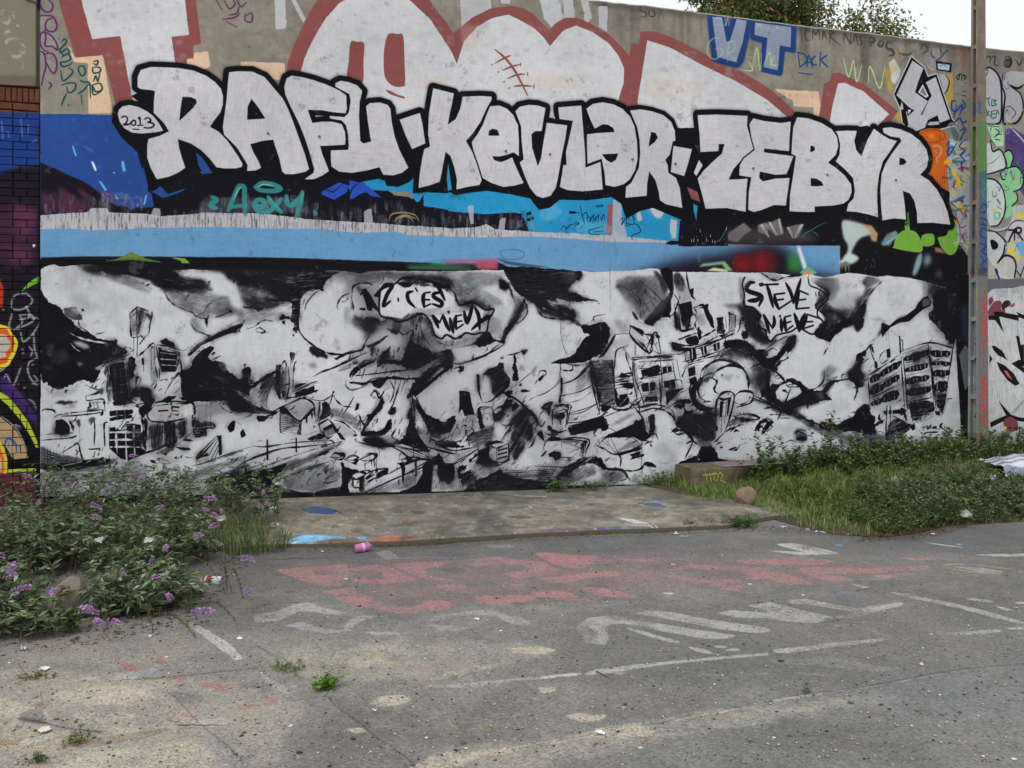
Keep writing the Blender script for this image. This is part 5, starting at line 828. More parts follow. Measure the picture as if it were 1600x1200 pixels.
 L(6,'~412,136 432,144 448,140 460,132;416,120 432,104 460,100 480,112',S=2,a=.8); L(5,'~460,132 464,120 476,132 500,136'); L(9,'~476,116 500,128 532,144 560,160 640,184',S=4); L(6,'~468,124 504,140 552,168',a=.8,S=2); L(5,'~480,120 520,136 560,164',a=.7); F('~488,80 504,88 508,120 500,124 496,100',R=2); c.F((120,121,126),'~472,116 560,160 640,192 640,200 552,172 472,132',a=.45,B=7,st=-24,sa=1.)
 F('~520,128 536,124 560,152 560,136 580,144 600,132 640,104 640,144 624,160 600,172 576,168 560,156',R=5); L(9,'~592,94 576,132 552,188',T=.5); LW(4,'~590,98 572,140'); L(5,'~564,102 572,99 580,108'); FW('~600,156 640,144 640,176 612,172',a=.8,B=4)
 F('~408,176 432,184 468,188 492,192 468,196 452,200 424,192',R=3,st=-5); L(5,'~444,172 436,200;456,168 452,204;464,172 460,200;440,170 480,176 488,184;432,180 480,196;412,180 432,188 480,200'); F('~392,204 416,188 432,200 400,212',a=.7,B=4,st=15)
 F('~476,228 484,208 496,194 508,192 514,200 500,204 488,220;500,228 508,212 520,196 540,200 528,208 516,228 500,240;480,216 492,220 496,228 484,226',R=2); L(7,'~500,192 520,190 536,198;512,200 532,212 516,232')
 L(8,'~412,232 420,225 430,228;434,250 444,254',T=.3); L(5,'~448,248 452,254;458,246 464,256;466,248 468,256'); L(6,'~396,286 420,286 432,272'); L(4,'~428,272 456,262'); F('~396,284 416,276 424,278 408,286',R=1)
 L(5,'~600,236 616,224 640,224;608,248 640,240;612,228 616,248;574,264 592,256 608,264',a=.9); F('~608,248 640,244 640,256 616,256',R=3)
 # little box house
 FW('~0,256 80,236 128,260 136,304 124,348 60,344 8,296'); L(8,'~0,276 44,300 116,276 128,264'); L(7,'~48,296 60,312 58,340'); L(6,'~8,248 44,296;0,256 24,276'); F('~52,296 120,276 128,280 116,288 56,304',R=1); c.F((110,111,116),'~52,288 88,256 120,264 112,276',a=.6,B=6,st=30); F('~86,300 120,290 120,300 134,298 132,306 108,312 88,318 96,308',R=2); LW(5,'250,765 320,755'); L(7,'310,770 312,860'); L(9,'~0,336 24,348 64,348 84,372 90,384',S=1); L(10,'~64,348 96,352 124,344 136,328 160,332 168,340',S=2); F('~132,328 156,326 172,340 160,340 140,336',B=3,R=3)
 c.F((110,111,116),'~12,368 40,352 72,352 80,376 48,372',a=.6,B=8); F('~0,332 8,336 24,344 8,348 0,344',R=2); F('~192,396 184,396 40,404 0,402 0,416 200,408',R=2,a=.8)
 # ---------------- tile I (1230,360)
 c.T(1230,360,5)
 FW('~0,148 40,144 64,136 80,142 116,148 132,144 120,224 132,264 120,304 80,316 40,320 0,332')
 c.F((120,121,126),'~120,144 160,148 168,180 144,224 132,224 124,184 96,176 80,160',a=.5,B=12); L(12,'~68,138 64,160 76,176 104,176 124,188 128,200 112,216 94,228 90,244 108,256 124,272 120,288 104,296',S=4)
 F('~0,160 12,200 16,208 24,188 32,166 28,164 24,164 20,188 24,224 20,232 8,200;36,188 44,184 66,202 48,202 48,212 60,216 48,220 44,228 44,240 70,240 64,244 28,248 32,224;86,196 94,192 92,204;96,192 104,192 98,206;24,260 32,276 36,288 52,260 44,258 40,276 38,296 32,304 24,280;56,268 64,260 92,266 106,276 80,272 68,276 66,288 82,288 68,296 64,302 80,298 44,310 52,292')
 L(4,'~0,224 6,224;0,276 4,280')
 F('~92,228 116,192 136,200 124,224 140,240 172,248 208,240 240,224 256,200 240,256 240,280 224,296 192,296 160,288 132,256 112,252',B=14,a=.7,st=40); F('~104,256 128,248 160,256 184,272 208,264 240,224 248,240 236,280 224,320 200,304 176,308 160,320 132,336 124,356 116,384 112,388 124,356 120,340 100,328 84,320 104,316 100,296 124,280',B=6,R=5); c.F((120,122,126),'~124,260 152,256 168,280 148,312 128,304',a=.9,B=7); F('~84,316 120,336 132,344 160,316 192,296 224,316 240,288 232,272 160,288',B=3,R=5)
 FW('~156,344 188,304 208,296 216,320 256,296 288,288 280,316 256,344 224,384 192,400 144,400 136,368',B=8); F('~236,160 252,144 276,152 256,184 280,176 240,224 224,256 216,224 244,188',B=8,a=.75,st=45,sa=.8); c.F((110,111,116),'~240,148 280,148 296,160 256,176',a=.8,B=7); L(9,'~296,160 272,184 248,216 236,232',S=3,a=.8)
 c.F((140,141,146),'~136,224 184,200 224,192 240,208 208,240 168,248',a=.4,B=14); c.F((120,121,126),'~260,276 288,272 304,280 280,284',a=.5,B=8); F('~256,352 280,332 296,304 312,312 288,328 272,344',B=7,a=.8)
 F('~294,292 300,288 320,298 340,280 368,268 400,244 408,228 424,210 440,204 452,224 448,236 424,248 400,268 380,286 352,288 324,302 308,320 298,334 294,320',R=1); c.F((130,131,136),'~424,216 444,212 448,232 424,240',a=.8,B=5)
 F('~452,176 472,176 504,180 560,176 560,360 532,340 524,352 516,356 496,340 492,328 480,312 456,288 442,272 444,256 456,240',R=3); c.F((120,121,126),'~440,180 472,176 460,200 440,200',a=.8,B=6); c.F((60,62,68),'~500,188 512,208 516,240 504,256;508,216 516,214 518,232',a=.5,B=5)
 F('~256,360 240,384 220,400 216,424 208,440 200,456 224,472 240,464 228,432 224,404 248,376 268,356',R=3); L(6,'~256,356 264,384 276,416 280,432'); F('~260,362 268,362 272,384 266,380;272,410 280,408 284,424 280,436 274,428',R=1); L(4,'~316,312 320,368;308,320 312,344;324,312 348,332',a=.8); L(4,'~474,312 474,344;148,340 148,388',a=.5); L(14,'880,830 885,960',T=.8); L(6,'895,860 910,940'); F('~310,372 322,368 324,396 312,400',R=1); L(5,'~288,400 296,384 316,372;288,400 296,416 320,400'); 
 for q in ('850,540 880,540','840,640 860,630','~408,344 432,344 432,328','910,580 930,640'): c.L((130,190,180),4,q, a=.5,D=.5)
 # ---------------- tile J (1230,510)
 c.T(1230,510,5)
 F('~0,44 20,36 28,44 16,72 0,84',R=3); F('~112,92 120,76 132,56 128,48 116,44 88,28 104,0 172,0 152,24 136,48 124,76',R=3)
 c.F((110,111,116),'~108,140 132,120 160,132 136,160 104,176',a=.6,B=12)
 F('~216,92 240,76 248,84 236,96 240,104 228,128 224,160 240,176 236,188 224,192 220,208 208,232 216,200 212,184 200,172 176,168 152,176 140,184 128,200 120,208 136,224 140,232 112,232 92,240 68,248 64,264 60,240 40,248 12,256 0,256 0,240 24,236 44,208 40,192 52,192 84,200 108,200 120,184 140,168 184,164 192,156 188,144 204,136 216,116',R=4); L(5,'~170,160 172,152 184,148;192,136 188,144'); L(9,'~256,64 236,84 220,96'); L(7,'~32,176 52,196 84,196 112,172 116,140',S=1); F('~32,172 44,172 40,188 32,184',R=3); c.F((120,121,126),'~224,160 256,136 248,192 232,184;88,208 112,204 116,228 96,228',a=.5,B=10); c.F((130,131,136),'~176,176 200,176 208,200 184,192',a=.4,B=10)
 F('~216,264 240,244 256,248 260,272 276,288 272,312 280,332 256,340 200,328 152,328 120,324 100,320 104,300 132,300 160,308 180,292 208,280',B=4,R=5); F('~128,288 136,288 140,300 132,304;68,296 76,290 84,296 84,312 74,316 66,308',R=2,B=1); L(12,'~0,272 32,276 68,296 104,308',S=5); c.F((70,72,76),'~0,264 36,272 72,300 120,332 200,340 280,336 312,348 280,360 176,352 100,332 40,292',a=.8,B=12,st=-15,sa=.8)
 c.F((90,92,96),'~160,360 176,348 240,348 320,340 340,360 304,380 224,384 176,372',a=.75,B=16)
 L(5,'~24,328 40,322 60,328;28,348 32,328 60,340 52,352;24,356 60,354',a=.9); F('~32,346 56,346 52,354 36,354',R=2)
 c.F((120,121,126),'~340,360 400,344 480,352 500,372 440,384',a=.3,B=14)
 # signature 2013
 L(6,'~124,370 138,370 130,382;148,368 144,380 154,378 150,368;160,366 160,382;164,368 176,372 166,376 174,382')
 # office block
 FW('~252,152 352,80 360,84 442,52 512,66 500,184 484,276 464,272 440,240 384,240 280,280 260,260')
 L(7,'~352,80 442,51 514,66',T=.8); L(6,'~360,86 442,58'); L(7,'~254,152 288,132 352,88'); L(6,'~252,152 256,200 260,260'); L(10,'~440,54 446,100 452,160 460,264'); L(5,'~448,60 456,160 466,264'); L(7,'~356,92 360,160 368,264;362,92 370,168 376,260'); L(7,'~524,16 516,80 500,184 484,280',T=.5); F('~520,16 526,14 526,28 520,36'); L(9,'880,80 885,210',T=.8); L(5,'~356,40 362,48 360,76')
 def windows(quad, n, seed, a=1):
  r = random.Random(seed); (x0,y0),(x1,y1),h0,h1 = quad
  F('%f,%f %f,%f %f,%f %f,%f' % (x0,y0,x1,y1,x1,y1 + h1,x0,y0 + h0),R=3,a=a)
  for i in range(n):
   t = (i + .5 + r.uniform(-.2,.2)) / n; x = x0 + (x1 - x0) * t; y = y0 + (y1 - y0) * t; h = h0 + (h1 - h0) * t
   LW(r.uniform(4,9),'%f,%f %f,%f' % (x, y + h * r.uniform(.1,.4),x + 2,y + h * .85),T=.8,a=.9)
   if r.random() < .5: LW(4,'%f,%f %f,%f' % (x - 12,y + h * .3,x + 12,y + h * .25),a=.8)
 for q, n, s in ((((930,235),(1095,180),35,50),5,1),(((940,320),(1085,285),35,40),5,2),(((940,410),(1095,380),42,40),5,3),(((945,495),(1105,470),50,45),4,4),(((1135,185),(1262,195),50,40),3,5),(((1140,275),(1262,275),30,33),3,6),(((1140,350),(1262,345),35,40),3,7),(((1160,440),(1245,430),60,70),3,8),(((655,395),(720,365),50,50),2,9),(((735,350),(875,270),45,45),4,10),(((655,485),(745,450),50,50),2,11),(((760,430),(865,375),45,50),3,12),(((660,590),(735,560),30,40),2,13),(((745,540),(860,500),50,65),3,14)):
  windows(q, n, s)
 for q in ('~370,114 434,98 446,100','~372,122 432,110','~372,154 444,138','~372,186 444,178','~376,224 448,204','~452,106 508,96','~456,128 506,124','~456,160 504,160','~260,188 296,172 352,140','~260,224 296,208 352,180','650,385 720,340','730,360 880,290','~256,194 288,180 352,152'): L(5,q)
 F('~382,240 420,234 454,236 460,264 432,276 400,292 390,292 384,264',R=3,st=4,sa=.35); F('~468,220 498,212 484,272 478,260 468,248',R=3,st=4,sa=.4); L(6,'~378,236 444,224 448,218'); F('~460,264 480,266 476,280 464,276',R=2)
 F('~300,264 360,258 374,264 356,280 352,272 304,276',R=2); FW('~304,248 352,232 364,248 356,258 304,260'); LW(20,'790,610 780,830',T=.7); LW(12,'820,620 818,740',T=.7); L(6,'~312,248 310,288 308,332;322,248 322,296 316,336;356,280 356,256 374,264;332,280 360,296 388,312',T=.6); F('~354,260 362,258 374,280 372,296 364,280',R=3); F('~320,304 340,288 360,296 400,312 384,320 368,336 344,348 312,356 308,340',R=4,st=20,sa=.5); F('~236,336 256,316 288,296 304,296 280,312 264,328 240,340;284,288 288,272 292,292 304,292 296,298',R=3); F('~384,316 396,300 404,320 392,326',R=2); c.F((110,111,116),'~316,336 372,332 352,356 316,360',a=.6,B=8)
 FW('~400,312 408,292 424,288 432,296 440,276 460,276 472,292 480,288 480,344 420,352 400,332',B=2); L(5,'~400,296 404,290 420,290;428,292 436,276 456,274',a=.7,S=2)
 FW('~528,32 532,160 538,280 532,348 480,368 488,280 504,180 520,72')
 # signature I v a n . K
 L(9,'~414,326 415,327;420,316 436,314;428,312 426,324;438,310 440,322 450,306;448,320 456,314 456,322;458,320 464,314 466,322;469,320 472,321;478,304 476,324;486,302 480,314 508,336;506,316 512,342',T=.5); L(8,'~426,340 436,332 472,330'); L(5,'~424,304 422,324')
 extra(c, F, L, FW, LW)
 c.T(0,0,1)
 F('1494,540 1496,580 1500,640 1503,700 1497,705 1500,740 1520,740 1520,430 1490,430',R=1); c.F((40,62,48),'1504,640 1514,650 1510,700',a=.8,B=4); c.F((50,62,90),'1500,480 1515,470 1515,540 1504,530',a=.6,B=4); c.F((120,124,130),'1499,555 1508,540 1514,545 1514,600 1508,610',a=.8,R=1)
 # weathering of the white
 r = random.Random(77)
 for i in range(70):
  x, y = r.uniform(70,1480),r.uniform(430,740); c.F((172,172,176),'%f,%f %f,%f %f,%f' % (x, y, x + r.uniform(8,40),y + r.uniform(-4,4),x + r.uniform(4,20),y + r.uniform(6,16)),a=r.uniform(.05,.14),B=5,R=5)
 F('62,776 400,772 500,770 700,768 800,760 1000,757 1060,752 1060,830 62,830',R=1.5,a=.95)
def smoke_pass(c, x0=62,x1=1500,y0=400,y1=790):
 """the sprayed dust that surrounds every black mark of the mural, and its sketchy hatching"""
 P, k = None, None
 p = c.mapf(np.array([x0,x1,x1,x0], float),np.array([y0,y0,y1,y1], float)); k = c.scalef(800,600)
 X0,Y0 = int(max(0,p[:, 0].min())),int(max(0,p[:, 1].min())); X1,Y1 = int(min(c.w, p[:, 0].max())),int(min(c.h, p[:, 1].max()))
 bb = (X0,Y0,X1,Y1)
 lum = c.a[Y0:Y1,X0:X1].mean(2); D = np.clip(1 - lum / .8,0,1)
 D1 = c.blur(D, 5 * k); D2 = c.blur(D, 13 * k)
 n = c.noise(bb, N1,1.3) * .7 + c.noise(bb, N2) * .25
 st = c.streak(bb, 28)
 H = np.clip((D1 * 1.6 - .12) * np.clip(.12 + 2.3 * n + .3 * st, 0,1.6),0,.85) * .9 + np.clip((D2 - .14) * (.1 + 2.4 * c.noise(bb, N1,.6)),0,.6) * .7
 dust = np.clip(np.tile(NW, (2,6))[:Y1 - Y0, :X1 - X0], -2,2) * .04
 H = np.clip(H + dust * (H > .08),0,.88)
 D3 = c.blur(D, 26 * k); yn = np.linspace(0,1,Y1 - Y0)[:, None]
 H = np.clip(H + np.clip(c.noise(bb, N1,.55) * 1.5 - .12,0,.6) * np.clip(D3 * 2.2 - .15,0,1) * (1.1 - .6 * yn) * .6,0,.88)

 yy = c.mapf(np.array([800.]),np.array([424.]))[0,1] - Y0
 m = np.clip((np.arange(Y1 - Y0)[:, None] - yy) / 6., 0,1)
 c.put(bb, H * m, (30,30,36),1)
 r = random.Random(123)
 cnt = 0
 for i in range(3000):
  x, y = r.uniform(68,1490),r.uniform(440,765)
  q = c.mapf(np.array([x]),np.array([y]))[0]; ix, iy = int(q[0]) - X0,int(q[1]) - Y0
  if not (0 <= ix < X1 - X0 and 0 <= iy < Y1 - Y0): continue
  d = D2[iy, ix]
  if d < .24 or d > .7 or r.random() > (.75 if y > 540 else .2): continue
  an = math.radians(45 + 75 * float(N3[(iy // 3) % 1024,(ix // 3) % 1024]) + r.gauss(0,7)); l = r.uniform(4,17)
  if lum[iy, ix] < .4: continue
  b1,b2 = r.gauss(0,1.2),r.gauss(0,1.2)
  c.L((24,24,29),r.uniform(.8,2.2),'%f,%f %f,%f %f,%f' % (x, y, x + l * .5 * math.cos(an) + b1,y - l * .5 * math.sin(an) + b2,x + l * math.cos(an),y - l * math.sin(an)),a=r.uniform(.4,.95),T=.1); cnt += 1
 return cnt
def retouch(c):
 """the two spray texts stay clear of the dust"""
 K = (23,23,28); W = (203,204,208); c.jit = 0
 def txt(w, t, tp=.45): c.L(K,w * 1.25,t, T=tp)
 c.T(1230,360,5)
 c.F(W, '~0,152 60,148 104,180 84,224 88,244 112,264 116,280 92,300 24,320 0,316',B=3)
 c.T(660,400,5)
 c.F(W, '~40,188 76,180 96,176 132,176 172,160 192,172 184,228 152,240 132,236 108,248 96,248 76,240 60,248 40,236 34,200',B=3)
 c.F(W, '~-132,90 -80,86 -56,100 16,94 24,96 68,104 98,128 100,150 76,160 8,166 -24,160 -40,176 -64,196 -132,184',B=3)
 c.L(K,15,'~80,96 100,116 108,140 120,154 152,145 176,154 196,168 224,167 208,200 200,236 180,240 160,245 136,240 120,252 100,258 76,246 60,258 40,248 32,228 24,204 0,180 -24,188 -48,200 -76,205 -96,196 -132,184 -134,132 -128,100 -112,86 -88,88 -60,68 -16,72 24,78 52,86 80,96',S=4,T=.8)
 txt(26,'~32,186 40,200 50,224;34,186 54,208;54,208 64,184;64,184 74,212 85,234;86,194 91,218 97,240;105,186 102,206 105,228;105,188 122,184;105,206 122,203;105,229 127,214;130,172 136,200 141,212;141,212 149,184 157,154;164,160 176,188 179,230;216,185 188,200 154,230')
 c.F(K,'~78,172 86,170 85,182 80,180')
 txt(26,'~6,116 2,132 5,160;6,116 24,113;5,136 22,137;5,160 25,150;60,114 38,117 36,128 60,144 56,157 32,150;35,86 48,94 70,138;38,90 68,95 82,91')
 c.T(360,400,5)
 txt(34,'~416,108 430,132 440,168;414,114 408,120',.4); txt(26,'~452,124 476,100 500,90 505,96 490,120 478,156 500,141'); txt(24,'~570,110 554,117 557,140 576,160;578,100 584,110;406,165 420,166;524,132 525,141')
 c.T(940,400,5)
 c.F(W, '~450,78 492,74 560,82 640,68 656,68 656,240 624,216 592,236 532,248 520,224 500,200 504,180 476,160 450,152',B=3)
 c.L(K,15,'~448,66 440,88 446,120 444,148 450,159 472,160 486,176 496,188 488,204 494,224 512,232 516,252 528,266 538,256 552,246 592,236 616,224 656,244 688,234 698,216 688,200 676,188 676,168 696,148 708,132 696,116 676,102 652,92 646,72',S=4,T=.8)
 txt(30,'~478,82 460,86 456,108 500,126 492,156;498,128 482,138 458,140'); txt(28,'~496,90 552,88;516,90 526,120 536,160;540,120 544,144 554,166;540,120 572,116;546,138 568,135;554,166 592,141'); txt(26,'~576,84 592,116 600,148;600,148 612,108 623,72')
 c.F(K,'~490,86 504,82 506,94 494,96')
 txt(26,'~506,184 516,208 524,240;508,184 532,222;534,226 540,208 538,188;561,196 562,216 563,236;572,192 573,212 576,234;572,191 591,186;573,210 591,205;576,234 598,218;604,188 612,212 618,236;618,236 630,208 642,186'); c.F(K,'~554,185 562,183 560,193 555,192')
 c.T(1230,360,5)
 txt(26,'~38,188 32,216 28,245;38,188 66,200;35,218 58,215;28,245 69,242;22,260 30,280 37,298;37,298 46,280 56,260;62,264 56,284 47,308;62,262 105,276;56,286 80,285;47,308 82,297'); txt(12,'~89,195 91,205;98,193 101,203',.6)
def weather(c):
 """age: roller streaks, blotches, chips, runs, casting joints"""
 f = (0,0,c.w, c.h); c.jit = 0; r = random.Random(55)
 for i in range(260):
  x, y = r.uniform(70,1500),r.choice([r.uniform(110,330),r.uniform(380,760),r.uniform(0,180)])
  c.L(r.choice([(120,120,124),(90,88,90),(225,225,226),(130,110,100)]),r.uniform(.5,1.2),'%f,%f %f,%f' % (x, y, x + r.gauss(0,.6),y + r.uniform(5,45)),a=r.uniform(.1,.4),sm=0,T=.2)
 for x in (952,1448,300,620): c.L((90,90,92),.9,'%d,-60 %d,400 %d,760' % (x, x, x),a=.4,T=1)
 for i in range(45):
  x, y = r.uniform(240,1480),r.uniform(130,320); q = [x + r.gauss(0,14) for _ in range(4)]
  c.L(r.choice([(120,130,170),(150,110,110),(110,140,120),(110,110,110)]),r.uniform(1,3),' '.join('%f,%f' % (v, y + r.gauss(0,8)) for v in q),a=r.uniform(.05,.16),S=1)
 st = c.streak(f, 90) * .024 + c.streak(f, 0) * .02
 g = 1 + st + c.noise(f, N1,.8) * .03 + c.noise(f, N3,1.) * .03 + c.noise(f, N2,1.) * .02
 c.a *= g[..., None]
 n1,n2 = c.noise(f, N1,2.7),c.noise(f, N2,1.)
 ch = np.clip((n2 + .7 * n1 - 1.12) * 5,0,1); c.put(f, ch, (158,154,148),.25)
 ch = np.clip((-n2 - .8 * c.noise(f, N1,3.3) - 1.2) * 5,0,1); c.put(f, ch, (66,62,60),.2)
 # splash and grime, painted in as contact shade under the wall base
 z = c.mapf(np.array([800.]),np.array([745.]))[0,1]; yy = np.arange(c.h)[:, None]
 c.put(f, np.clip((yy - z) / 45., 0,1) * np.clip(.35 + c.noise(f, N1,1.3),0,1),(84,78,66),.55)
def extra(c, F, L, FW, LW):
 G = (104,105,110)
 c.T(400,470,2.822)
 c.F(G, '430,60 520,110 640,60 700,70 780,150 840,200 700,180 600,130 520,130 450,110',a=.45,B=9)
 L(3,'500,205 545,185 580,155; 505,195 540,175; 620,115 650,150 690,130 690,190; 690,70 695,150 670,210; 720,80 735,150 770,200; 780,140 800,180 860,200')
 L(6,'535,292 560,245 592,205; 545,286 575,250; 560,292 588,240'); L(4,'600,270 660,262 700,275 760,268 800,250 860,240; 610,262 640,255; 250,335 330,300 400,270 470,235; 360,310 420,295')
 L(9,'418,345 440,312 480,282 522,266'); L(6,'415,358 470,368 520,352 600,340 660,345 740,338'); F('505,352 585,338 560,372 545,388 525,378',R=1); L(5,'440,330 520,322 600,312 690,300 760,270 820,240')
 F('690,410 760,360 830,300 860,282 870,290 800,340 750,385 700,425',R=1); L(4,'770,345 790,350; 800,330 815,335; 870,300 900,292 910,305 890,315')
 L(5,'505,412 528,398 545,428 565,398; 545,428 560,455 520,490 500,530 462,590'); F('488,522 552,452 548,478 505,535',R=1); L(3,'590,350 610,400 590,450; 640,350 615,420 600,470; 660,350 640,400; 560,400 590,380')
 F('596,470 618,468 612,498 590,502',B=1); F('545,600 575,560 600,532 598,560 570,590',R=1); L(4,'460,520 480,560 462,600; 455,500 460,540; 620,560 600,600 640,620')
 F('700,410 722,455 752,505 785,535 832,552 872,520 884,528 856,580 812,592 776,600 748,548 724,490',R=1); c.F(G, '700,560 820,590 900,560 880,620 760,640',a=.55,B=7); L(4,'690,430 700,500 695,560; 760,600 800,620 850,600; 880,540 900,580')
 F('640,622 668,580 676,520 686,482 698,545 718,592 752,642 700,652',R=1); L(3,'676,500 690,440 686,410')
 c.F(G, '480,600 600,590 640,640 560,660 460,640',a=.6,B=8); F('470,610 520,600 560,615 580,640 540,650 490,630',B=4); L(5,'440,620 520,640 600,640 700,660 760,690')
 for i in range(5): L(3,'%d,%d %d,%d' % (590 + i * 22,636 + i * 3,720 + i * 14,700 - i * 4))
 L(4,'760,690 820,690 790,720; 740,640 830,665 900,680; 640,700 700,690 740,700; 690,690 660,720 640,700')
 FW('782,722 880,718 905,850 770,852'); F('800,725 874,720 878,760 868,790 850,810 835,790 815,800 803,770',R=1); c.F(G, '806,780 870,780 868,830 812,832',a=.5,B=4); L(4,'785,722 772,850; 880,718 908,850; 893,715 915,840; 782,722 880,716 980,652')
 F('888,745 930,722 925,742 890,760; 892,770 950,742 945,762 896,788; 900,792 960,760 950,780 905,805',R=.5); L(5,'900,715 920,700; 940,710 960,690 985,672; 915,730 918,750'); L(4,'908,850 1000,790 1110,740; 980,652 985,700')
 FW('1030,635 1110,622 1112,700 1060,712 1025,690'); L(4,'1028,632 1060,650 1112,628; 1060,650 1062,712; 1028,632 1028,690 1060,712 1112,700 1112,628'); L(6,'1068,660 1105,650; 1068,678 1105,668; 1068,696 1105,686',T=.8)
 L(4,'1000,450 1040,440 1080,400 1125,435 1190,480; 1080,540 1125,435; 1100,560 1185,480 1240,520 1220,600; 1085,620 1200,480'); F('1078,470 1100,440 1110,445 1088,485; 1125,460 1150,445 1150,475 1130,490; 1165,560 1195,520 1200,535 1172,590; 1200,590 1222,560 1218,600 1195,625',R=.5); L(3,'1000,500 1040,495; 990,480 1040,475 1048,545 1000,560; 1050,480 1100,500; 1060,500 1080,490')
 L(3,'905,560 920,548 935,560; 920,550 940,640; 940,550 960,575 930,600'); c.F(G, '940,600 1040,560 1060,600 980,650',a=.6,B=6)
 F('420,780 470,760 475,810 440,830 425,820',a=.9); FW('425,770 460,755 480,765 440,785'); FW('430,790 455,790 455,820 432,820'); L(4,'418,778 450,755 485,765 445,788 418,778; 485,765 530,745 585,742 540,775 480,800; 640,720 700,700 760,700 815,690; 470,850 600,790 720,740 815,692'); F('532,770 582,745 580,760 535,785; 485,780 525,760 520,770 490,790',R=.5); L(10,'630,718 648,730 650,810; 705,705 706,770',T=.6)
 L(4,'330,690 350,670 390,680 375,700 330,690; 390,700 430,685 455,695 430,715 390,700; 460,700 520,672 530,690 480,720; 530,690 532,750; 480,720 482,760'); F('345,672 388,668 390,690 370,685; 420,715 455,700 440,725',R=.5)
 c.F(G, '120,800 260,740 380,760 370,820 250,850 150,840',a=.5,B=10); L(5,'0,745 120,700 300,640 380,620; 380,690 260,730 120,780',a=.7,D=.2)
 c.T(850,406,2.822)
 c.F(G, '320,90 420,70 500,100 560,160 520,230 440,270 380,220 340,150',a=.5,B=9); L(3,'330,110 400,150 450,220; 380,100 450,150 500,230; 420,90 480,140 540,200',a=.6,S=3)
 L(4,'380,290 440,320 480,390; 380,290 385,340 460,410 480,390; 400,420 400,350; 410,350 460,415; 480,400 510,415; 440,420 480,330 500,330 515,415; 540,250 570,240 590,190 600,160')
 F('590,196 650,182 655,215 640,300 625,310 612,260',R=.6,st=85,sa=.3); L(5,'575,195 590,300; 585,230 600,310 660,300; 660,210 700,200 720,230; 700,200 730,270 745,300'); F('700,205 718,200 750,280 738,290',R=.6); L(4,'590,350 660,330 700,320; 600,380 700,370 760,340 840,310; 620,400 700,385 800,340 840,320; 620,440 700,410 790,380; 610,450 690,430 780,400')
 F('640,395 668,385 672,430 645,445; 690,385 715,378 720,412 698,422; 745,372 775,362 775,395 752,402; 635,480 665,470 668,505 640,515; 640,525 668,515 670,545 645,552; 560,360 625,375 570,395; 765,255 790,250 790,290 768,300',R=.5); LW(5,'702,380 706,418; 760,368 763,398; 652,392 655,435',T=.8); L(4,'820,230 815,290; 840,240 845,300; 825,235 850,250; 860,300 870,260 880,255; 870,300 890,290 895,330; 800,250 805,300')
 for q in ('750,440 790,395 850,385 900,410 930,450','760,450 800,410 860,400 910,440','780,430 840,390 890,400','700,520 720,470 770,440 840,455 880,480 905,530 900,580','740,520 760,490 820,465 870,480','770,530 740,500 700,520 680,560 685,600 720,630','905,480 950,460 980,490 985,540 960,600','940,560 960,590 950,620','660,520 640,580 660,620 720,650','990,470 1030,500 1060,540 1010,560','1060,530 1080,560 1150,560 1180,590','1010,600 1000,640 1060,660 1130,640 1190,600'): L(4.5,q)
 c.F(G, '760,400 860,385 920,430 860,440 790,440; 920,470 980,480 975,560 930,600 910,540; 700,480 760,455 740,520 700,560',a=.6,B=6); F('800,360 870,350 940,400 1000,440 1040,400 1080,350 1110,340 1070,400 1020,460 980,480 940,440 880,390 820,385',R=3,B=1); F('640,590 665,560 670,620 720,650 740,665 690,668 655,640',R=2)
 L(4,'395,430 600,415; 400,440 480,432; 395,430 400,520 430,600 440,640; 420,480 500,475; 425,525 495,518; 430,570 500,560; 510,425 520,530 515,650; 515,500 575,490; 520,540 600,530 610,570; 430,600 500,595; 440,625 500,620; 420,450 510,445 575,440; 585,440 600,520')
 F('430,485 460,480 462,510 432,514; 468,482 492,478 494,508 470,512; 436,545 460,540 462,575 438,578; 466,542 490,540 490,572 468,574; 520,472 540,470 542,495 524,498; 546,470 562,468 562,492 548,494; 528,535 550,532 552,560 530,562; 556,532 574,530 578,555 560,558; 445,605 498,600 496,612 448,616; 536,590 605,570 560,620 540,630; 330,595 372,588 350,625 332,622; 345,550 395,540 396,560 360,565',R=.4); LW(5,'545,640 600,590; 335,640 375,600')
 L(4,'315,520 370,500 395,505; 312,540 395,525; 310,480 320,400 360,385; 350,390 385,440; 320,565 395,560; 300,640 340,600; 350,600 400,640 440,600; 210,440 240,600 245,680; 300,440 318,620'); L(3,'75,550 160,510 220,440; 75,600 160,580 225,545; 100,680 200,650 260,620; 70,460 68,540 0,590')
 F('105,745 180,725 250,690 275,700 285,735 200,755 120,775',st=14,sa=.3,R=1); L(5,'100,720 200,710 270,680; 285,740 320,760'); F('240,790 300,765 400,720 430,700 440,740 470,780 430,800 400,780 330,785 280,780',R=2); L(4,'230,825 290,775 370,775 430,815; 290,775 330,860; 240,790 250,830; 430,815 340,860 320,850; 430,820 432,880; 270,690 350,660 420,650 500,640 560,660 580,700; 390,640 430,690 445,730; 560,745 590,770 640,760 660,800; 640,760 660,790 620,880')
 F('600,690 660,680 740,690 760,740 745,800 690,790 640,760 590,720',B=3,a=.75,R=3); F('690,690 720,665 760,680 745,700',R=1); FW('770,600 838,592 810,720 780,770 750,765'); L(5,'755,765 770,605 838,592 815,710 790,770; 790,610 780,760; 770,610 800,615 838,592; 808,612 795,720'); F('776,625 792,622 786,690 772,700; 812,610 826,605 812,680 804,690; 755,735 768,735 766,755 754,755',R=.5)
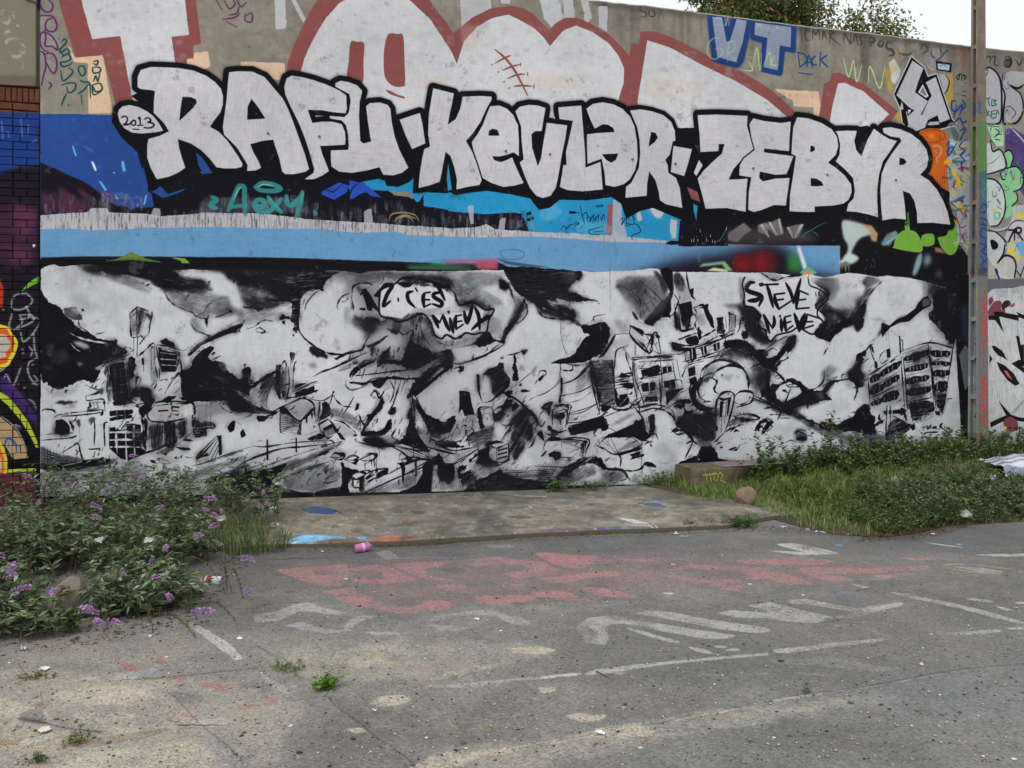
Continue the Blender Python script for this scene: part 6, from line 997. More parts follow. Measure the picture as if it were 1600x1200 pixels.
 L(3.5,'840,690 900,680 950,700 860,710; 850,675 870,720; 880,670 895,720; 905,670 915,715; 845,700 930,715; 860,680 940,690; 930,750 950,715 980,710 1010,735; 935,755 960,735 975,770; 960,770 985,725 1005,730; 840,740 900,700 940,690; 820,760 850,735 880,725; 850,720 830,740'); L(5,'1085,570 1060,640 1030,705; 1050,575 1065,578; 920,610 1000,640 1080,680 1180,710; 930,600 1020,640 1100,670; 840,600 870,580 920,590 910,630 850,650')
 L(3.5,'100,645 60,640 40,660 35,740; 50,670 100,665 95,740; 40,700 90,690; 20,740 60,760 100,750; 0,800 80,790 180,800 190,810; 190,800 170,880; 80,800 160,830; 0,650 30,630 20,670; 110,850 160,830; 0,760 20,770 60,770')
# ------------------------------------------------------------------ paint on the brick return at the left, own map
def paint_brick_wall(c):
 full = (0,0,c.w, c.h)
 c.a[:] = hexc((92,58,43))
 n = c.noise(full, N1,3) * .12 + c.noise(full, N2) * .08 + c.noise(full, N3,1.3) * .10
 c.a *= (1 + n)[..., None]
 c.T(0,0,1)
 c.F((134,126,108),'-900,-260 80,-260 80,133 -900,126')
 c.F((96,90,78),'-900,108 80,118 80,133 -900,130',a=.6,B=3,R=4)
 c.L((186,186,182),5,'10,12 3,20 5,32 12,36 16,24; 20,18 22,28; 26,36 30,48 34,60 32,80; 6,52 14,48 26,48; 26,60 12,62 8,74 16,86 30,88 38,76 30,62; 2,96 10,100; 34,98 38,112; 20,106 24,104',a=.7,S=3,D=.55)
 c.F((34,64,132),'-900,172 80,176 80,290 -900,300',R=1)
 c.F((34,28,38),'-900,330 -300,300 -60,280 0,271 20,264 45,259 80,258 80,900 -900,900',B=2)
 c.F((74,40,66),'-200,320 0,318 50,322 62,345 60,400 30,420 0,410 -200,420',a=.8,B=8,R=10)
 c.F((106,54,84),'20,315 50,322 60,330 58,350 40,372 20,360; 15,380 45,390 50,410 20,412',a=.7,B=5)
 c.F((180,60,34),'-200,430 0,436 5,450 4,480 -200,470',B=1)
 c.F((118,180,54),'32,456 44,442 60,432 66,430 66,438 50,446',R=.5)
 G = (192,196,196)
 c.L(G, 2.6,'40,458 22,462 18,480 30,484 44,478 50,468 40,458; 18,490 14,512 30,514; 30,492 34,504 26,512 40,508 52,500 48,492 32,492; 40,478 46,494 30,500; 48,496 62,500 52,520 36,534 32,520; 52,522 54,546 60,562; 45,542 50,548 48,556; 56,560 44,568 44,584 54,600 62,598 52,586; 66,590 50,600; 6,590 10,586 20,602 32,574; 0,580 6,576',a=.75,S=2,T=.8)
 for (x, y) in ((4,484),(34,546),(35,552),(28,600),(37,606),(50,570),(44,494)): c.L(G, 6,'%d,%d %d,%d' % (x, y, x + 1,y),S=3,a=.8)
 c.F((224,208,58),'-100,500 0,507 18,520 27,534 26,545 18,562 0,577 -100,600',sm=1); c.F((214,96,34),'-100,504 0,512 14,522 22,534 20,545 12,560 0,570 -100,590',sm=1); c.F((190,176,166),'-100,515 0,522 10,528 16,536 14,544 8,552 0,560 -100,575',sm=1,R=1)
 c.F((70,44,110),'0,586 15,596 30,612 45,632 58,650 62,672 50,660 30,640 0,612',a=.9,B=2,R=3); c.F((150,90,140),'10,596 30,616 50,640 40,630 15,606',a=.5,B=3)
 c.L(G, 3,'42,622 52,630 56,640',a=.6,S=2)
 c.F((178,196,52),'-100,600 0,613 12,620 28,638 44,660 56,686 62,702 58,704 46,680 30,655 12,634 0,624 -100,610',sm=0)
 c.F((24,22,28),'-100,622 0,626 14,638 32,660 46,684 56,704 62,708 62,720 44,716 40,700 20,662 0,640')
 c.F((176,148,110),'-100,640 0,652 12,662 26,676 36,692 44,716 20,718 10,700 0,690',R=1)
 c.L((196,198,190),1.5,'0,650 14,660 30,678 42,704',a=.8)
 c.L((44,92,160),3,'6,704 8,690 14,686 24,694 25,708; 12,690 13,700; 18,690 18,706; 10,710 24,711')
 c.F((210,190,50),'-100,690 0,690 6,700 11,718 11,738 4,752 0,758 -100,770',sm=0); c.F((216,110,40),'-100,700 0,700 6,716 6,736 0,748 -100,760'); c.F((186,182,182),'-100,716 0,716 2,722 2,734 0,738 -100,740')
 c.F((20,20,24),'14,722 45,716 62,716 62,735 14,735'); c.F((186,206,54),'12,734 56,732 57,736 12,739'); c.F((98,50,62),'-100,742 10,740 56,738 56,800 -100,800'); c.F((22,20,26),'56,700 80,700 80,900 56,900')
 c.L((200,206,214),3,'2,190 4,216; 12,206 14,214; 32,186 34,212; 44,194 42,210; 56,218 50,222',a=.55,S=3)
 c.F((214,214,214),'50,382 54,381 55,384 52,387')
 # old flaked paint at the reveal
 c.F((60,50,44),'57,196 63,196 63,258 59,240',a=.8,R=1)
 c.F((30,26,28),'58,258 66,258 66,760 58,760',a=.6,B=1)
# ------------------------------------------------------------------ ground colours: paint, sand, dust
def paint_ground(c):
 full = (0,0,c.w, c.h)
 c.a[:] = hexc((116,114,110))
 n = c.noise(full, N3,.8) * .10 + c.noise(full, N1,1.5) * .07 + c.noise(full, N2) * .05
 c.a *= (1 + n)[..., None]
 SAND = (186,174,154); PK = (164,120,120); WT = (186,184,181)
 c.wear = .38
 T = c.T
 T(0,0,1)
 c.F((92,91,92),'-300,840 440,846 1000,834 1300,820 2000,812 2000,870 1200,860 700,880 300,890 -300,880',a=.6,B=14)
 c.F((140,135,126),'-300,960 200,960 480,1010 560,1080 400,1200 300,1300 -300,1300',a=.65,B=30,R=20)
 c.F((128,130,132),'1000,1100 1600,1020 1800,1300 900,1300',a=.25,B=30); c.F((92,92,92),'900,960 1500,930 1800,960 1700,1040 1200,1080 850,1060',a=.45,B=25)
 c.F((100,110,124),'1330,1060 1600,1040 1620,1110 1400,1130',a=.22,B=25,R=10)
 # sand and dust: broad soft sheets, then the heaps
 c.wear = .25
 c.F((164,156,142),'-200,1040 120,1050 330,1060 480,1100 420,1200 300,1300 -300,1300; 460,1010 600,1000 820,1005 880,1020 740,1050 560,1060 440,1040; 80,1060 260,1060 260,1100 60,1105; 660,1165 820,1150 1100,1120 1400,1080 1390,1100 1000,1160 700,1230',a=.62,B=16,R=14)
 c.F((154,147,135),'380,980 520,990 640,1040 800,1070 700,1110 540,1100 440,1050; 0,980 200,990 330,1000 300,1040 0,1040',a=.4,B=22,R=14)
 c.F((132,108,106),'440,880 640,868 1000,862 1300,880 1500,885 1300,905 1150,915 940,935 700,945 560,935',a=.42,B=8,R=10)
 c.wear = .38
 T(0,900,4)
 c.F(SAND, '~132,292 192,276 304,268 392,288 400,300 304,316 224,316 160,308',a=.75,R=16,B=6); c.F(SAND, '~152,348 208,336 304,332 344,344 304,368 224,372 168,360',a=.65,R=18,B=8)
 c.F(SAND, '~140,472 224,436 328,424 440,404 496,412 540,436 584,472 600,520 120,520',a=.7,R=22,B=8); c.F((172,158,136),'~0,360 80,368 160,384 224,392 248,404 160,432 80,440 0,432',a=.75,R=18,B=6)
 c.F(SAND, '~0,304 48,320 104,328 120,344 80,352 0,352;272,368 344,372 360,392 296,400;212,252 244,248 240,256;288,240 360,236 344,256 280,256',a=.55,R=14,B=6)
 c.F((120,100,78),'~80,320 120,308 128,320 104,332;0,408 64,404 64,416 0,424;152,412 280,392 400,376 440,372 360,400 200,424',a=.5,R=12,B=4)
 c.F((66,64,66),'~44,352 80,352 168,372 256,380 256,388 192,384 120,368 48,358',a=.8,R=6,B=2); c.F((96,94,96),'~48,352 72,332 104,332 112,360 80,362',a=.6,R=4)
 c.F((196,194,190),'~94,376 124,376 120,392 108,388;36,416 120,384 144,392 80,420',a=.6,R=8,B=2)
 c.F(WT, '~460,116 488,120 568,168 608,204 588,208 536,168 492,140',a=.8,R=10)
 c.F((172,92,80),'~300,218 320,218 352,230 336,236 316,232;392,206 404,204 420,216 400,218;420,250 460,247 472,258 440,256;492,260 560,266 588,276 560,282 508,272;588,320 640,314 640,322 600,328;424,340 480,332 496,332 480,344 432,348',a=.62,R=7,B=2)
 c.F((190,176,176),'~428,340 472,320 500,336 448,352;460,356 560,348 584,360 500,384',a=.4,R=12,B=5); c.F((150,158,178),'~320,236 384,228 404,240 360,248 312,252;384,272 412,276 392,280',a=.45,R=12,B=5)
 c.F((140,140,140),'~488,384 532,384 680,500 560,500',a=.55,B=8); c.F((84,84,86),'~424,280 512,292 480,316 432,296',a=.5,B=8,R=8)
 c.L((60,58,56),9,'~300,256 400,250 520,238 640,224',T=.5,a=.6); c.L((200,180,130),12,'~528,384 560,408',a=.6); c.L((200,180,130),12,'~604,448 624,480',a=.6)
 T(400,900,4)
 c.F(WT, '~-4,232 24,244 80,276 104,288 72,292 16,256',a=.5,R=10,B=3)
 c.F((164,92,86),'~4,288 32,292 60,308 48,316 16,320 24,308',a=.55,R=8)
 c.F(SAND, '~80,196 132,196 140,212 96,216;188,188 248,172 328,164 392,176 400,200 360,216 256,220 184,212',a=.5,R=24,B=12); c.F(SAND, '~180,208 256,204 420,208 440,220 360,224 240,224',a=.55,R=14,B=4)
 c.F(SAND, '~432,256 472,240 544,224 612,216 592,228 500,248 448,260;276,320 312,298 368,294 388,308 352,320 296,324;468,304 496,302 496,307;216,380 256,374 284,384 256,388;312,408 348,424 328,424;384,472 452,436 560,432 640,420 640,436 560,444 500,468 440,480 424,520 392,520',a=.85,R=9,B=1.5)
 c.F((176,120,96),'~320,216 360,216 400,220 480,224 504,230 400,228 340,226;456,200 520,192 536,208 480,208;576,196 632,196 628,204;376,176 416,180 424,192',a=.5,R=10,B=4)
 c.F((170,160,140),'~288,344 340,348 376,364 320,384 280,368;460,440 520,424 520,452;200,236 280,240 360,248 280,264',a=.3,R=20,B=10)
 for q in ('~72,124 116,116 168,132 216,136 176,140 120,132','~0,100 48,92 104,72 136,70 160,80 224,92 192,96 144,88 104,88 56,112 0,116','~224,116 264,98 304,98 256,112 224,136','~400,104 480,96 560,84 600,86 640,104 640,120 600,100 540,92 480,104 440,112','~432,116 472,124 532,128 504,138 460,134','~264,136 376,140 304,144'): c.F((186,184,183),q, a=.62,R=12,B=4,grow=6)
 c.F(WT, '~380,286 412,276 432,268 520,266 640,256 640,262 520,276 440,276',a=.5,R=9,B=2)
 c.L((206,184,70),22,'~464,384 472,364;480,356 504,376 552,376;504,348 540,348 556,368 576,380;600,352 624,368 640,352;592,372 612,348',a=.42,S=8,D=.4); c.L((206,184,70),16,'~448,156 480,154 544,156 520,164',a=.35,S=6,D=.4)
 c.F((84,84,86),'~176,296 224,296 280,344 288,376 240,352',a=.4,B=8)
 T(400,700,3.2)
 c.F((176,174,176),'~240,208 264,200 280,212 292,220 260,222',a=.55,R=10,B=3); c.L((140,160,190),15,'~280,220 340,216 420,218',a=.45,D=.3); c.F((190,190,190),'~460,192 512,192 520,198 472,198',a=.4,R=8)
 P = '~44,244 100,240 176,234 182,248 208,256 180,260 160,268 168,276 132,276 92,264;172,244 248,234 280,244 320,264 256,272 192,268 208,260 260,260 256,248 216,246;272,232 352,226 400,224 360,234 332,240 340,256 400,264 340,260 304,248;416,228 512,220 568,224 604,240 540,244 560,234 512,228 440,232;424,220 480,215 512,218 460,222;560,209 640,214 640,232 600,228;572,258 640,250 640,262 600,264;132,288 160,285 192,282 208,290 172,294;160,300 216,296 256,312 304,320 336,312 344,304 392,308 384,320 340,326 296,330 248,322 200,316;436,296 500,290 556,294 560,298 504,312 476,312;552,282 600,280 624,286 640,294 568,294;360,276 400,272 424,276 384,284;432,296 556,292 520,304;612,302 640,303 624,306;500,246 560,240 600,244 520,256'
 c.F(PK,P, a=1,R=5,B=1,grow=7)
 c.F(PK,'~280,280 400,276 540,264 540,280 400,288 304,296;352,248 480,240 480,260 400,260;224,288 280,276 288,288 256,300',a=.28,R=20,B=9)
 c.F((66,74,84),'~108,248 140,245 160,252 132,256;216,260 248,256 260,262 224,264;368,240 404,236 424,244 384,248;168,228 224,226 256,232 200,234',a=.4,B=6,R=10)
 T(800,780,4)
 P = '~60,132 96,132 160,138 208,140 224,148 320,150 360,154 280,156 224,158 184,158 192,166 152,168 128,160 116,152;0,151 40,150 76,156 116,172 88,176 60,168 24,158;0,176 40,172 64,178 0,182;72,192 120,188 192,180 256,178 272,186 200,190 160,196 104,202;0,206 36,208 0,212;48,230 80,228 112,232 132,238 168,238 160,244 88,242 60,236;0,238 40,235 60,240 52,246 0,247;124,250 188,247 192,251 132,254;160,212 224,218 248,224 280,232 320,242 312,246 240,245 248,238 208,234 192,224;392,180 432,168 472,166 520,172 600,170 640,178 640,192 592,192 560,180 504,178 440,174;400,192 460,200 532,208 534,218 488,218 496,210 440,204;516,226 560,216 584,222 560,228;524,200 568,200 568,208 528,208;560,156 640,152 640,160 592,163;576,196 624,192 640,198 600,202'
 c.F(PK,P, a=1,R=5,B=1,grow=7); c.F(PK,'~256,176 400,176 420,200 360,208 256,204 224,192;0,182 80,208 0,224;288,112 360,116 320,124',a=.25,R=22,B=9)
 c.F((66,76,92),'~56,240 112,248 192,250 120,256 64,250;160,216 200,208 256,216;224,240 336,246 312,251 224,249',a=.4,B=6,R=8)
 c.L((186,188,60),22,'~24,262 80,264 184,262 280,262 344,260;424,256 452,260;472,348 360,356 288,364;132,120 168,124',a=.3,S=8,D=.45); c.F((60,110,150),'~492,134 508,134 506,139 496,140;216,62 344,60 348,67 224,69',a=.6,R=4,B=2)
 W = '~192,298 224,292 260,290 304,300 400,314 480,326 556,338 528,345 480,344 400,330 344,320 280,308 248,310 224,320 240,344 232,364 200,360 216,336 192,316 168,316;304,282 344,276 400,280 480,296 560,308 640,320 640,329 600,330 520,320 440,304 384,294;280,320 320,326 360,340 420,356 400,356 340,340;516,282 552,276 640,284 640,295 568,292;440,368 480,376 500,386 472,382;592,264 640,260 640,276;208,428 256,422 344,412 480,398 600,386 640,383 640,390 560,396 480,404 400,412 304,426 240,436 176,440;0,448 80,442 172,434 172,439 80,448 0,452;500,366 532,366 532,370;532,378 560,372 568,376;376,232 408,233 392,236'
 c.F(WT, W, a=.95,R=7,B=1.5,grow=3); c.F(WT, '~160,316 240,312 240,360 184,364;0,292 48,304 52,316 0,316;188,116 224,117 192,119;232,105 256,106 248,110',a=.4,R=16,B=7)
 c.F(SAND, '~0,372 64,372 116,378 80,388 0,386',a=.8,R=8); c.F(WT, '~560,444 640,438 640,443;440,432 520,444 568,460',a=.3,R=10,B=3)
 T(800,900,4)
 c.F(SAND, '~0,420 80,408 160,396 208,380 256,372 320,368 360,388 336,400 264,404 184,400 132,408 80,420 0,434;128,346 168,340 208,346 240,344 216,360 172,360;368,364 440,348 520,340 568,336 560,342 480,356 400,368;584,330 624,322 640,320 640,326;60,276 112,274 108,288 72,290;236,244 288,242 280,248;292,248 316,256 300,258;0,340 80,336 0,346;268,436 292,438 276,442',a=.9,R=6,B=1); c.F((178,174,164),'~80,436 128,424 136,448 72,448;384,420 424,416 408,432',a=.35,R=14,B=6)
 c.F(WT, '~576,248 640,244 640,250;0,400 40,400 40,408;40,296 80,308 40,304;0,296 24,296',a=.35,R=8,B=3); c.L((206,184,70),26,'0,880 80,885',a=.5,D=.4)
 T(1200,780,4)
 P = '~0,180 40,188 80,200 116,212 96,216 60,214 24,206 0,200;80,174 132,172 200,176 256,180 304,172 400,172 396,180 320,184 248,188 192,186 120,188 176,196 216,204 168,208 132,200 96,188;0,152 80,148 160,156 136,164 0,164;336,150 384,151 424,152 360,155;264,196 344,188 380,192 280,200'
 c.F(PK,P, a=1,R=5,B=1,grow=7); c.F((150,150,160),'~224,200 280,192 384,208 464,200 400,210 320,204 224,206',a=.35,R=10,B=4)
 W = '~0,256 48,268 104,284 160,296 120,308 72,306 0,296;48,252 96,250 160,264 224,276 336,260 332,268 256,284 216,300 168,296 224,286 176,276 96,262 56,260;16,376 96,368 160,360 224,356 304,348 288,354 224,362 140,372 56,382 16,382;304,234 360,242 440,258 520,276 640,306 640,311 560,294 480,274 400,258 328,242;424,242 464,245;496,250 560,256 556,260 500,254;568,268 612,278 592,278;612,260 640,259 640,263;440,336 520,330 576,325 576,330 480,340;592,322 640,318 640,323;516,138 584,136 640,134 640,140 560,142;384,105 496,120 440,114;200,212 256,222 240,223;24,116 64,114 120,124 176,138 120,140 80,132 32,120;0,132 120,138 176,140 80,142'
 c.F(WT, W, a=.95,R=7,B=1.5,grow=3)
 c.L((206,200,80),20,'~436,172 452,166 500,166 560,170 640,180;452,178 560,188 640,182',a=.6,S=6,D=.3); c.F((176,176,186),'~460,172 520,172 600,184 540,186',a=.5,R=8,B=3)
 c.L((206,184,60),24,'~136,328 160,318 216,316 256,328 280,340 352,348;312,360 352,358',a=.5,S=8,D=.4); c.L((200,90,84),26,'~40,348 80,352 104,356 152,344;72,364 96,344;224,328 272,340',a=.4,S=10,D=.45)
 c.L((80,84,160),18,'~152,230 184,238 248,252',a=.5,D=.4,S=6); c.F((96,160,206),'~160,114 188,114 186,119 164,119;466,109 488,110 480,114;324,119 340,120 332,122',a=.85,R=2)
 c.F((110,112,120),'~600,200 640,200 640,206 600,206',a=.3)
 T(1200,900,4)
 c.F((174,170,164),'~0,208 160,204 256,224 344,232 256,240 120,224 24,224;40,240 160,248 172,256 80,248;16,268 120,264 80,276;224,296 320,304 400,312 304,308;280,312 320,340 360,348 312,344',a=.3,R=14,B=4); c.F(SAND, '~0,316 60,306 160,292 224,284 160,298 80,312 0,322',a=.8,R=5)
 c.L((190,170,140),9,'~224,286 320,266 400,250 480,236',a=.6,D=.3)
 T(0,0,1); c.wear = .5; c.F((116,114,110),'900,930 1560,930 1560,1010 900,1060',a=.3,R=9)
 # small chalky specks
 r = random.Random(31)
 for i in range(500):
  x = r.uniform(-100,1700); y = 850 + 350 * r.random() ** 1.2
  s = (y - 500) / 350.
  c.wear = 0; c.F(r.choice([(176,174,170),(140,136,130),(56,54,54),(130,106,82)]),'%f,%f %f,%f %f,%f' % (x, y, x + 3 * s, y - .6 * s, x + 2 * s, y + 1.0 * s),a=r.uniform(.4,.9))
def paint_slab(c):
 c.wear = .3
 c.T(0,0,1)
 c.F((118,112,100),'-600,770 400,772 860,756 1300,740 1300,830 900,836 440,856 -600,870')
 x0,y0 = c.mapf(np.array([-300.]),np.array([770.]))[0]; 
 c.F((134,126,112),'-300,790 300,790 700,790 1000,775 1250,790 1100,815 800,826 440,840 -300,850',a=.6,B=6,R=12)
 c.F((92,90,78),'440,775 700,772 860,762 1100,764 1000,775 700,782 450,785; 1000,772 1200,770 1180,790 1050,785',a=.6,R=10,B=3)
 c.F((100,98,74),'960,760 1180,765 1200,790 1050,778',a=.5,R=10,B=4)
 c.T(400,700,3.2)
 c.F((38,66,116),'~86,129 120,125 148,127 176,134 144,137 104,136',R=3)
 c.F((120,180,216),'~64,180 92,172 132,172 188,176 160,178 120,181 100,188 76,187;200,174 224,173 220,179 204,178;252,138 276,136 272,142 260,142;248,164 272,164 264,167',a=.9,R=4); c.F((180,96,76),'~136,180 176,182 224,182 240,176 256,170 280,172 304,174 344,178 320,182 280,184 240,186 144,187',a=.8,R=7,B=1); c.F((180,96,76),'~276,140 304,140 344,146 304,146;280,168 344,172 320,176',a=.4,R=7,B=2)
 c.F((60,58,54),'~308,128 340,127 336,134 312,133;496,134 532,132 560,136 520,139',a=.7,B=4,R=6); c.F((216,216,214),'~472,149 486,145 496,146 494,151 478,153;22,127 42,127 40,130 24,130;28,154 44,151 47,157 34,160',R=2)
 c.F((206,200,196),'~512,95 584,95 580,98 520,98;360,172 384,171 376,174;412,174 480,170 472,176 416,178',a=.6,R=4); c.F((76,104,150),'~416,130 428,131 424,135 418,134;444,134 466,135 456,139;572,164 592,162 588,168;616,101 640,96 640,100',a=.8,R=3)
 c.F((110,84,96),'~552,158 640,154 640,164 560,170',a=.45,R=6,B=2)
 c.T(800,780,4)
 c.F((52,78,124),'~208,64 280,61 352,64 344,69 272,71 216,70;308,5 360,6 392,16 344,15;432,8 468,8 456,14;176,8 208,6 204,14',a=.9,R=4); c.F((96,70,84),'~0,78 120,68 224,64 360,60 480,60 480,63 360,68 200,76 0,88',a=.5,R=5,B=2); c.F((206,204,210),'~72,76 96,74 86,82;96,80 128,76 120,82;256,40 296,44 344,54 312,54',a=.6,R=4); c.L((214,212,208),14,'~340,58 360,69;354,56 370,69'); c.L((60,56,56),8,'~236,40 288,28 360,24 392,28;248,32 280,40',a=.5)
 c.F((56,84,130),'~-40,0 -40,0 -40,0' if 0 else '~344,-8 400,-4 384,0 352,0',a=.6,R=3)
 r = random.Random(8); c.T(0,0,1)
 for i in range(700):
  x, y = r.uniform(430,1200),r.triangular(768,834,832)
  c.F(r.choice([(186,182,176),(80,78,72),(86,104,140),(160,110,96)]),'%f,%f %f,%f %f,%f' % (x, y, x + r.uniform(2,7),y - .5,x + 3,y + 1.3),a=r.uniform(.3,.8))
# ------------------------------------------------------------------ helpers
col = scene.collection
def tag(o, label=None, cat=None, group=None, kind=None):
    if label: o['label'] = label
    if cat: o['category'] = cat
    if group: o['group'] = group
    if kind: o['kind'] = kind
    return o
def link(name, me, mat=None, parent=None):
    o = bpy.data.objects.new(name, me); col.objects.link(o)
    if mat is not None:
        for m in (mat if isinstance(mat, (list, tuple)) else [mat]): me.materials.append(m)
    if parent is not None: o.parent = parent
    return o
def empty(name, loc=(0,0,0), rz=0.):
    o = bpy.data.objects.new(name, None); col.objects.link(o); o.location = loc; o.rotation_euler = (0,0, rz); return o
def mesh(name, V, F, cols=None, smooth=False, fmat=None):
    V = np.asarray(V, np.float32).reshape(-1,3); me = bpy.data.meshes.new(name)
    if isinstance(F, np.ndarray):
        k = F.shape[1]; n = len(F)
        me.vertices.add(len(V)); me.vertices.foreach_set('co', V.ravel())
        me.loops.add(n * k); me.loops.foreach_set('vertex_index', F.astype(np.int32).ravel())
        me.polygons.add(n); me.polygons.foreach_set('loop_start', np.arange(0, n * k, k, dtype=np.int32))
        me.update(calc_edges=True)
    else:
        me.from_pydata(V.tolist(), [], F); me.update()
    if cols is not None:
        at = me.color_attributes.new('tint', 'FLOAT_COLOR', 'POINT'); c = np.ones((len(V), 4), np.float32); c[:, :3] = cols
        at.data.foreach_set('color', c.ravel())
    if smooth: me.polygons.foreach_set('use_smooth', np.ones(len(me.polygons), bool))
    if fmat is not None: me.polygons.foreach_set('material_index', np.asarray(fmat, np.int32))
    me.update(); return me
BOXF = [(0,3,2,1), (4,5,6,7), (0,1,5,4), (1,2,6,5), (2,3,7,6), (3,0,4,7)]
def boxmesh(name, x0, x1, y0, y1, z0, z1, bev=.0, jit=0, seed=0):
    bm = bmesh.new(); r = random.Random(seed)
    vs = [bm.verts.new(p) for p in ((x0, y0, z0), (x1, y0, z0), (x1, y1, z0), (x0, y1, z0), (x0, y0, z1), (x1, y0, z1), (x1, y1, z1), (x0, y1, z1))]
    for v in vs: v.co += Vector((r.uniform(-jit, jit), r.uniform(-jit, jit), r.uniform(-jit, jit)))
    for f in BOXF: bm.faces.new([vs[i] for i in f])
    if bev: bmesh.ops.bevel(bm, geom=list(bm.edges), offset=bev, segments=1, affect='EDGES')
    me = bpy.data.meshes.new(name); bm.to_mesh(me); bm.free(); return me
def image_from(c, name):
    im = bpy.data.images.new(name, c.w, c.h); a = np.ones((c.h, c.w, 4), np.float32); a[..., :3] = np.clip((c.a[::-1] - .018) / .982,0,1)
    im.pixels.foreach_set(a.ravel()); im.update(); im.pack(); return im
def nt(name):
    m = bpy.data.materials.new(name); m.use_nodes = True; n = m.node_tree.nodes; l = m.node_tree.links
    b = n['Principled BSDF']; return m, n, l, b
def mathn(n, l, op, a, b=None, clamp=False):
    x = n.new('ShaderNodeMath'); x.operation = op; x.use_clamp = clamp
    for i, v in enumerate((a, b)):
        if v is None: continue
        if isinstance(v, (int, float)): x.inputs[i].default_value = v
        else: l.new(v, x.inputs[i])
    return x.outputs[0]
def noise(n, l, vec, scale, detail=4, rough=.6):
    x = n.new('ShaderNodeTexNoise'); x.inputs['Scale'].default_value = scale; x.inputs['Detail'].default_value = detail; x.inputs['Roughness'].default_value = rough
    if vec is not None: l.new(vec, x.inputs['Vector'])
    return x.outputs['Fac']
def scalecol(n, l, colr, fac, lo, hi):
    mr = n.new('ShaderNodeMapRange'); mr.inputs[3].default_value = lo; mr.inputs[4].default_value = hi; l.new(fac, mr.inputs[0])
    mx = n.new('ShaderNodeVectorMath'); mx.operation = 'SCALE'; l.new(colr, mx.inputs[0]); l.new(mr.outputs[0], mx.inputs['Scale']); return mx.outputs[0]
def bump(n, l, b, h, strength, dist, prev=None):
    x = n.new('ShaderNodeBump'); x.inputs['Strength'].default_value = strength; x.inputs['Distance'].default_value = dist; l.new(h, x.inputs['Height'])
    if prev is not None: l.new(prev, x.inputs['Normal'])
    if b is not None: l.new(x.outputs[0], b.inputs['Normal'])
    return x.outputs[0]
def tint_mat(name, rough=.6, trans=.0, var=.0, spec=.3):
    m, n, l, b = nt(name); a = n.new('ShaderNodeAttribute'); a.attribute_name = 'tint'
    c = a.outputs['Color']
    if var:
        tc = n.new('ShaderNodeTexCoord'); c = scalecol(n, l, c, noise(n, l, tc.outputs['Object'], 40,3), 1 - var, 1 + var)
    l.new(c, b.inputs['Base Color']); b.inputs['Roughness'].default_value = rough; b.inputs['Specular IOR Level'].default_value = spec
    if trans:
        t = n.new('ShaderNodeBsdfTranslucent'); l.new(c, t.inputs[0]); mx = n.new('ShaderNodeMixShader'); mx.inputs[0].default_value = trans
        l.new(b.outputs[0], mx.inputs[1]); l.new(t.outputs[0], mx.inputs[2]); l.new(mx.outputs[0], n['Material Output'].inputs[0])
    return m
def plain_mat(name, rgb, rough=.7, nscale=0, var=.15, bumpd=0, metal=0, spec=.4):
    m, n, l, b = nt(name); b.inputs['Roughness'].default_value = rough; b.inputs['Metallic'].default_value = metal; b.inputs['Specular IOR Level'].default_value = spec
    rg = n.new('ShaderNodeRGB'); rg.outputs[0].default_value = (*[((v / 255. + .055) / 1.055) ** 2.4 if v > 10 else v / 255. / 12.92 for v in rgb], 1)
    if nscale:
        tc = n.new('ShaderNodeTexCoord'); f = noise(n, l, tc.outputs['Object'], nscale, 6); l.new(scalecol(n, l, rg.outputs[0], f, 1 - var * 2,1 + var * 2), b.inputs['Base Color'])
        if bumpd: bump(n, l, b, f, .6, bumpd)
    else: l.new(rg.outputs[0], b.inputs['Base Color'])
    return m
LIN = lambda c: tuple(((v / 255. + .055) / 1.055) ** 2.4 for v in c)
# ------------------------------------------------------------------ colour maps, painted in metres of the surface
WD = Vector((WDX, WDY, 0)); WN = Vector((WDY, -WDX, 0))     # along the wall, and out of it towards the viewer
def wall_pt(u, d=0., z=0.): p = Vector((WX0, WY0,0)) + WD * u + WN * d; p.z = z; return p
WALL_YAW = math.atan2(WDY, WDX)
WPX = 240.
def wall_canvas(u0, u1, z0, z1):
    def mp(x, y):
        u, z = wall_uz(x, y); return np.stack([(u - u0) * WPX, (z1 - z) * WPX], 1)
    def sc(x, y):
        u, _ = wall_uz(np.array([min(max(x, 0), 1700.)]), np.array([500.])); return WPX * (WY0 + float(u[0]) * WDY) / FOC
    return Canvas(int((u1 - u0) * WPX), int((z1 - z0) * WPX), mp, sc)
WU1 = 18.; WZ0, WZ1 = -.15,5.35
cw = wall_canvas(0, WU1, WZ0, WZ1)
paint_wall_upper(cw); paint_tags(cw); paint_letters(cw); paint_mural(cw); smoke_pass(cw); retouch(cw); weather(cw)
img_wall = image_from(cw, 'wall_paint')
cb = wall_canvas(-5,0, WZ0, WZ1 + 1.2); paint_brick_wall(cb); img_brick = image_from(cb, 'brick_paint')
GX0, GX1, GY0, GY1, GPX = -5.6,8.0,3.2,10.2,190.
def ground_canvas(zz, y0, y1):
    def mp(x, y):
        X, Y = ground_xy(x, y, zz); return np.stack([(X - GX0) * GPX, (y1 - Y) * GPX], 1)
    def sc(x, y): return GPX * float(ground_xy(x, max(y, 600.), zz)[1]) / FOC
    return Canvas(int((GX1 - GX0) * GPX), int((y1 - y0) * GPX), mp, sc)
cg = ground_canvas(0., GY0, GY1); paint_ground(cg); img_ground = image_from(cg, 'asphalt_paint')
ch = ground_canvas(0., GY0, GY1); ch.a[:] = .5
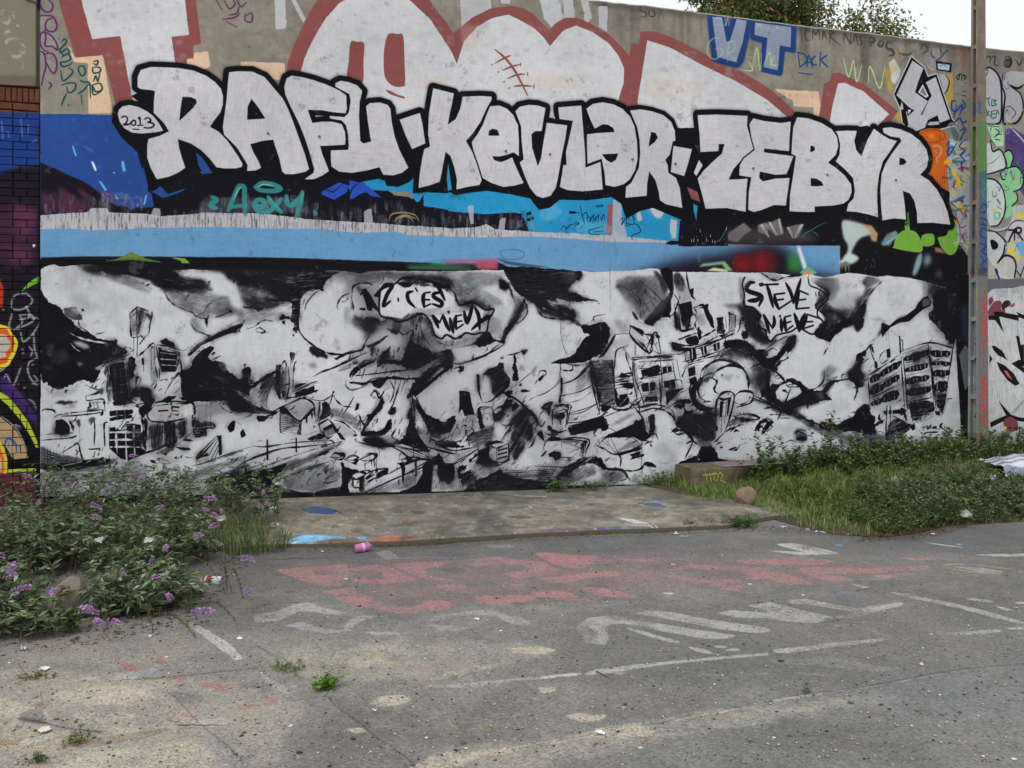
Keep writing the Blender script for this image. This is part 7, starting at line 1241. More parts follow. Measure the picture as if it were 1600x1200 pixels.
ch.T(400,900,4); ch.L((20,20,20), 9, '0,430 60,460 110,490; 440,730 500,800 600,870 680,930 740,980 800,1030 860,1060 960,1130 1000,1180 1040,1260', taper=.6)
ch.L((20,20,20), 5, '280,620 360,650 440,680 450,740; 130,490 180,510 260,600', taper=.6)
ch.T(1200,900,4); ch.L((20,20,20), 9, '0,790 150,765 400,725 560,700 800,655 1000,615 1200,580 1400,560 1700,530 1900,500', taper=.6)
ch.T(800,900,4); ch.L((20,20,20), 7, '0,1070 200,1030 460,985 640,935 900,925 1100,880 1300,855 1500,820 1600,805; 400,830 600,830', taper=.6)
ch.T(0,900,4); ch.L((20,20,20), 7, '1040,710 1100,740 1250,900 1400,1020 1500,1120 1560,1200; 110,885 260,900 420,935 640,955; 740,640 1000,628 1300,598 1700,560; 260,720 270,800; 120,540 150,590', taper=.6)
img_gh = image_from(ch, 'asphalt_relief'); img_gh.colorspace_settings.name = 'Non-Color'
cs = ground_canvas(.065,6.5,10.2)
cs.a[:] = hexc((116,114,107)); _f = (0,0, cs.w, cs.h)
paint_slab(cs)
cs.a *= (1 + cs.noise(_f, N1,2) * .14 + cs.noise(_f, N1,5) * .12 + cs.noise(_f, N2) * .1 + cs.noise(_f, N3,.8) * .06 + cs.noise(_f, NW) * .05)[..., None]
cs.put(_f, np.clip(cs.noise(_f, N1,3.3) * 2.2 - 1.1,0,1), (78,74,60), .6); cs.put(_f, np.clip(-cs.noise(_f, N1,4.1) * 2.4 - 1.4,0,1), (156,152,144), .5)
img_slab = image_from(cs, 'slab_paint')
def img_node(n, l, im, vec, x0, x1, z0, z1, ax='XZ'):
    sp = n.new('ShaderNodeSeparateXYZ'); l.new(vec, sp.inputs[0])
    def mr(o, a, b):
        m = n.new('ShaderNodeMapRange'); m.clamp = False; m.inputs[1].default_value = a; m.inputs[2].default_value = b; l.new(o, m.inputs[0]); return m.outputs[0]
    cb_ = n.new('ShaderNodeCombineXYZ'); l.new(mr(sp.outputs[0], x0, x1), cb_.inputs[0]); l.new(mr(sp.outputs[2 if ax == 'XZ' else 1], z0, z1), cb_.inputs[1])
    t = n.new('ShaderNodeTexImage'); t.image = im; t.extension = 'EXTEND'; t.interpolation = 'Linear'; l.new(cb_.outputs[0], t.inputs[0]); return t.outputs[0]
def painted_mat(name, im, x0, x1, z0, z1, ref=None, rough=.7, bd=.004):
    m, n, l, b = nt(name); tc = n.new('ShaderNodeTexCoord')
    if ref is not None: tc.object = ref
    v = tc.outputs['Object']; c = img_node(n, l, im, v, x0, x1, z0, z1)
    c = scalecol(n, l, c, noise(n, l, v, 14,8,.7), .90,1.10); c = scalecol(n, l, c, noise(n, l, v, 1.3,4), .93,1.07); c = scalecol(n, l, c, noise(n, l, v, 160,2,.7), .88,1.12)
    l.new(c, b.inputs['Base Color']); b.inputs['Specular IOR Level'].default_value = .08
    mr = n.new('ShaderNodeMapRange'); mr.inputs[3].default_value = rough - .15; mr.inputs[4].default_value = rough + .15; l.new(noise(n, l, v, 9,5), mr.inputs[0]); l.new(mr.outputs[0], b.inputs['Roughness'])
    p = bump(n, l, None, noise(n, l, v, 5,8,.65), .5, bd * 2.5); bump(n, l, b, noise(n, l, v, 90,4,.7), .5, bd * .5, p)
    return m
# ------------------------------------------------------------------ ground
m_asph, n, l, b = nt('asphalt')
tc = n.new('ShaderNodeTexCoord'); v = tc.outputs['Object']
ci = img_node(n, l, img_ground, v, GX0, GX1, GY0, GY1, 'XY')
base = n.new('ShaderNodeRGB'); base.outputs[0].default_value = (*LIN((115,113,109)), 1)
cbn = scalecol(n, l, base.outputs[0], noise(n, l, v, .8,6), .8,1.2)
sp = n.new('ShaderNodeSeparateXYZ'); l.new(v, sp.inputs[0])
def edge(o, a, w): return mathn(n, l, 'MULTIPLY', mathn(n, l, 'SUBTRACT', o, a), w, True)
inside = mathn(n, l, 'MULTIPLY', mathn(n, l, 'MULTIPLY', edge(sp.outputs[0], GX0 + .05,2.), edge(sp.outputs[0], GX1 - .05,-2.)), mathn(n, l, 'MULTIPLY', edge(sp.outputs[1], GY0 + .02,3.), edge(sp.outputs[1], GY1 - .02,-3.)))
mx = n.new('ShaderNodeMix'); mx.data_type = 'RGBA'; l.new(inside, mx.inputs[0]); l.new(cbn, mx.inputs[6]); l.new(ci, mx.inputs[7])
c = mx.outputs[2]
vo = n.new('ShaderNodeTexVoronoi'); vo.inputs['Scale'].default_value = 95; l.new(v, vo.inputs['Vector'])      # aggregate stones
vs_ = n.new('ShaderNodeSeparateColor'); l.new(vo.outputs['Color'], vs_.inputs[0])
c = scalecol(n, l, c, vs_.outputs[0], .76,1.26); c = scalecol(n, l, c, noise(n, l, v, 26,5,.7), .78,1.22); c = scalecol(n, l, c, noise(n, l, v, 3,6,.6), .84,1.16)
l.new(c, b.inputs['Base Color']); b.inputs['Roughness'].default_value = .82; b.inputs['Specular IOR Level'].default_value = .35
hgt = img_node(n, l, img_gh, v, GX0, GX1, GY0, GY1, 'XY')
p1 = bump(n, l, None, hgt, .8,.03); p2 = bump(n, l, None, vo.outputs['Distance'], .55,-.006, p1); bump(n, l, b, noise(n, l, v, 12,8,.7), .5,.012, p2)
def ground_z(X, Y):
    return .012 * math.sin(X * 1.3 + Y * .7) * math.sin(Y * 1.1 + .6) + .006 * math.sin(X * 3.1 + 1) * math.sin(Y * 2.7)
xs = np.concatenate([[-60,-40,-25,-15,-10], np.linspace(-7,9,130), [12,18,28,45,70]]); ys = np.concatenate([[-60,-30,-12,-4,0], np.linspace(2,9,76), [10,11,12.5,15,20,35,70]])
V = [(x, y, ground_z(x, y) * min(1, max(0,1 - (abs(x) - 6) / 3)) if abs(y - 6) < 6 else 0) for y in ys for x in xs]
nx = len(xs); F = np.array([(j * nx + i, j * nx + i + 1,(j + 1) * nx + i + 1,(j + 1) * nx + i) for j in range(len(ys) - 1) for i in range(nx - 1)])
tag(link('asphalt_ground', mesh('asphalt_ground', V, F, smooth=True), m_asph), kind='structure')
# sandy grit lying on the asphalt and loose gravel
def scatter_stones(name, pts, rgbs, seed, parent=None):
    r = np.random.RandomState(seed); n_ = len(pts)
    ico = np.array([(0,0,1), (.9,0,.3), (.28,.85,.3), (-.72,.53,.3), (-.72,-.53,.3), (.28,-.85,.3), (0,0,-.5)]); fc = [(0,1,2), (0,2,3), (0,3,4), (0,4,5), (0,5,1), (6,2,1), (6,3,2), (6,4,3), (6,5,4), (6,1,5)]
    V = (ico[None] * (1 + r.uniform(-.3,.3,(n_, 7,3)))) * pts[:, None, 3:4] * r.uniform(.6,1.3,(n_, 1,3)) * np.array([1,1,.6])
    a = r.uniform(0,6.28, n_); ca, sa = np.cos(a)[:, None], np.sin(a)[:, None]; x = V[..., 0] * ca - V[..., 1] * sa; y = V[..., 0] * sa + V[..., 1] * ca; V = np.stack([x, y, V[..., 2]], 2) + pts[:, None, :3]
    F = (np.array(fc)[None] + np.arange(n_)[:, None, None] * 7).reshape(-1,3)
    cc = np.array([LIN(q) for q in rgbs])[r.randint(0, len(rgbs), n_)] * r.uniform(.7,1.3,(n_, 1)); return link(name, mesh(name, V.reshape(-1,3), F, np.repeat(cc, 7,0)), m_stone, parent)
m_stone = tint_mat('loose_stone', .85, var=.2)
r_ = np.random.RandomState(4)
def px_ground(x, y, z=0.): X, Y = ground_xy(np.asarray(x, float), np.asarray(y, float), z); return X, Y
px = r_.uniform(-50,1650,5200); py = 850 + 345 * r_.rand(5200) ** .9
X, Y = px_ground(px, py); P = np.stack([X, Y, np.array([ground_z(a, b_) for a, b_ in zip(X, Y)]) + .001, r_.gamma(2., .0016,5200) + .0018], 1)
tag(scatter_stones('loose_gravel', P, [(150,146,140), (190,186,178), (90,86,82), (170,148,120), (60,58,56)], 1), 'small loose gravel and grit scattered over the asphalt', 'gravel', kind='stuff')
# ------------------------------------------------------------------ slab
m_slab, n, l, b = nt('slab_concrete'); tc = n.new('ShaderNodeTexCoord'); v = tc.outputs['Object']
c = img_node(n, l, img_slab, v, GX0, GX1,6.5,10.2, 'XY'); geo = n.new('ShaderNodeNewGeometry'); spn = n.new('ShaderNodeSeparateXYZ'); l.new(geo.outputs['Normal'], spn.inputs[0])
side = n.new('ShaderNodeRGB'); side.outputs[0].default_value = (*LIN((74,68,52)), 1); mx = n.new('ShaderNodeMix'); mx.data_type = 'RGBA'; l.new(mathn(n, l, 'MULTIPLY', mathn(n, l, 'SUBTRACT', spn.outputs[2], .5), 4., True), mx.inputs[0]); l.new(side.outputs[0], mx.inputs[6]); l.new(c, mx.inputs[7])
c = scalecol(n, l, mx.outputs[2], noise(n, l, v, 30,6,.7), .7,1.3); c = scalecol(n, l, c, noise(n, l, v, 130,2), .8,1.2); c = scalecol(n, l, c, noise(n, l, v, 3,5), .85,1.15)
l.new(c, b.inputs['Base Color']); b.inputs['Roughness'].default_value = .85; bump(n, l, b, noise(n, l, v, 22,8,.7), .7,.012)
fe = [(-700,905), (-200,880), (200,862), (447,848), (575,845), (665,841), (775,834), (900,828), (1000,824), (1132,819), (1206,805), (1260,800)]
FEX, FEY = [], []
for (a, b_) in fe: X, Y = ground_xy(a, b_, .045); FEX.append(float(X)); FEY.append(float(Y))
FEX = np.array(FEX); FEY = np.array(FEY)
def wall_y(X): return WY0 + (X - WX0) / WDX * WDY
def slab_z(X, t): return .045 + t * max(.012,.03 - .0265 * X) 
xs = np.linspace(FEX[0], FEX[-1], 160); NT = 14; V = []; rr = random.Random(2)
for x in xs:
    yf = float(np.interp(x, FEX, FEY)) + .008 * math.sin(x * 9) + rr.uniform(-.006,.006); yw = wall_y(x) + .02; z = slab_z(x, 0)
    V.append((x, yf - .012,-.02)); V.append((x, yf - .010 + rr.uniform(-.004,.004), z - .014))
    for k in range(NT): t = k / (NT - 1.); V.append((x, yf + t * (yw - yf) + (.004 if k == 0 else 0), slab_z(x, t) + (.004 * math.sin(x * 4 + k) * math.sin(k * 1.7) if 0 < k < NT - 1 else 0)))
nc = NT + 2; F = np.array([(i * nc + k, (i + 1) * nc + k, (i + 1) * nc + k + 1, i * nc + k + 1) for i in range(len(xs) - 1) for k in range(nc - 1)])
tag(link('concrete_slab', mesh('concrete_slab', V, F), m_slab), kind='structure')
# ------------------------------------------------------------------ the long painted wall
wall = empty('graffiti_wall', wall_pt(0), WALL_YAW)
tag(wall, 'long concrete wall with the black and white ruined city mural under large silver letters', 'wall', kind='thing')
m_wall = painted_mat('painted_concrete', img_wall, 0, WU1, WZ0, WZ1)
m_conc = plain_mat('bare_concrete', (140,133,120), .85,9,.2,.01)
us = np.linspace(0, WU1,200); V = []; rr = random.Random(6)
zs = [-.3,0,.6,1.2,1.8,2.4,3., 3.6,4.2,4.8,5.1]
def top_z(u): return 5.235 - .0025 * max(0, u - 6) * (1 + .06 * u) + .006 * math.sin(u * 2.3) + rr.uniform(-.005,.005)
for u in us:
    t = top_z(u); wob = .006 * math.sin(u * .9) + .002 * math.sin(u * 5)
    for z in zs: V.append((u, wob * (z / 5.), z))
    V += [(u, wob + .004, t - .018), (u, wob + .02, t), (u, .20, t + .008), (u, .22, t - .02), (u, .22,-.3)]
nc = len(zs) + 5; F = [(i * nc + k, (i + 1) * nc + k, (i + 1) * nc + (k + 1) % nc, i * nc + (k + 1) % nc) for i in range(len(us) - 1) for k in range(nc)]
fm = [0 if k < len(zs) else 1 for i in range(len(us) - 1) for k in range(nc)]
F += [tuple(range(nc - 1,-1,-1)), tuple((len(us) - 1) * nc + k for k in range(nc))]; fm += [1,1]
wb = link('wall_panel', mesh('wall_panel', V, F, fmat=fm), [m_wall, m_conc], wall)
# bolts and old fixings left in the concrete, the torn poster scrap
m_bolt = plain_mat('rusted_bolt', (120,112,104), .5, metal=.7)
bolt_me = None
for (x, y) in ((859,241), (1055,256), (1177,263), (790,236), (988,249), (499,213), (419,208), (1400,281), (1293,273)):
    u, z = wall_uz(x, y)
    if bolt_me is None:
        bm = bmesh.new(); bmesh.ops.create_cone(bm, cap_ends=True, segments=8, radius1=.014, radius2=.010, depth=.02); bolt_me = bpy.data.meshes.new('bolt'); bm.to_mesh(bolt_me); bm.free(); bolt_me.materials.append(m_bolt)
    o = bpy.data.objects.new('bolt', bolt_me); col.objects.link(o); o.parent = wall; o.location = (float(u), -.008 + .006 * math.sin(float(u) * .9), float(z)); o.rotation_euler = (R(90), 0,0)
# ------------------------------------------------------------------ brick return wall at the left
bw = empty('brick_wall', wall_pt(0), WALL_YAW); tag(bw, 'painted brick wall with concrete panel on top at the left edge', 'wall', kind='thing')
m_brick = painted_mat('painted_brick', img_brick, -5,0, WZ0, WZ1 + 1.2, ref=bw, rough=.5, bd=.006)
m_mort = plain_mat('dark_mortar', (34,31,34), .9,30,.25,.004)
link('mortar', boxmesh('mortar', -5,-.004,.030,.24,-.2,3.90), m_mort, bw)
brick_meshes = {}
def brick(u0, u1, z0, z1, seed, stuff=None):
    g = .0035; d = random.Random(seed); y0 = .015 + d.uniform(-.005,.005)
    if stuff is not None:
        stuff.append((u0 + g, u1 - g, y0,.06, z0 + g, z1 - g)); return
    key = (round(u1 - u0,3), round(z1 - z0,3), seed % 3)
    if key not in brick_meshes:
        w, h = (u1 - u0) / 2 - g, (z1 - z0) / 2 - g; brick_meshes[key] = boxmesh('brick', -w, w, 0,.045,-h, h, .003,.003, seed); brick_meshes[key].materials.append(m_brick)
    o = bpy.data.objects.new('brick', brick_meshes[key]); col.objects.link(o); o.parent = bw; o.location = ((u0 + u1) / 2, y0,(z0 + z1) / 2)
    o.rotation_euler = (0, d.uniform(-.012,.012), d.uniform(-.02,.02))
rest = []; seed = 0; H = .0685; ncount = 0
NC = 53
for k in range(NC):
    z0 = 3.67 - (NC - k) * H; st = .22 if k % 2 else .11; off = .055 if k % 4 == 1 else 0
    u = 0.; first = True
    while u > -5:
        w = st if not first else (st if k % 2 == 0 else (.16 if k % 4 == 1 else .22))
        u1 = u; u0 = u - w; seed += 1; brick(u0, u1 - (0.006 if first else 0), z0, z0 + H, seed, None if u1 > -.46 else rest); u = u0; first = False
for (z0, z1, w) in ((3.675,3.74,.22), (3.745,3.875,.046)):
    u = -.004
    while u > -5: seed += 1; brick(u - w, u, z0, z1, seed, None if u > -.46 else rest); u -= w
V, F = [], []
for q in rest:
    k = len(V); x0, x1, y0, y1, z0, z1 = q; V += [(x0, y0, z0), (x1, y0, z0), (x1, y1, z0), (x0, y1, z0), (x0, y0, z1), (x1, y0, z1), (x1, y1, z1), (x0, y1, z1)]; F += [tuple(k + i for i in f) for f in BOXF]
tag(link('brickwork', mesh('brickwork', V, F), m_brick, bw), kind='stuff')
# concrete panel over the bricks, its cracked crown
V = []; us = np.linspace(-5,-.03,60); rr = random.Random(12)
link('concrete_panel', boxmesh('concrete_panel', -5,-.035,.004,.23,3.885,5.0,.006), m_brick, bw)
lo = lambda u: 4.665 + .05 * math.sin(u * 17) + .02 * math.sin(u * 41) + (.09 if -.24 < u < -.16 else 0)
for u in us:
    z = lo(u) + rr.uniform(-.006,.006); V += [(u, .0035, z), (u, -.014, z + .012), (u, -.016,5.6), (u, .24,5.6), (u, .24, z)]
F = [(i * 5 + k, (i + 1) * 5 + k, (i + 1) * 5 + (k + 1) % 5, i * 5 + (k + 1) % 5) for i in range(len(us) - 1) for k in range(5)] + [(4,3,2,1,0), tuple((len(us) - 1) * 5 + k for k in range(5))]
link('render_crust', mesh('render_crust', V, F), plain_mat('grey_render', (112,110,100), .9,14,.3,.02), bw)
# ------------------------------------------------------------------ concrete pole
PZ = 8.4; pu, pv = wall_uz(1529,505)
def pole_pt():
    # front left corner of the pole seen at x = 1528,0.30 m out of the wall
    t = 728. / FOC; u = (t * (WY0 + WN.y * .33) - (WX0 + WN.x * .33)) / (WDX - t * WDY); return float(u)
PU = pole_pt(); pole = empty('utility_pole', wall_pt(PU, .33,0), WALL_YAW)
tag(pole, 'tapered concrete utility pole with recessed ladder pockets in front of the wall', 'pole')
pole_Y = (wall_pt(PU, .33).y); ps = FOC / pole_Y
def pole_canvas(k):        # k = metres per photo pixel across the face
    PPX = 500.
    def mp(x, y): return np.stack([(np.asarray(x, float)) * k * PPX, (6. - (CAM_H - (np.asarray(y, float) - HOR) / ps)) * PPX], 1)
    return Canvas(int(.2 * PPX), int(6. * PPX), mp, lambda x, y: PPX / ps)
kf = 1 / ps / .798; ks = 1 / ps / .796
cf = pole_canvas(kf)        # front face, x from 0 at its left edge
cf.a[:] = hexc((124,110,98)); cf.a *= (1 + cf.noise((0,0, cf.w, cf.h), N1,2) * .1)[..., None]
cf.T(0,0,1); cf.F((84,128,62), '-2,190 20,186 20,300 8,310 -2,262', rough=2, a=.9); cf.F((52,92,120), '0,155 5,160 5,180 0,176; 2,270 20,262 20,430 0,430', a=.75, rough=3)
cf.L((34,46,110), 3, '4,325 9,318 14,324 10,332 4,330; 4,340 14,344 14,352 4,350; 6,344 10,351; 14,360 8,356 4,362 6,370 13,372; 3,380 14,384 6,392 14,398; 12,376 10,392; 4,400 14,410; 4,414 14,404; 8,406 6,425; 14,418 5,424 14,432', taper=.7)
cf.L((60,150,90), 2.5, '4,280 14,290 6,300 14,312; 10,270 8,320', a=.7); cf.F((200,204,206), '0,430 22,424 22,440 0,440', a=.7, rough=2)
cf.F((60,60,66), '-2,418 22,418 22,438 -2,440', a=.8, rough=2); cf.F((112,108,110), '-2,432 24,432 24,660 -2,660', rough=1); cf.F((110,100,78), '-2,645 24,640 24,760 -2,760', rough=4, blur=1)
cf.L((196,48,40), 2.6, '10,456 12,462; 4,470 12,466 14,474 6,480 12,484; 5,492 12,488 14,498 7,502 4,496; 6,508 14,506 12,516 4,514; 6,522 12,520 14,530 8,534; 3,542 15,538; 9,534 9,552; 8,558 9,574; 5,580 6,582; 12,580 12,582; 5,592 14,590 6,598 14,602 5,608 14,612; 2,622 8,614 15,622 14,638 6,642 2,630; 8,616 8,644; 7,650 8,662; 13,654 14,668', taper=.8)
cf.L((96,170,170), 1.5, '6,668 12,672 7,678 13,682; 8,686 13,690', a=.7)
csd = pole_canvas(ks); csd.a[:] = hexc((136,122,108)); csd.a *= (1 + csd.noise((0,0, csd.w, csd.h), N1,2) * .1)[..., None]
csd.T(0,0,1); csd.F((138,148,146), '-2,428 24,432 24,760 -2,760', rough=2); csd.F((196,180,60), '10,380 15,378 14,425 9,428; 11,452 16,450 14,500 10,500', a=.8, rough=2)
csd.L((28,30,36), 2.2, '10,522 14,518; 8,530 14,528 9,538 14,542; 9,548 14,552; 9,566 14,560 10,574; 8,590 14,594; 10,600 14,606 8,610; 8,632 16,634; 10,640 14,646 8,652 15,656; 9,662 14,668')
csd.L((196,90,100), 4, '10,598 13,606; 12,604 11,616', a=.6, soft=2); csd.L((90,150,96), 2, '2,610 3,650; 2,660 4,690', a=.6, soft=1); csd.F((200,204,206), '2,590 8,588 7,600 3,604', a=.6, rough=2); csd.F((110,104,88), '-2,680 24,676 24,760 -2,760', a=.8, rough=3)
imf = image_from(cf, 'pole_front_paint'); ims = image_from(csd, 'pole_side_paint')
def pole_mat(name, im, ax):
    m, n, l, b = nt(name); tc = n.new('ShaderNodeTexCoord'); tc.object = pole; v = tc.outputs['Object']; s = n.new('ShaderNodeSeparateXYZ'); l.new(v, s.inputs[0]); cc = n.new('ShaderNodeCombineXYZ')
    src = s.outputs[0] if ax == 'x' else mathn(n, l, 'SUBTRACT', .165, s.outputs[1]); l.new(src, cc.inputs[0]); l.new(s.outputs[2], cc.inputs[2])
    c = img_node(n, l, im, cc.outputs[0], 0,.2,0,6.); c = scalecol(n, l, c, noise(n, l, v, 25,7,.7), .8,1.2); l.new(c, b.inputs['Base Color']); b.inputs['Roughness'].default_value = .8; bump(n, l, b, noise(n, l, v, 40,6,.7), .6,.006); return m
mf, ms = pole_mat('pole_front', imf, 'x'), pole_mat('pole_side', ims, 'y')
def pw(z): return .165 - (.165 - .112) * z / 5.7      # width along the wall
def pd(z): return .158 - (.158 - .100) * z / 5.7      # depth
def taper_slab(name, fx, fy, z0, z1, mats, n_=10, parent=pole, frontmat=0):
    V, F, fm = [], [], []
    for i in range(n_ + 1):
        z = z0 + (z1 - z0) * i / n_; xa, xb = fx(z); ya, yb = fy(z); V += [(xa, ya, z), (xb, ya, z), (xb, yb, z), (xa, yb, z)]
    for i in range(n_):
        for k in range(4): F.append((i * 4 + k, i * 4 + (k + 1) % 4, i * 4 + 4 + (k + 1) % 4, i * 4 + 4 + k)); fm.append(0 if k in (0,2) else 1)
    F += [(3,2,1,0), tuple(n_ * 4 + k for k in range(4))]; fm += [1,1]
    return link(name, mesh(name, V, F, fmat=fm), mats, parent)
taper_slab('flange', lambda z: (0, pw(z)), lambda z: (0,.030), -.2, PZ, [mf, ms])
taper_slab('flange', lambda z: (0, pw(z)), lambda z: (pd(z) - .030, pd(z)), -.2, PZ, [mf, ms])
taper_slab('web', lambda z: (.045, pw(z) - .045), lambda z: (.030, pd(z) - .030), -.2, PZ, [mf, ms])
for k in range(-1,17):
    zc = .454 + .464 * k
    taper_slab('rib', lambda z: (.004, pw(z) - .004), lambda z: (.030, pd(z) - .030), zc - .022, zc + .026, [mf, ms], 1)
# ------------------------------------------------------------------ vegetation
m_leaf = tint_mat('leaf', .55,.28,.12,.35); m_dry = tint_mat('dry_stem', .8,0,.2); m_soil = plain_mat('soil', (70,60,46), .95,18,.35,.03)
def nrm(a): return a / (np.linalg.norm(a, axis=-1, keepdims=True) + 1e-9)
def leaves(P, D, L, W, C, seed=0, droop=.35, fold=.25):
    """n leaves: base P, direction D, length L, width W, colour C -> V, F, colours"""
    r = np.random.RandomState(seed); n = len(P); D = nrm(D + r.normal(0,.08, D.shape))
    up = np.array([0,0,1.]) + r.normal(0,.35,(n, 3)); S = nrm(np.cross(D, up)); N = nrm(np.cross(S, D)); L = L[:, None]; W = W[:, None]
    dz = np.zeros((n, 3)); dz[:, 2:] = -droop * L
    mid = P + D * L * .45 + dz * .25 - N * W * fold; tip = P + D * L + dz
    l_ = P + D * L * .42 + S * W * .5 + dz * .25; r2 = P + D * L * .42 - S * W * .5 + dz * .25
    V = np.stack([P, l_, r2, tip, mid], 1).reshape(-1,3); k = np.arange(n)[:, None] * 5
    F = np.concatenate([k + np.array([[0,4,1]]), k + np.array([[0,2,4]]), k + np.array([[1,4,3]]), k + np.array([[4,2,3]])], 0)
    return V, F, np.repeat(C, 5,0)
def tubes(paths, rads, C, k=4):
    """thin stems: list of (m,3) paths"""
    V, F, CC = [], [], []; b = 0
    for p, rd, c in zip(paths, rads, C):
        m = len(p); t = nrm(np.gradient(p, axis=0)); s = nrm(np.cross(t, np.array([.3,.2,1.]))); q = np.cross(s, t)
        for i in range(k):
            a = 6.283 * i / k; V.append(p + (s * math.cos(a) + q * math.sin(a)) * (rd * np.linspace(1,.35, m))[:, None])
        for j in range(m - 1):
            for i in range(k): F.append((b + i * m + j, b + ((i + 1) % k) * m + j, b + ((i + 1) % k) * m + j + 1, b + i * m + j + 1))
        CC.append(np.repeat(np.array([c]), m * k, 0)); b += m * k
    return np.concatenate(V), np.array(F), np.concatenate(CC)
def pick(r, pal, n, v=.25): return np.array([LIN(c) for c in pal])[r.randint(0, len(pal), n)] * r.uniform(1 - v, 1 + v, (n, 1))
def stuff_leaves(name, parts, parent=None, mat=None):
    V = np.concatenate([p[0] for p in parts]); o = 0; F = []
    for p in parts: F.append(p[1] + o); o += len(p[0])
    return link(name, mesh(name, V, np.concatenate(F), np.concatenate([p[2] for p in parts])), mat or m_leaf, parent)
def plant(r, roots, hts, spread, nleaf, L, W, pal, stempal, droop=.3, lean=None, arch=.5, srad=.003, whorl=True, pts=9, l0=.12):
    """leafy stems from roots (n,3) -> (leaf arrays, stem arrays)"""
    P, D, SC, paths = [], [], [], []
    n = len(roots)
    for i in range(n):
        h = hts[i]; a = r.uniform(0,6.283); d = np.array([math.cos(a), math.sin(a)]) * spread * r.uniform(.3,1)
        if lean is not None: d = d + np.asarray(lean[i] if np.ndim(lean) > 1 else lean) * r.uniform(.5,1.2)
        t = np.linspace(0,1, pts); x = roots[i][0] + d[0] * h * t ** 1.4; y = roots[i][1] + d[1] * h * t ** 1.4; z = roots[i][2] + h * (t * (1 + arch) - arch * 1.15 * t ** 2.4)
        p = np.stack([x, y, np.maximum(z, roots[i][2] - .01)], 1) + r.normal(0,.006,(pts, 3)) * t[:, None]; paths.append(p)
        m = max(2, int(nleaf * r.uniform(.7,1.2))); tt = r.uniform(l0,1, m); idx = tt * (pts - 1); i0 = np.minimum(idx.astype(int), pts - 2); f = (idx - i0)[:, None]
        q = p[i0] * (1 - f) + p[i0 + 1] * f; tg = nrm(p[i0 + 1] - p[i0]); az = r.uniform(0,6.283, m)
        out = np.stack([np.cos(az), np.sin(az), r.uniform(-.1,.5, m)], 1); P.append(q); D.append(nrm(out * .9 + tg * r.uniform(.2,.9,(m, 1)))); SC.append(1.15 - .55 * tt)
    P = np.concatenate(P); D = np.concatenate(D); SC = np.concatenate(SC); m = len(P)
    return leaves(P, D, L * SC * r.uniform(.6,1.25, m), W * SC * r.uniform(.7,1.2, m), pick(r, pal, m), r.randint(9999), droop), tubes(paths, [srad * r.uniform(.7,1.4) for _ in paths], pick(r, stempal, n))
GREEN = [(80,104,62), (94,116,74), (64,88,54), (112,132,94), (134,150,120), (54,72,46), (122,128,82), (148,162,138)]
STEM = [(92,84,56), (76,70,48), (104,78,56)]
def inpoly(x, y, poly):
    ins = np.zeros(len(x), bool); j = len(poly) - 1
    for i in range(len(poly)):
        (xi, yi), (xj, yj) = poly[i], poly[j]; c = ((yi > y) != (yj > y)) & (x < (xj - xi) * (y - yi) / (yj - yi + 1e-12) + xi); ins ^= c; j = i
    return ins
def sample(r, poly, n):
    poly = np.asarray(poly, float); out = np.zeros((0,2))
    while len(out) < n:
        q = r.uniform(poly.min(0), poly.max(0), (n * 2,2)); out = np.concatenate([out, q[inpoly(q[:, 0], q[:, 1], poly)]])
    return out[:n]
def gpoly(t, z=0.): return [tuple(float(v) for v in ground_xy(*[float(k) for k in p.split(',')], z)) for p in t.split()]
# ---- butterfly bush, three sprawling plants
def spikes(root, pts, seed, pal):
    r = np.random.RandomState(seed)
    for i, (p, d, L) in enumerate(pts):
        n = 130; t = r.rand(n) ** .9; d = nrm(np.array(d, float)); rad = L * .24 * (1 - t * .7); a = r.uniform(0,6.283, n)
        s = nrm(np.cross(d, [0.2,.1,1.])); q = np.cross(s, d); sag = np.zeros((n, 3)); sag[:, 2] = -.25 * L * t ** 2
        o = s[None] * np.cos(a)[:, None] + q[None] * np.sin(a)[:, None]; P = d[None] * (t * L)[:, None] + o * (rad * .5)[:, None] + sag
        lv = leaves(P, nrm(o + d * .3), np.full(n, L * .12) * r.uniform(.7,1.3, n), np.full(n, L * .10), pick(r, pal, n, .22), seed + i, 0., .1)
        st = tubes([np.array([-d * L * .25, d * 0, d * L * .5])], [.0018], [LIN((90,84,60))], 3)
        V, F, c = lv; tri = np.concatenate([st[1][:, [0,1,2]], st[1][:, [0,2,3]]]) + len(V)
        o = link('flower_spike', mesh('flower_spike', np.concatenate([V, st[0]]), np.concatenate([F, tri]), np.concatenate([c, st[2]])), m_petal, root); o.location = Vector(p) - root.location
m_petal = tint_mat('petal', .6,.25,.1,.2)
PUR = [(172,130,178), (190,154,196), (152,110,160), (206,176,210)]
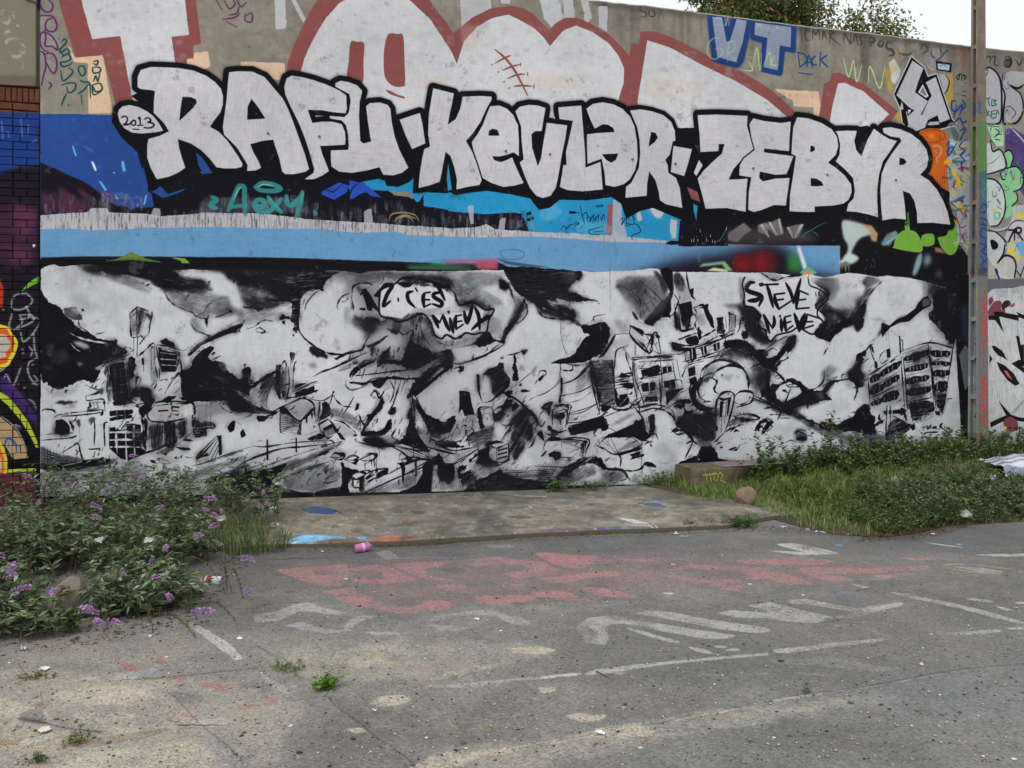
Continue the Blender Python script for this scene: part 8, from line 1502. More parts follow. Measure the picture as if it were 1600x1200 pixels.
def bush(name, label, poly, nst, h0, h1, seed, nleaf, flowers, dead, ctr, z0=.0, L=.085, W=.026, spread=.75, fill=.0, lean=None):
    r = np.random.RandomState(seed); root = empty(name, (ctr[0], ctr[1], z0)); tag(root, label, 'shrub', 'purple butterfly bushes at the left')
    xy = sample(r, poly, nst); roots = np.concatenate([xy, np.full((nst, 1), z0)], 1) - np.array(root.location)
    hts = r.uniform(h0, h1, nst); lv, st = plant(r, roots, hts, spread, nleaf, L, W, GREEN, STEM, .35, lean, .75,.0028)
    tag(stuff_leaves('foliage', [lv], root), kind='stuff'); tag(stuff_leaves('stems', [st], root, m_dry), kind='stuff')
    pts = []
    for (x, y, Y) in flowers:
        if r.rand() < .3: continue
        X = (x - 800.) / FOC * Y; z = CAM_H - (y - HOR) * Y / FOC; pts.append(((X, Y, z), (r.uniform(-.3,1), r.uniform(-.8,.2), r.uniform(-.1,.7)), r.uniform(.07,.115)))
    spikes(root, pts, seed, PUR)
    # brown spent panicles
    paths, rad = [], []
    q = []
    for (x, y, Y, dx, dy) in dead[::2]:
        X = (x - 800.) / FOC * Y; z = CAM_H - (y - HOR) * Y / FOC; X2 = (x + dx - 800.) / FOC * Y; z2 = max(.012, CAM_H - (y + dy - HOR) * Y / FOC)
        t = np.linspace(0,1,7)[:, None]; p = np.array([[X, Y, z]]) * (1 - t) + np.array([[X2, Y - .1, z2]]) * t; p[:, 2] += .06 * np.sin(t[:, 0] * 3.1); p = p - np.array(root.location)
        m = 110; tt = r.uniform(0.3,1, m) * 6; i0 = np.minimum(tt.astype(int), 5); f = (tt - i0)[:, None]; b_ = p[i0] * (1 - f) + p[i0 + 1] * f
        q.append(leaves(b_, nrm(r.normal(0,1,(m, 3))), np.full(m, .014), np.full(m, .009), pick(r, [(96,98,52), (104,84,50), (84,84,46)], m), 5,0,.1)); paths.append(p); rad.append(.0025)
    if q:
        tag(stuff_leaves('spent_panicles', q, root, m_dry), kind='stuff')
        V, F, c = tubes(paths, rad, [LIN((96,74,50))] * len(paths)); tag(link('dry_twigs', mesh('dry_twigs', V, F, c), m_dry, root), kind='stuff')
    return root
fb = [(230,738,7.2), (278,740,7.3), (120,756,6.9), (62,784,6.8), (120,775,6.6), (141,788,6.5), (294,757,7.2), (345,758,7.0), (246,775,6.9), (213,765,7.0), (318,780,6.8), (348,800,6.6), (315,796,6.6), (242,796,6.5), (287,798,6.6), (402,788,7.1), (436,781,7.2), (33,742,7.3), (32,670,7.4), (102,800,6.4), (122,803,6.4), (411,768,7.3), (214,715,7.4), (330,803,6.5)]
fm_ = [(145,830,6.1), (252,838,6.1), (48,830,6.1), (143,807,6.2), (303,840,6.2), (80,862,5.9), (96,870,5.8), (235,882,5.8), (258,858,6.0), (376,872,6.2), (340,820,6.4), (5,866,5.8)]
ff = [(14,886,5.5), (8,900,5.4), (20,893,5.4), (193,902,5.4), (213,926,5.3), (79,943,5.1), (122,952,5.1), (145,955,5.1), (246,902,5.6), (272,898,5.7), (268,938,5.3), (390,925,5.6), (314,955,5.3), (302,960,5.3), (171,971,5.0), (162,982,5.0), (285,924,5.5), (20,926,5.2), (253,935,5.3), (84,925,5.2)]
bush('butterfly_bush', 'tallest purple butterfly bush against the foot of the mural beside the brick wall', gpoly('-260,800 60,802 300,806 400,812 440,800 440,835 300,846 60,844 -260,844'), 400,.20,.66,11,30, fb, [(250,800,6.6,60,18), (380,780,7,60,-10), (20,770,6.9,40,10), (270,790,6.7,30,20), (350,812,6.6,40,15)], (-3.4,7., .0), .02,.088,.024,.95)
bush('butterfly_bush', 'purple butterfly bush spreading mid bank between the wall foot and the boulder', gpoly('-260,850 60,846 260,846 330,860 340,885 250,905 60,905 -260,900'), 430,.16,.42,12,34, fm_, [(330,850,6,40,70), (345,850,6., 30,72), (300,870,5.9,60,50), (110,840,6., 50,30), (350,860,6,12,58), (290,850,6,50,60)], (-2.9,6., .0), .0,.092,.027,1.)
bush('butterfly_bush', 'lowest butterfly bush sprawling over asphalt around the grey boulder', gpoly('-260,920 40,912 55,985 150,985 160,905 250,912 300,935 290,962 180,975 140,985 60,1004 -260,1004'), 420,.08,.25,13,32, ff, [(240,960,5.2,75,32), (180,1000,4.9,60,6), (310,940,5.3,70,28), (330,935,5.4,60,-15), (220,945,5.3,30,40), (120,985,5,40,20), (360,890,5.6,28,40)], (-2.3,5.2,.0), .0,.096,.030,1.)
# leaf litter under the bushes
def litter(name, label, poly, n, pal, L, seed, zf):
    r = np.random.RandomState(seed); xy = sample(r, poly, n); a = r.uniform(0,6.28, n); P = np.concatenate([xy, np.array([zf(x, y) for x, y in xy])[:, None] + r.uniform(.002,.012,(n, 1))], 1)
    return tag(stuff_leaves(name, [leaves(P, np.stack([np.cos(a), np.sin(a), r.uniform(-.05,.25, n)], 1), L * r.uniform(.4,1.3, n), L * .45 * r.uniform(.5,1.2, n), pick(r, pal, n, .35), seed, .05)], None, m_dry), label, 'leaf litter', kind='stuff')
litter('fallen_leaves', 'dry brown leaf litter under and around the butterfly bushes', gpoly('-260,800 400,800 440,850 360,900 330,975 200,1000 60,1022 -260,1030'), 6000, [(84,70,48), (66,54,38), (104,84,58), (60,62,38)], .035,21, lambda x, y: .002)
litter('kerb_debris', 'strip of brown crumbled leaves along the edge of the slab', gpoly('440,862 600,852 800,840 1000,832 1200,822 1430,838 1440,846 1180,832 900,842 700,854 450,868'), 3000, [(92,74,46), (120,88,56), (70,62,40), (100,96,60)], .016,22, lambda x, y: .003)
litter('wall_foot_shade_debris', 'dark dirt and moss bits added as contact shade where the slab meets the wall', gpoly('430,776 700,771 860,763 1040,755 1040,760 860,770 700,778 430,785', .07), 2600, [(58,54,40), (74,78,44), (84,70,52)], .02,25, lambda x, y: .03 + max(.012,.03 - .0265 * x))  # dark bits strewn along the wall foot to add contact darkness
litter('dead_leaves', 'brown dead leaves and twigs at the front of the right bank', gpoly('1380,822 1440,812 1540,806 1540,818 1480,834 1420,844 1340,848'), 1500, [(110,74,46), (84,58,38), (70,58,40)], .024,23, lambda x, y: .006)
# ---- bank of soil at the right
bx = np.array([ground_xy(a, b_, .03) for a, b_ in ((1035,772), (1100,792), (1185,797), (1215,812), (1300,830), (1380,834), (1440,826), (1480,817), (1600,810), (1760,805), (1990,800), (2300,800))])
BU = (bx - [WX0, WY0]) @ np.array([WDX, WDY]); BD = (bx - [WX0, WY0]) @ np.array([WN.x, WN.y])
def bank_z(u, t): return .005 + (.065 + .20 * min(1, max(0,(u - 6.6) / 2.6))) * (1 - (1 - t) ** 1.7) + .012 * math.sin(u * 6 + t * 4) * math.sin(t * 3.14)
def bank_pt(u, t): d = float(np.interp(u, BU, BD)) * (1 - t); p = wall_pt(u, d); return (p.x, p.y, bank_z(u, t))
us = np.linspace(BU[0], BU[-1], 120); V = [bank_pt(u, k / 15.) for u in us for k in range(16)]; F = np.array([(i * 16 + k, (i + 1) * 16 + k, (i + 1) * 16 + k + 1, i * 16 + k + 1) for i in range(119) for k in range(15)])
tag(link('soil_bank', mesh('soil_bank', V, F[:, ::1], smooth=True), m_soil), kind='structure')
def bank_samples(r, n, u0, u1, t0, t1):
    out = []
    while len(out) < n:
        u = r.uniform(u0, u1); t = r.uniform(t0, t1)
        if r.rand() * 2.6 < float(np.interp(u, BU, BD)): out.append(bank_pt(u, t))
    return np.array(out)
def grass(name, label, P, hmin, hmax, pal, seed, w=.0045, lean=.5):
    r = np.random.RandomState(seed); n = len(P); h = r.uniform(hmin, hmax, n)[:, None] * (.45 + .9 * np.clip(.5 + NS[(P[:, 0] * 60).astype(int) & 1023,(P[:, 1] * 60).astype(int) & 1023], 0,1.4))[:, None]; a = r.uniform(0,6.283, n); d = np.stack([np.cos(a), np.sin(a), 0 * a], 1); s = np.stack([-np.sin(a + r.normal(0,.8, n)), np.cos(a), 0 * a], 1) * w; U = np.array([[0,0,1.]])
    k = r.uniform(.15,1,(n, 1)) * lean; V = np.stack([P - s, P + s, P + U * h * .55 + d * h * k * .3 + s * .7, P + U * h * .55 + d * h * k * .3 - s * .7, P + U * h * (1 - k * .25) + d * h * k], 1).reshape(-1,3); b_ = np.arange(n)[:, None] * 5
    F = np.concatenate([b_ + np.array([[0,1,2]]), b_ + np.array([[0,2,3]]), b_ + np.array([[3,2,4]])])
    return tag(link(name, mesh(name, V, F, np.repeat(pick(r, pal, n, .3), 5,0)), m_leaf), label, 'grass', kind='stuff')
GR = [(112,150,58), (92,130,50), (130,158,70), (150,150,92), (78,110,44), (120,112,70)]
r = np.random.RandomState(40)
P = np.concatenate([bank_samples(r, 30000,6.0,14,.0,.96), bank_samples(r, 9000,6.1,8.6,.2,.9)])
grass('short_grass', 'short bright green grass covering the bank in front of the wall', P, .015,.10, GR, 41,.0028,1.1)
_late = lambda: clump('clover_patch', 'low broad leaved clover mixed through the middle of the bank grass', bsm(8,420,6.9,12.5,.3,.8), .03,.12,14,.034,.028, [(82,112,56), (66,94,46), (100,128,66)], 58, 'weeds', spread=1.)
def clump(name, label, roots, h0, h1, nleaf, L, W, pal, seed, cat='plant', group=None, spread=.6, z=0, lean=None, srad=.0022, droop=.25, arch=.5):
    r = np.random.RandomState(seed); roots = np.asarray(roots, float); c0 = roots.mean(0); o = empty(name, c0); tag(o, label, cat, group)
    lv, st = plant(r, roots - c0, r.uniform(h0, h1, len(roots)), spread, nleaf, L, W, pal, STEM, droop, lean, arch, srad, l0=.05)
    tag(stuff_leaves('foliage', [lv], o), kind='stuff'); tag(stuff_leaves('stems', [st], o, m_dry), kind='stuff'); return o
DG = [(72,100,52), (90,118,62), (60,84,48), (106,128,72), (122,138,82)]
BRI = [(84,116,52), (98,130,60), (70,100,46)]
def bsm(seed, n, u0, u1, t0, t1): return bank_samples(np.random.RandomState(seed), n, u0, u1, t0, t1)
clump('bramble', 'dark bramble thicket along the wall foot left of the utility pole', bsm(1,300,7.9,10.25,.70,.98), .06,.26,32,.055,.036, DG, 51, 'bramble', spread=.8)
clump('bramble', 'dark bramble thicket right of the utility pole behind the plastic sheet', bsm(2,320,10.3,13.8,.66,.98), .06,.28,32,.055,.036, DG, 52, 'bramble', spread=.8)
clump('bramble', 'low bright green creeper growing behind the concrete block', bsm(3,110,6.9,8.2,.80,.98), .10,.27,26,.05,.032, BRI + DG[:2], 53, 'bramble', spread=.6)
clump('nettle_clump', 'large dark green clump at the front of the bank right of the stone', bsm(4,380,7.35,8.9,.0,.40), .10,.36,36,.062,.018, DG + GREEN[3:6], 54, 'weeds', spread=.85)
clump('nettle_clump', 'dark leafy clump with yellow flowers around the white cup', bsm(5,230,8.9,12.6,.0,.34), .06,.24,30,.05,.03, DG + GREEN[3:4], 55, 'weeds', spread=.8)
clump('nettle_clump', 'small dark clump just behind the brown stone', bsm(6,60,6.75,7.3,.32,.62), .06,.14,30,.04,.014, DG, 56, 'weeds')
clump('nettle_clump', 'trailing weeds at the right end of the concrete slab', bsm(7,200,6.9,7.8,.0,.30), .05,.20,30,.045,.015, DG + BRI, 57, 'weeds', spread=.9)
_late()
# saplings standing in front of the mural
for i, (x, yb, hh, lab) in enumerate(((1168,745,.55, 'thin leafy sapling in front of the mural above the concrete block'), (1258,735,.62, 'sapling with alternate leaves right of the concrete block'), (1208,745,.40, 'short bushy sapling behind the right end of the block'), (1305,728,.42, 'small sapling before the painted 2013 date'), (1450,722,.36, 'sapling below the painted office block'), (1345,725,.34, 'low sapling left of the dark bramble'))):
    u, _ = wall_uz(x, 500); u = float(u); t = .86; p = bank_pt(u, t); rr = np.random.RandomState(60 + i); clump('sapling', lab, np.array([p]) + rr.normal(0,.05,(6,3)) * [1,1,0], hh * .7, hh * 1.15,34,.085,.04, [(92,118,72), (112,136,86), (76,98,60)], 60 + i, 'sapling', spread=.3, srad=.003, arch=.2)
# weeds in joints and at the wall foot
def tuft(name, label, x, y, n, rad, h, seed, pal=BRI, L=.05, W=.02, z=0., cat='weed', spread=1., nleaf=10, Y=None):
    if Y is None: X, Yg = ground_xy(x, y, z)
    else: Yg = Y; X = (x - 800.) / FOC * Y
    r = np.random.RandomState(seed); P = np.stack([r.normal(X, rad, n), r.normal(Yg, rad * .7, n), np.full(n, z)], 1); return clump(name, label, P, h * .4, h, nleaf, L, W, pal, seed, cat, spread=spread, srad=.0014)
tuft('weed', 'flat green weed growing in the crack left of the brighter rosette', 455,1044,26,.055,.035,70, pal=[(104,128,62), (124,140,78)], L=.022, W=.011)
tuft('weed', 'bright green leafy rosette in the asphalt crack', 510,1076,26,.028,.065,71, pal=[(96,142,40), (116,160,50), (80,122,40)], L=.035, W=.02)
tuft('weed', 'single upright green shoot in the crack at the right', 1262,1086,4,.008,.10,72, L=.028, W=.008, spread=.25)
tuft('weed', 'yellowish moss tuft on the asphalt near the left edge', 53,1059,24,.04,.025,73, pal=[(130,132,70), (112,120,60)], L=.018, W=.008)
tuft('weed', 'small green tuft in the sand at bottom left', 118,1156,20,.04,.035,74, pal=[(104,128,62), (130,136,80)], L=.02, W=.009)
tuft('weed', 'tiny dark weed at the bottom left corner', 58,1190,12,.02,.04,75, L=.02, W=.009)
tuft('weed', 'leafy weed at the wall foot where the slab meets the mural', 868,764,26,.06,.16,76, L=.05, W=.022, z=.06, Y=9.25)
tuft('weed', 'light green weed at the wall foot right of the leafy one', 925,762,22,.09,.13,77, L=.04, W=.018, z=.06, Y=9.42)
tuft('weed', 'fern-like weed against the white part of the mural', 1003,757,16,.10,.17,78, L=.06, W=.012, z=.06, Y=9.62)
tuft('weed', 'weed beside the left end of the concrete block', 1040,760,26,.07,.20,79, L=.05, W=.02, z=.06, Y=9.62)
tuft('weed', 'yellow-green weed on the kerb by the slab right part', 1078,826,30,.05,.08,80, pal=BRI + GREEN[:3], L=.035, W=.010)
tuft('weed', 'dense green weed at the right end of the kerb', 1162,824,60,.07,.13,81, pal=BRI + GREEN[:3], L=.05, W=.013)
tuft('weed', 'small weed between the two kerb weeds', 1116,824,14,.04,.09,82, L=.03, W=.012)
tuft('weed', 'sparse grass stalk on the kerb behind the spray can', 682,848,9,.03,.12,83, pal=[(130,134,84)], L=.03, W=.004, spread=.4)
tuft('weed', 'thin dry tuft at the kerb below the blue stain', 917,836,10,.04,.06,84, pal=[(96,84,56), (104,110,66)], L=.03, W=.004)
r = np.random.RandomState(90); xy = sample(r, gpoly('300,835 420,832 458,856 436,866 360,872 320,866', .0), 1700)
grass('long_grass', 'long green grass tuft at the left end of the slab', np.concatenate([xy, np.full((len(xy), 1), .0)], 1), .08,.27, [(84,106,54), (104,122,66), (66,86,44), (130,134,86)], 91,.003,.8)
# yellow flowers among the weeds
m_yel = plain_mat('yellow_petal', (220,190,40), .6)
fl = None
for i, (x, y, Y) in enumerate(((1410,749,8.8), (1432,744,8.8), (1488,766,8.6), (1161,791,8.0), (1470,764,8.7), (1402,752,8.9))):
    if fl is None:
        bm = bmesh.new(); c_ = bm.verts.new((0,0,.003)); ring = [bm.verts.new((math.cos(a / 16 * 6.283) * (.017 if a % 2 else .008), math.sin(a / 16 * 6.283) * (.017 if a % 2 else .008), .006 if a % 2 else 0)) for a in range(16)]
        for a in range(16): bm.faces.new((c_, ring[a], ring[(a + 1) % 16]))
        fl = bpy.data.meshes.new('yellow_flower'); bm.to_mesh(fl); bm.free(); fl.materials.append(m_yel)
    o = bpy.data.objects.new('yellow_flower', fl); col.objects.link(o); o.location = ((x - 800.) / FOC * Y, Y, CAM_H - (y - HOR) * Y / FOC); o.rotation_euler = (R(50), 0, i)
    tag(o, 'small yellow flower ' + ('low in the dark weeds above the white cup|on the grass left of the cup weeds|furthest right, in the weeds below the plastic sheet|beside the foot of the brown stone|just left of the furthest right yellow flower|highest on the grass of the right bank').split('|')[(5,1,2,3,4,0)[i]] if i != 5 else 'small yellow flower at the left edge of the mid bank grass', 'flower', 'yellow flowers on the bank')
# ---- trees behind the wall
m_bark = plain_mat('bark', (84,76,64), .9,12,.3,.02)
def tree(label, x, Y, base_r, blobs, n, seed, twigs):
    r = np.random.RandomState(seed); X = (x - 800.) / FOC * Y; o = empty('tree', (X, Y, 0)); tag(o, label, 'tree', 'trees behind the wall')
    P, paths, rad = [], [], []
    top = max(b_[2] for b_ in blobs); tp = np.array([[0,0,-.1], [.05,0, top * .3], [-.05,.05, top * .6], [0,0, top * .92]]); V, F, c = tubes([tp], [base_r], [LIN((84,76,64))], 10); link('trunk', mesh('trunk', V, F, c), m_bark, o)
    for (bx_, by, bz, rx, rz, w) in blobs:
        for k in range(int(26 * w)):
            d = nrm(r.normal(0,1,3)); e = np.array([bx_, by, bz]) + d * np.array([rx, rx, rz]) * r.uniform(.45,1.08); s = np.array([bx_ * .2, by * .2, min(bz * .75, e[2] * .8)]); t = np.linspace(0,1,6)[:, None]; p = s * (1 - t) + e * t; p[:, 2] += .18 * np.sin(t[:, 0] * 3); paths.append(p); rad.append(.011)
            m = int(n / 26 / len(blobs)); cl = e + r.normal(0,1,(m, 3)) * np.array([.20,.20,.16]) * r.uniform(.5,1.3); P.append(cl); 
            m2 = m // 4; P.append(p[3] + r.normal(0,.16,(m2,3)))
    V, F, c = tubes(paths, rad, [LIN((84,76,64))] * len(paths), 4); tag(link('limbs', mesh('limbs', V, F, c), m_bark, o), kind='stuff')
    P = np.concatenate(P); m = len(P); D = nrm(r.normal(0,1,(m, 3)) + [0,0,-.2]); pal = [(98,122,68), (114,136,78), (80,104,58), (142,132,80), (144,108,68), (128,148,92)]
    tag(stuff_leaves('crown', [leaves(P, D, .09 * r.uniform(.6,1.3, m), .055 * r.uniform(.6,1.2, m), pick(r, pal, m, .3), seed, .2)], o), kind='stuff')
tree('broad green tree with browning leaves behind the wall above the blue VT letters', 1185,17., .16, [(-.6,0,7.1,.8,1.0,1.3), (.3,.2,7.3,.75,1.0,1.3), (.8,0,7.0,.5,.95,1.), (-.2,-.2,8.1,1.1,.8,1.)], 20000,5,0)
tree('smaller green tree with two pointed tops behind the wall near the pole', 1352,16.5,.12, [(-.28,0,6.7,.3,.7,.8), (.28,0,7.0,.24,.75,.9), (.1,.1,6.3,.5,.6,1.), (.85,0,6.1,.2,.25,.4)], 9000,9,0)
tree('low treetop just clearing the wall between the two larger trees', 1280,18.5,.12, [(.1,0,6.1,.5,.45,1.), (-.7,0,6.6,.5,.5,1.)], 4000,14,0)
# ------------------------------------------------------------------ block, stones, litter
def rock(name, label, x, y, z, sx, sy, sz, rgb, seed, cat='stone', rz=0.):
    X, Y = ground_xy(x, y, z); bm = bmesh.new(); bmesh.ops.create_icosphere(bm, subdivisions=3, radius=1); r = random.Random(seed); pl = [(Vector((r.gauss(0,1), r.gauss(0,1), r.gauss(0,.8))).normalized(), r.uniform(.62,.86)) for _ in range(13)]
    for v in bm.verts:
        for n_, d in pl:
            k = v.co.dot(n_) - d
            if k > 0: v.co -= n_ * k * .9
        v.co += Vector((r.gauss(0,.02), r.gauss(0,.02), r.gauss(0,.02))); v.co = Vector((v.co.x * sx, v.co.y * sy, v.co.z * sz + sz * .72))
    me = bpy.data.meshes.new(name); bm.to_mesh(me); bm.free(); o = link(name, me, plain_mat(name + '_rock', rgb, .9,16,.3,.012)); o.location = (float(X), float(Y) + sy * .6, z - .01); o.rotation_euler.z = rz
    return tag(o, label, cat)
rock('stone', 'rough brown stone standing on the slab beside the grass', 1168,786,.06,.105,.08,.098,(132,110,92), 3)
rock('boulder', 'pale grey boulder half hidden in the lowest butterfly bush', 98,972,0,.135,.12,.155,(118,110,96), 7, 'boulder')
# concrete block lying by the wall
u0, _ = wall_uz(1052,500); blk = empty('concrete_block', wall_pt(float(u0) - .02,.42,.05), WALL_YAW + .02); tag(blk, 'weathered concrete block with yellow scribble lying in the grass against the wall', 'concrete block')
bm = bmesh.new(); n_ = 22; V = []; rr = random.Random(5)
for i in range(n_ + 1):
    t = i / n_; X_ = 1.26 * t; und = 0 if t < .36 else min(.13,(t - .36) * .55); thin = .0 if t < .36 else min(.11,(t - .36) * .5)
    j = lambda s=.006: rr.uniform(-s, s) * 2.2
    V += [(X_, und + j(), thin + j()), (X_ + j(), .0 + und * .3 + j(.003), .20 - .0 + j(.003)), (X_, .012 + und * .3,.222 + j(.003)), (X_, .34 + j(), .225), (X_, .34,-.04)]
F = [(i * 5 + k, (i + 1) * 5 + k, (i + 1) * 5 + (k + 1) % 5, i * 5 + (k + 1) % 5) for i in range(n_) for k in range(5)] + [(4,3,2,1,0), tuple(n_ * 5 + k for k in range(5))]
link('block', mesh('block', V, F), plain_mat('mossy_concrete', (96,88,66), .9,12,.42,.03), blk)
def ribbons(name, strokes, w, mat, parent, off=-.004):
    """brush marks as thin flat strips (x, z) on a face whose normal is -y"""
    V, F = [], []
    for s in strokes:
        s = np.array(s, float); t = nrm(np.gradient(s, axis=0)); q = np.stack([-t[:, 1], t[:, 0]], 1) * w; b_ = len(V)
        for a, d in zip(s, q): V += [(a[0] + d[0], off, a[1] + d[1]), (a[0] - d[0], off, a[1] - d[1])]
        F += [(b_ + 2 * i, b_ + 2 * i + 1, b_ + 2 * i + 3, b_ + 2 * i + 2) for i in range(len(s) - 1)]
    return link(name, mesh(name, V, F), mat, parent)
ribbons('yellow_scribble', [[(.17,.17), (.19,.09), (.22,.17), (.24,.08)], [(.25,.16), (.29,.18), (.27,.10), (.31,.08), (.33,.16)], [(.34,.18), (.38,.14), (.35,.09), (.42,.06)], [(.14,.15), (.36,.16)]], .006, plain_mat('yellow_paint', (170,160,70), .7,40,.2), blk, -.012)
link('paint_band', boxmesh('paint_band', .38,1.2,.004,.30,.224,.2285), plain_mat('smeared_paint', (122,106,106), .7,7,.42), blk)
ribbons('blue_tag', [[(.47,.185), (.53,.19)], [(.48,.17), (.52,.165)]], .010, plain_mat('blue_paint', (110,160,210), .7), blk, .012)
# cans, cup
def lathe(bm, prof, seg=20):
    rings = [[bm.verts.new((math.cos(6.2832 * k / seg) * r_, math.sin(6.2832 * k / seg) * r_, z)) for k in range(seg)] for r_, z in prof]
    for a, b_ in zip(rings, rings[1:]):
        for k in range(seg): bm.faces.new((a[k], a[(k + 1) % seg], b_[(k + 1) % seg], b_[k]))
    bm.faces.new(rings[0][::-1]); bm.faces.new(rings[-1])
def lobj(name, prof, mat, parent, seg=20):
    bm = bmesh.new(); lathe(bm, prof, seg); me = bpy.data.meshes.new(name); bm.to_mesh(me); bm.free(); me.polygons.foreach_set('use_smooth', np.array([len(p.vertices) == 4 for p in me.polygons])); return link(name, me, mat, parent)
X, Y = ground_xy(566,862,0); can = empty('spray_can', (float(X), float(Y) + .0,.034)); can.rotation_euler = (R(88), R(4), R(125)); tag(can, 'crumpled pink spray can lying at the kerb of the slab', 'spray can')
m_pink = plain_mat('pink_label', (190,104,160), .4,30,.15); m_tin = plain_mat('worn_tin', (150,142,136), .4,30,.2, metal=.6)
lobj('body', [(.033,-.058), (.0335,-.05), (.0335,.046), (.032,.052)], m_pink, can); lobj('base', [(.020,-.056), (.034,-.066), (.0345,-.060), (.0337,-.0575)], m_tin, can); lobj('shoulder', [(.032,.0525), (.026,.064), (.016,.070), (.014,.074)], m_tin, can); lobj('valve', [(.006,.0745), (.006,.082), (.004,.084)], plain_mat('white_plastic', (206,204,200), .5), can)
lobj('label_band', [(.0338,-.012), (.0341,-.01), (.0341,.012), (.0338,.014)], plain_mat('pale_band', (206,170,196), .5,60,.2), can)
X, Y = ground_xy(334,914,0); dc = empty('drink_can', (float(X), float(Y), .03)); dc.rotation_euler = (R(90), 0, R(80)); tag(dc, 'dented red and white drink can at the edge of the bush', 'drink can')
lobj('body', [(.027,-.06), (.032,-.05), (.030,-.01), (.032,.03), (.031,.048), (.026,.058)], plain_mat('white_can', (196,196,200), .3,20,.1), dc); lobj('red_band', [(.0315,-.045), (.0324,-.043), (.0314,-.010), (.0312,-.009)], plain_mat('red_can', (150,44,40), .35,20,.2), dc); lobj('lid', [(.0255,.0583), (.0262,.061), (.024,.0615)], m_tin, dc)
X = (1511 - 800.) / FOC * 8.05; cup = empty('paper_cup', (X, 8.05,.085)); cup.rotation_euler = (R(70), R(20), R(-60)); tag(cup, 'white plastic cup lying in the weeds at the right bank', 'cup')
m_white = plain_mat('white_plastic_cup', (214,212,208), .4,10,.06)
lobj('cup_wall', [(.026,-.05), (.028,-.048), (.037,.048), (.0345,.047), (.024,-.045)], m_white, cup, 24); lobj('rim', [(.0372,.0485), (.0392,.051), (.0385,.054), (.0362,.052)], m_white, cup, 24)
# scraps of paper and plastic, each crumpled
def scrap(label, x, y, w, d, rgb, seed, z=.004, Y=None, h=.01, rx=0., cat='litter', name='paper_scrap'):
    r = random.Random(seed); n_ = 6; w *= .72; d *= .72; V = [((i / n_ - .5) * w * (1 + r.uniform(-.1,.1)), (j / n_ - .5) * d * (1 + r.uniform(-.12,.12)), abs(r.gauss(0, h * .6))) for j in range(n_ + 1) for i in range(n_ + 1)]
    F = [(j * 7 + i, j * 7 + i + 1, j * 7 + i + 8, j * 7 + i + 7) for j in range(n_) for i in range(n_) if not (i in (0, n_ - 1) and j in (0, n_ - 1) and r.random() < .7)]
    o = link(name, mesh(name, V, F), plain_mat('scrap_' + str(seed), rgb, .6,12,.1))
    if Y is None: X, Yg = ground_xy(x, y, z); zz = z
    else: Yg = Y; X = (x - 800.) / FOC * Y; zz = CAM_H - (y - HOR) * Y / FOC
    o.location = (float(X), float(Yg), zz); o.rotation_euler = (rx, 0, r.uniform(-.6,.6)); return tag(o, label, cat)
S = scrap
S('flat white paper scrap on the asphalt below the left bush', 70,1045,.075,.06,(214,214,212), 1)
S('small white scrap at the left edge of the lowest bush', 37,1014,.05,.05,(204,204,200), 2, h=.015)
S('white scrap beside the worn white line', 375,998,.045,.04,(222,220,216), 3)
S('pale lilac crumpled scrap under the front bush edge', 236,995,.035,.03,(196,190,210), 4, h=.014)
S('white paper folded on the sand strip at the bottom', 938,1145,.06,.035,(226,226,226), 5, h=.006)
S('small white pebble-like scrap on the asphalt above the crack', 585,1110,.03,.025,(220,216,206), 6, h=.008)
S('white scrap lying in the bottom left sand', 70,1140,.07,.07,(204,200,192), 7, h=.005)
S('white and clear plastic scrap below the kerb weeds', 1056,835,.05,.05,(214,214,216), 8, h=.02)
S('thin white plastic strip beside the clear scrap', 1070,838,.12,.015,(204,196,192), 9, h=.004)
S('small folded white paper standing on the slab', 829,794,.05,.03,(224,224,224), 10, z=.07, h=.03, rx=1.)
S('white scrap on the slab near the bush', 423,800,.09,.05,(206,206,204), 11, z=.06, h=.006)
S('white crumpled paper on the slab by the grass tuft', 430,822,.08,.06,(214,212,206), 12, z=.05, h=.02)
S('grey plastic lid at the foot of the weeds', 1224,824,.08,.05,(176,186,190), 13, h=.012)
S('pale plastic wrapper at the front of the nettles', 1282,832,.12,.05,(176,184,196), 14, h=.015)
S('white wrapper bit left of the pale wrapper', 1262,828,.04,.04,(206,206,206), 15, h=.01)
S('beige torn cardboard under the nettles', 1325,835,.10,.04,(176,160,134), 16, h=.008)
S('white blue-edged scrap at the front of the dead leaves', 1458,835,.045,.04,(216,220,228), 17, h=.008)
S('white paper caught in the weeds above the cup', 1509,790,.07,.07,(204,200,196), 18, Y=8.25, h=.025, rx=.7)
S('white rag at the left end of the plastic sheet', 1551,748,.10,.08,(216,216,216), 19, Y=8.9, h=.03, rx=.4)
S('grey stone-coloured scrap in the middle of the grass', 1398,750,.09,.08,(176,172,166), 20, Y=9.2, h=.03, rx=.5)
S('translucent bottle piece by the left bush', 343,853,.09,.05,(176,180,176), 21, z=.05, h=.02, cat='plastic bottle', name='bottle_piece')
S('pale crumpled bag inside the left bush', 345,812,.10,.08,(170,170,160), 22, Y=6.6, h=.03, rx=.5)
S('white scrap in the middle of the left bushes', 233,845,.08,.06,(196,196,190), 23, Y=6.1, h=.02, rx=.5)
S('pale scrap in the left bushes below the purple flowers', 155,845,.08,.07,(176,180,170), 24, Y=6.1, h=.02, rx=.5)
S('pale blue flat bit on the asphalt below the nettles', 1310,853,.06,.03,(120,176,216), 25, h=.002)
S('white chip on the pink painted letters', 540,905,.04,.03,(222,216,214), 26, h=.006)
S('white chip on the grey painted letters', 745,967,.045,.03,(214,208,206), 27, h=.006)
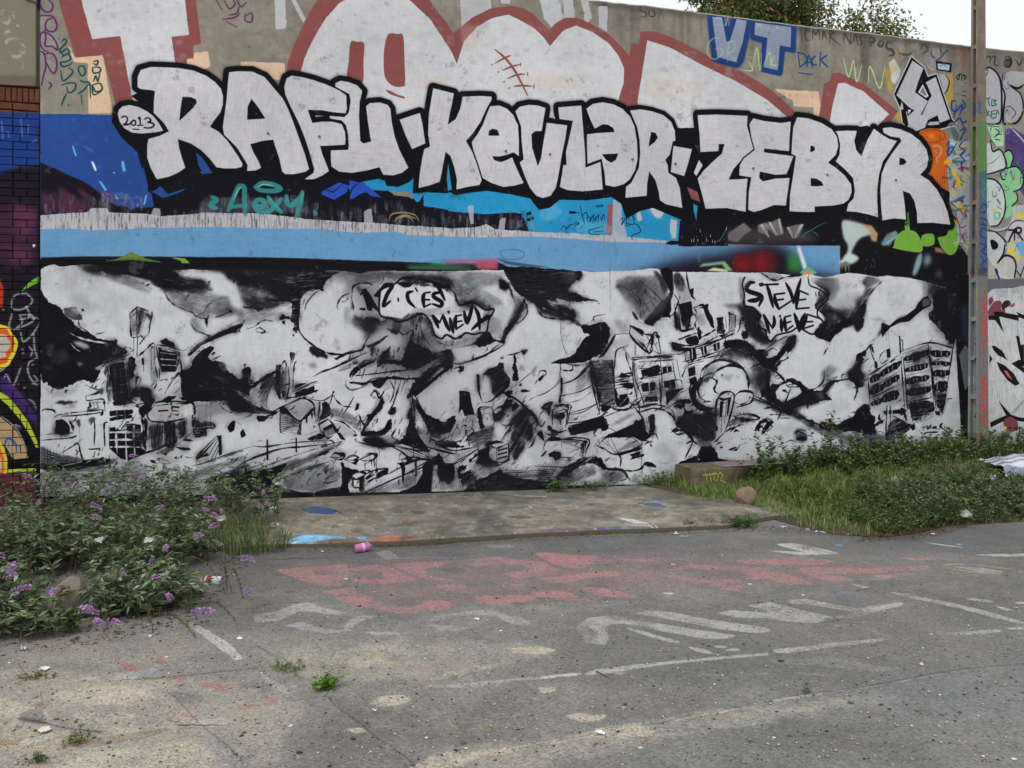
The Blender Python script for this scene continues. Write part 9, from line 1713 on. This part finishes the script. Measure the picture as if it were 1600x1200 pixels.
S('white chip near the pink letters at centre', 1052,882,.04,.025,(226,226,226), 28, h=.004)
S('white chip below the pink letters right of centre', 1172,913,.04,.02,(226,226,226), 29, h=.004)
S('white chip left of the spray can', 504,862,.03,.03,(226,226,226), 30, h=.006)
# striped plastic sheet at the right edge
Xs = (1548 - 800.) / FOC * 9.5; V = []; nn = 26; rr = random.Random(3)
for j in range(13):
    for i in range(nn + 1):
        a = i / nn; b_ = j / 12.; z = .13 + .10 * math.sin(a * 2.6 + .1) * (.35 + .65 * math.sin(b_ * 2.6 + .4)) + .012 * math.sin(a * 31 + b_ * 7) * math.sin(b_ * 13) + rr.uniform(-.006,.006); V.append((Xs + .02 + 1.05 * a, 9.25 + .55 * b_ + .25 * a, z + .17 if j else .22))
F = [(j * (nn + 1) + i, j * (nn + 1) + i + 1,(j + 1) * (nn + 1) + i + 1,(j + 1) * (nn + 1) + i) for j in range(12) for i in range(nn)]
m_sheet, n, l, b = nt('striped_sheet'); tc = n.new('ShaderNodeTexCoord'); w_ = n.new('ShaderNodeTexWave'); w_.inputs['Scale'].default_value = 2.2; w_.inputs['Distortion'].default_value = 2.5; w_.bands_direction = 'Y'; l.new(tc.outputs['Object'], w_.inputs[0]); cr = n.new('ShaderNodeValToRGB'); cr.color_ramp.elements[0].position = .30; cr.color_ramp.elements[0].color = (*LIN((120,128,148)), 1); cr.color_ramp.elements[1].position = .48; cr.color_ramp.elements[1].color = (*LIN((196,202,212)), 1); l.new(w_.outputs['Fac'], cr.inputs[0]); l.new(cr.outputs[0], b.inputs['Base Color']); b.inputs['Roughness'].default_value = .35
tag(link('plastic_sheet', mesh('plastic_sheet', V, F, smooth=True), m_sheet), 'white and blue striped plastic sheet lying on the grass at the right edge', 'plastic sheet')
# sticks
m_stick = plain_mat('dead_wood', (110,86,62), .85,30,.3)
def stick(label, a, b_, rad, bend=.01, seed=0, name='stick'):
    P0 = np.array(a, float); P1 = np.array(b_, float); t = np.linspace(0,1,8)[:, None]; p = P0 * (1 - t) + P1 * t; r = np.random.RandomState(seed); p += r.normal(0, bend, p.shape) * np.array([1,1,.2]) * np.sin(t * 3.14); V, F, c = tubes([p], [rad], [(1,1,1)], 6); return tag(link(name, mesh(name, V, F), m_stick), label, 'stick')
G = lambda x, y, z=.008: (*[float(q) for q in ground_xy(x, y, z)], z)
stick('long brown twig on the asphalt right of the bush', G(352,948), G(470,941), .006,.012,1); stick('thin twig at the kerb left of the spray can', G(400,874), G(538,870), .004,.01,2)
stick('short dark twig above the long twig', G(446,925), G(462,924), .004,.003,3); stick('short stick on the white line in the middle', G(932,1049), G(952,1058), .005,.003,4)
stick('pale stick at the right of the white line', G(1170,1070), G(1200,1078), .005,.004,5); stick('reddish stick at the left of the green shoot', G(1196,1080), G(1224,1076), .006,.004,6)
stick('thin black twig below the pink letters', G(800,942), G(856,941), .003,.006,7); stick('straight twig in the bottom left dust', G(278,1133), G(350,1133), .004,.003,8)
stick('pale cane leaning in the weeds left of the cup', ((1436 - 800) / FOC * 8.3,8.3, CAM_H - (782 - HOR) * 8.3 / FOC), ((1456 - 800) / FOC * 8.0,8.0,.02), .006,.003,9, 'cane')
stick('small twig on the right asphalt', G(1338,1002 - 80), G(1356,1000 - 80), .003,.003,10)
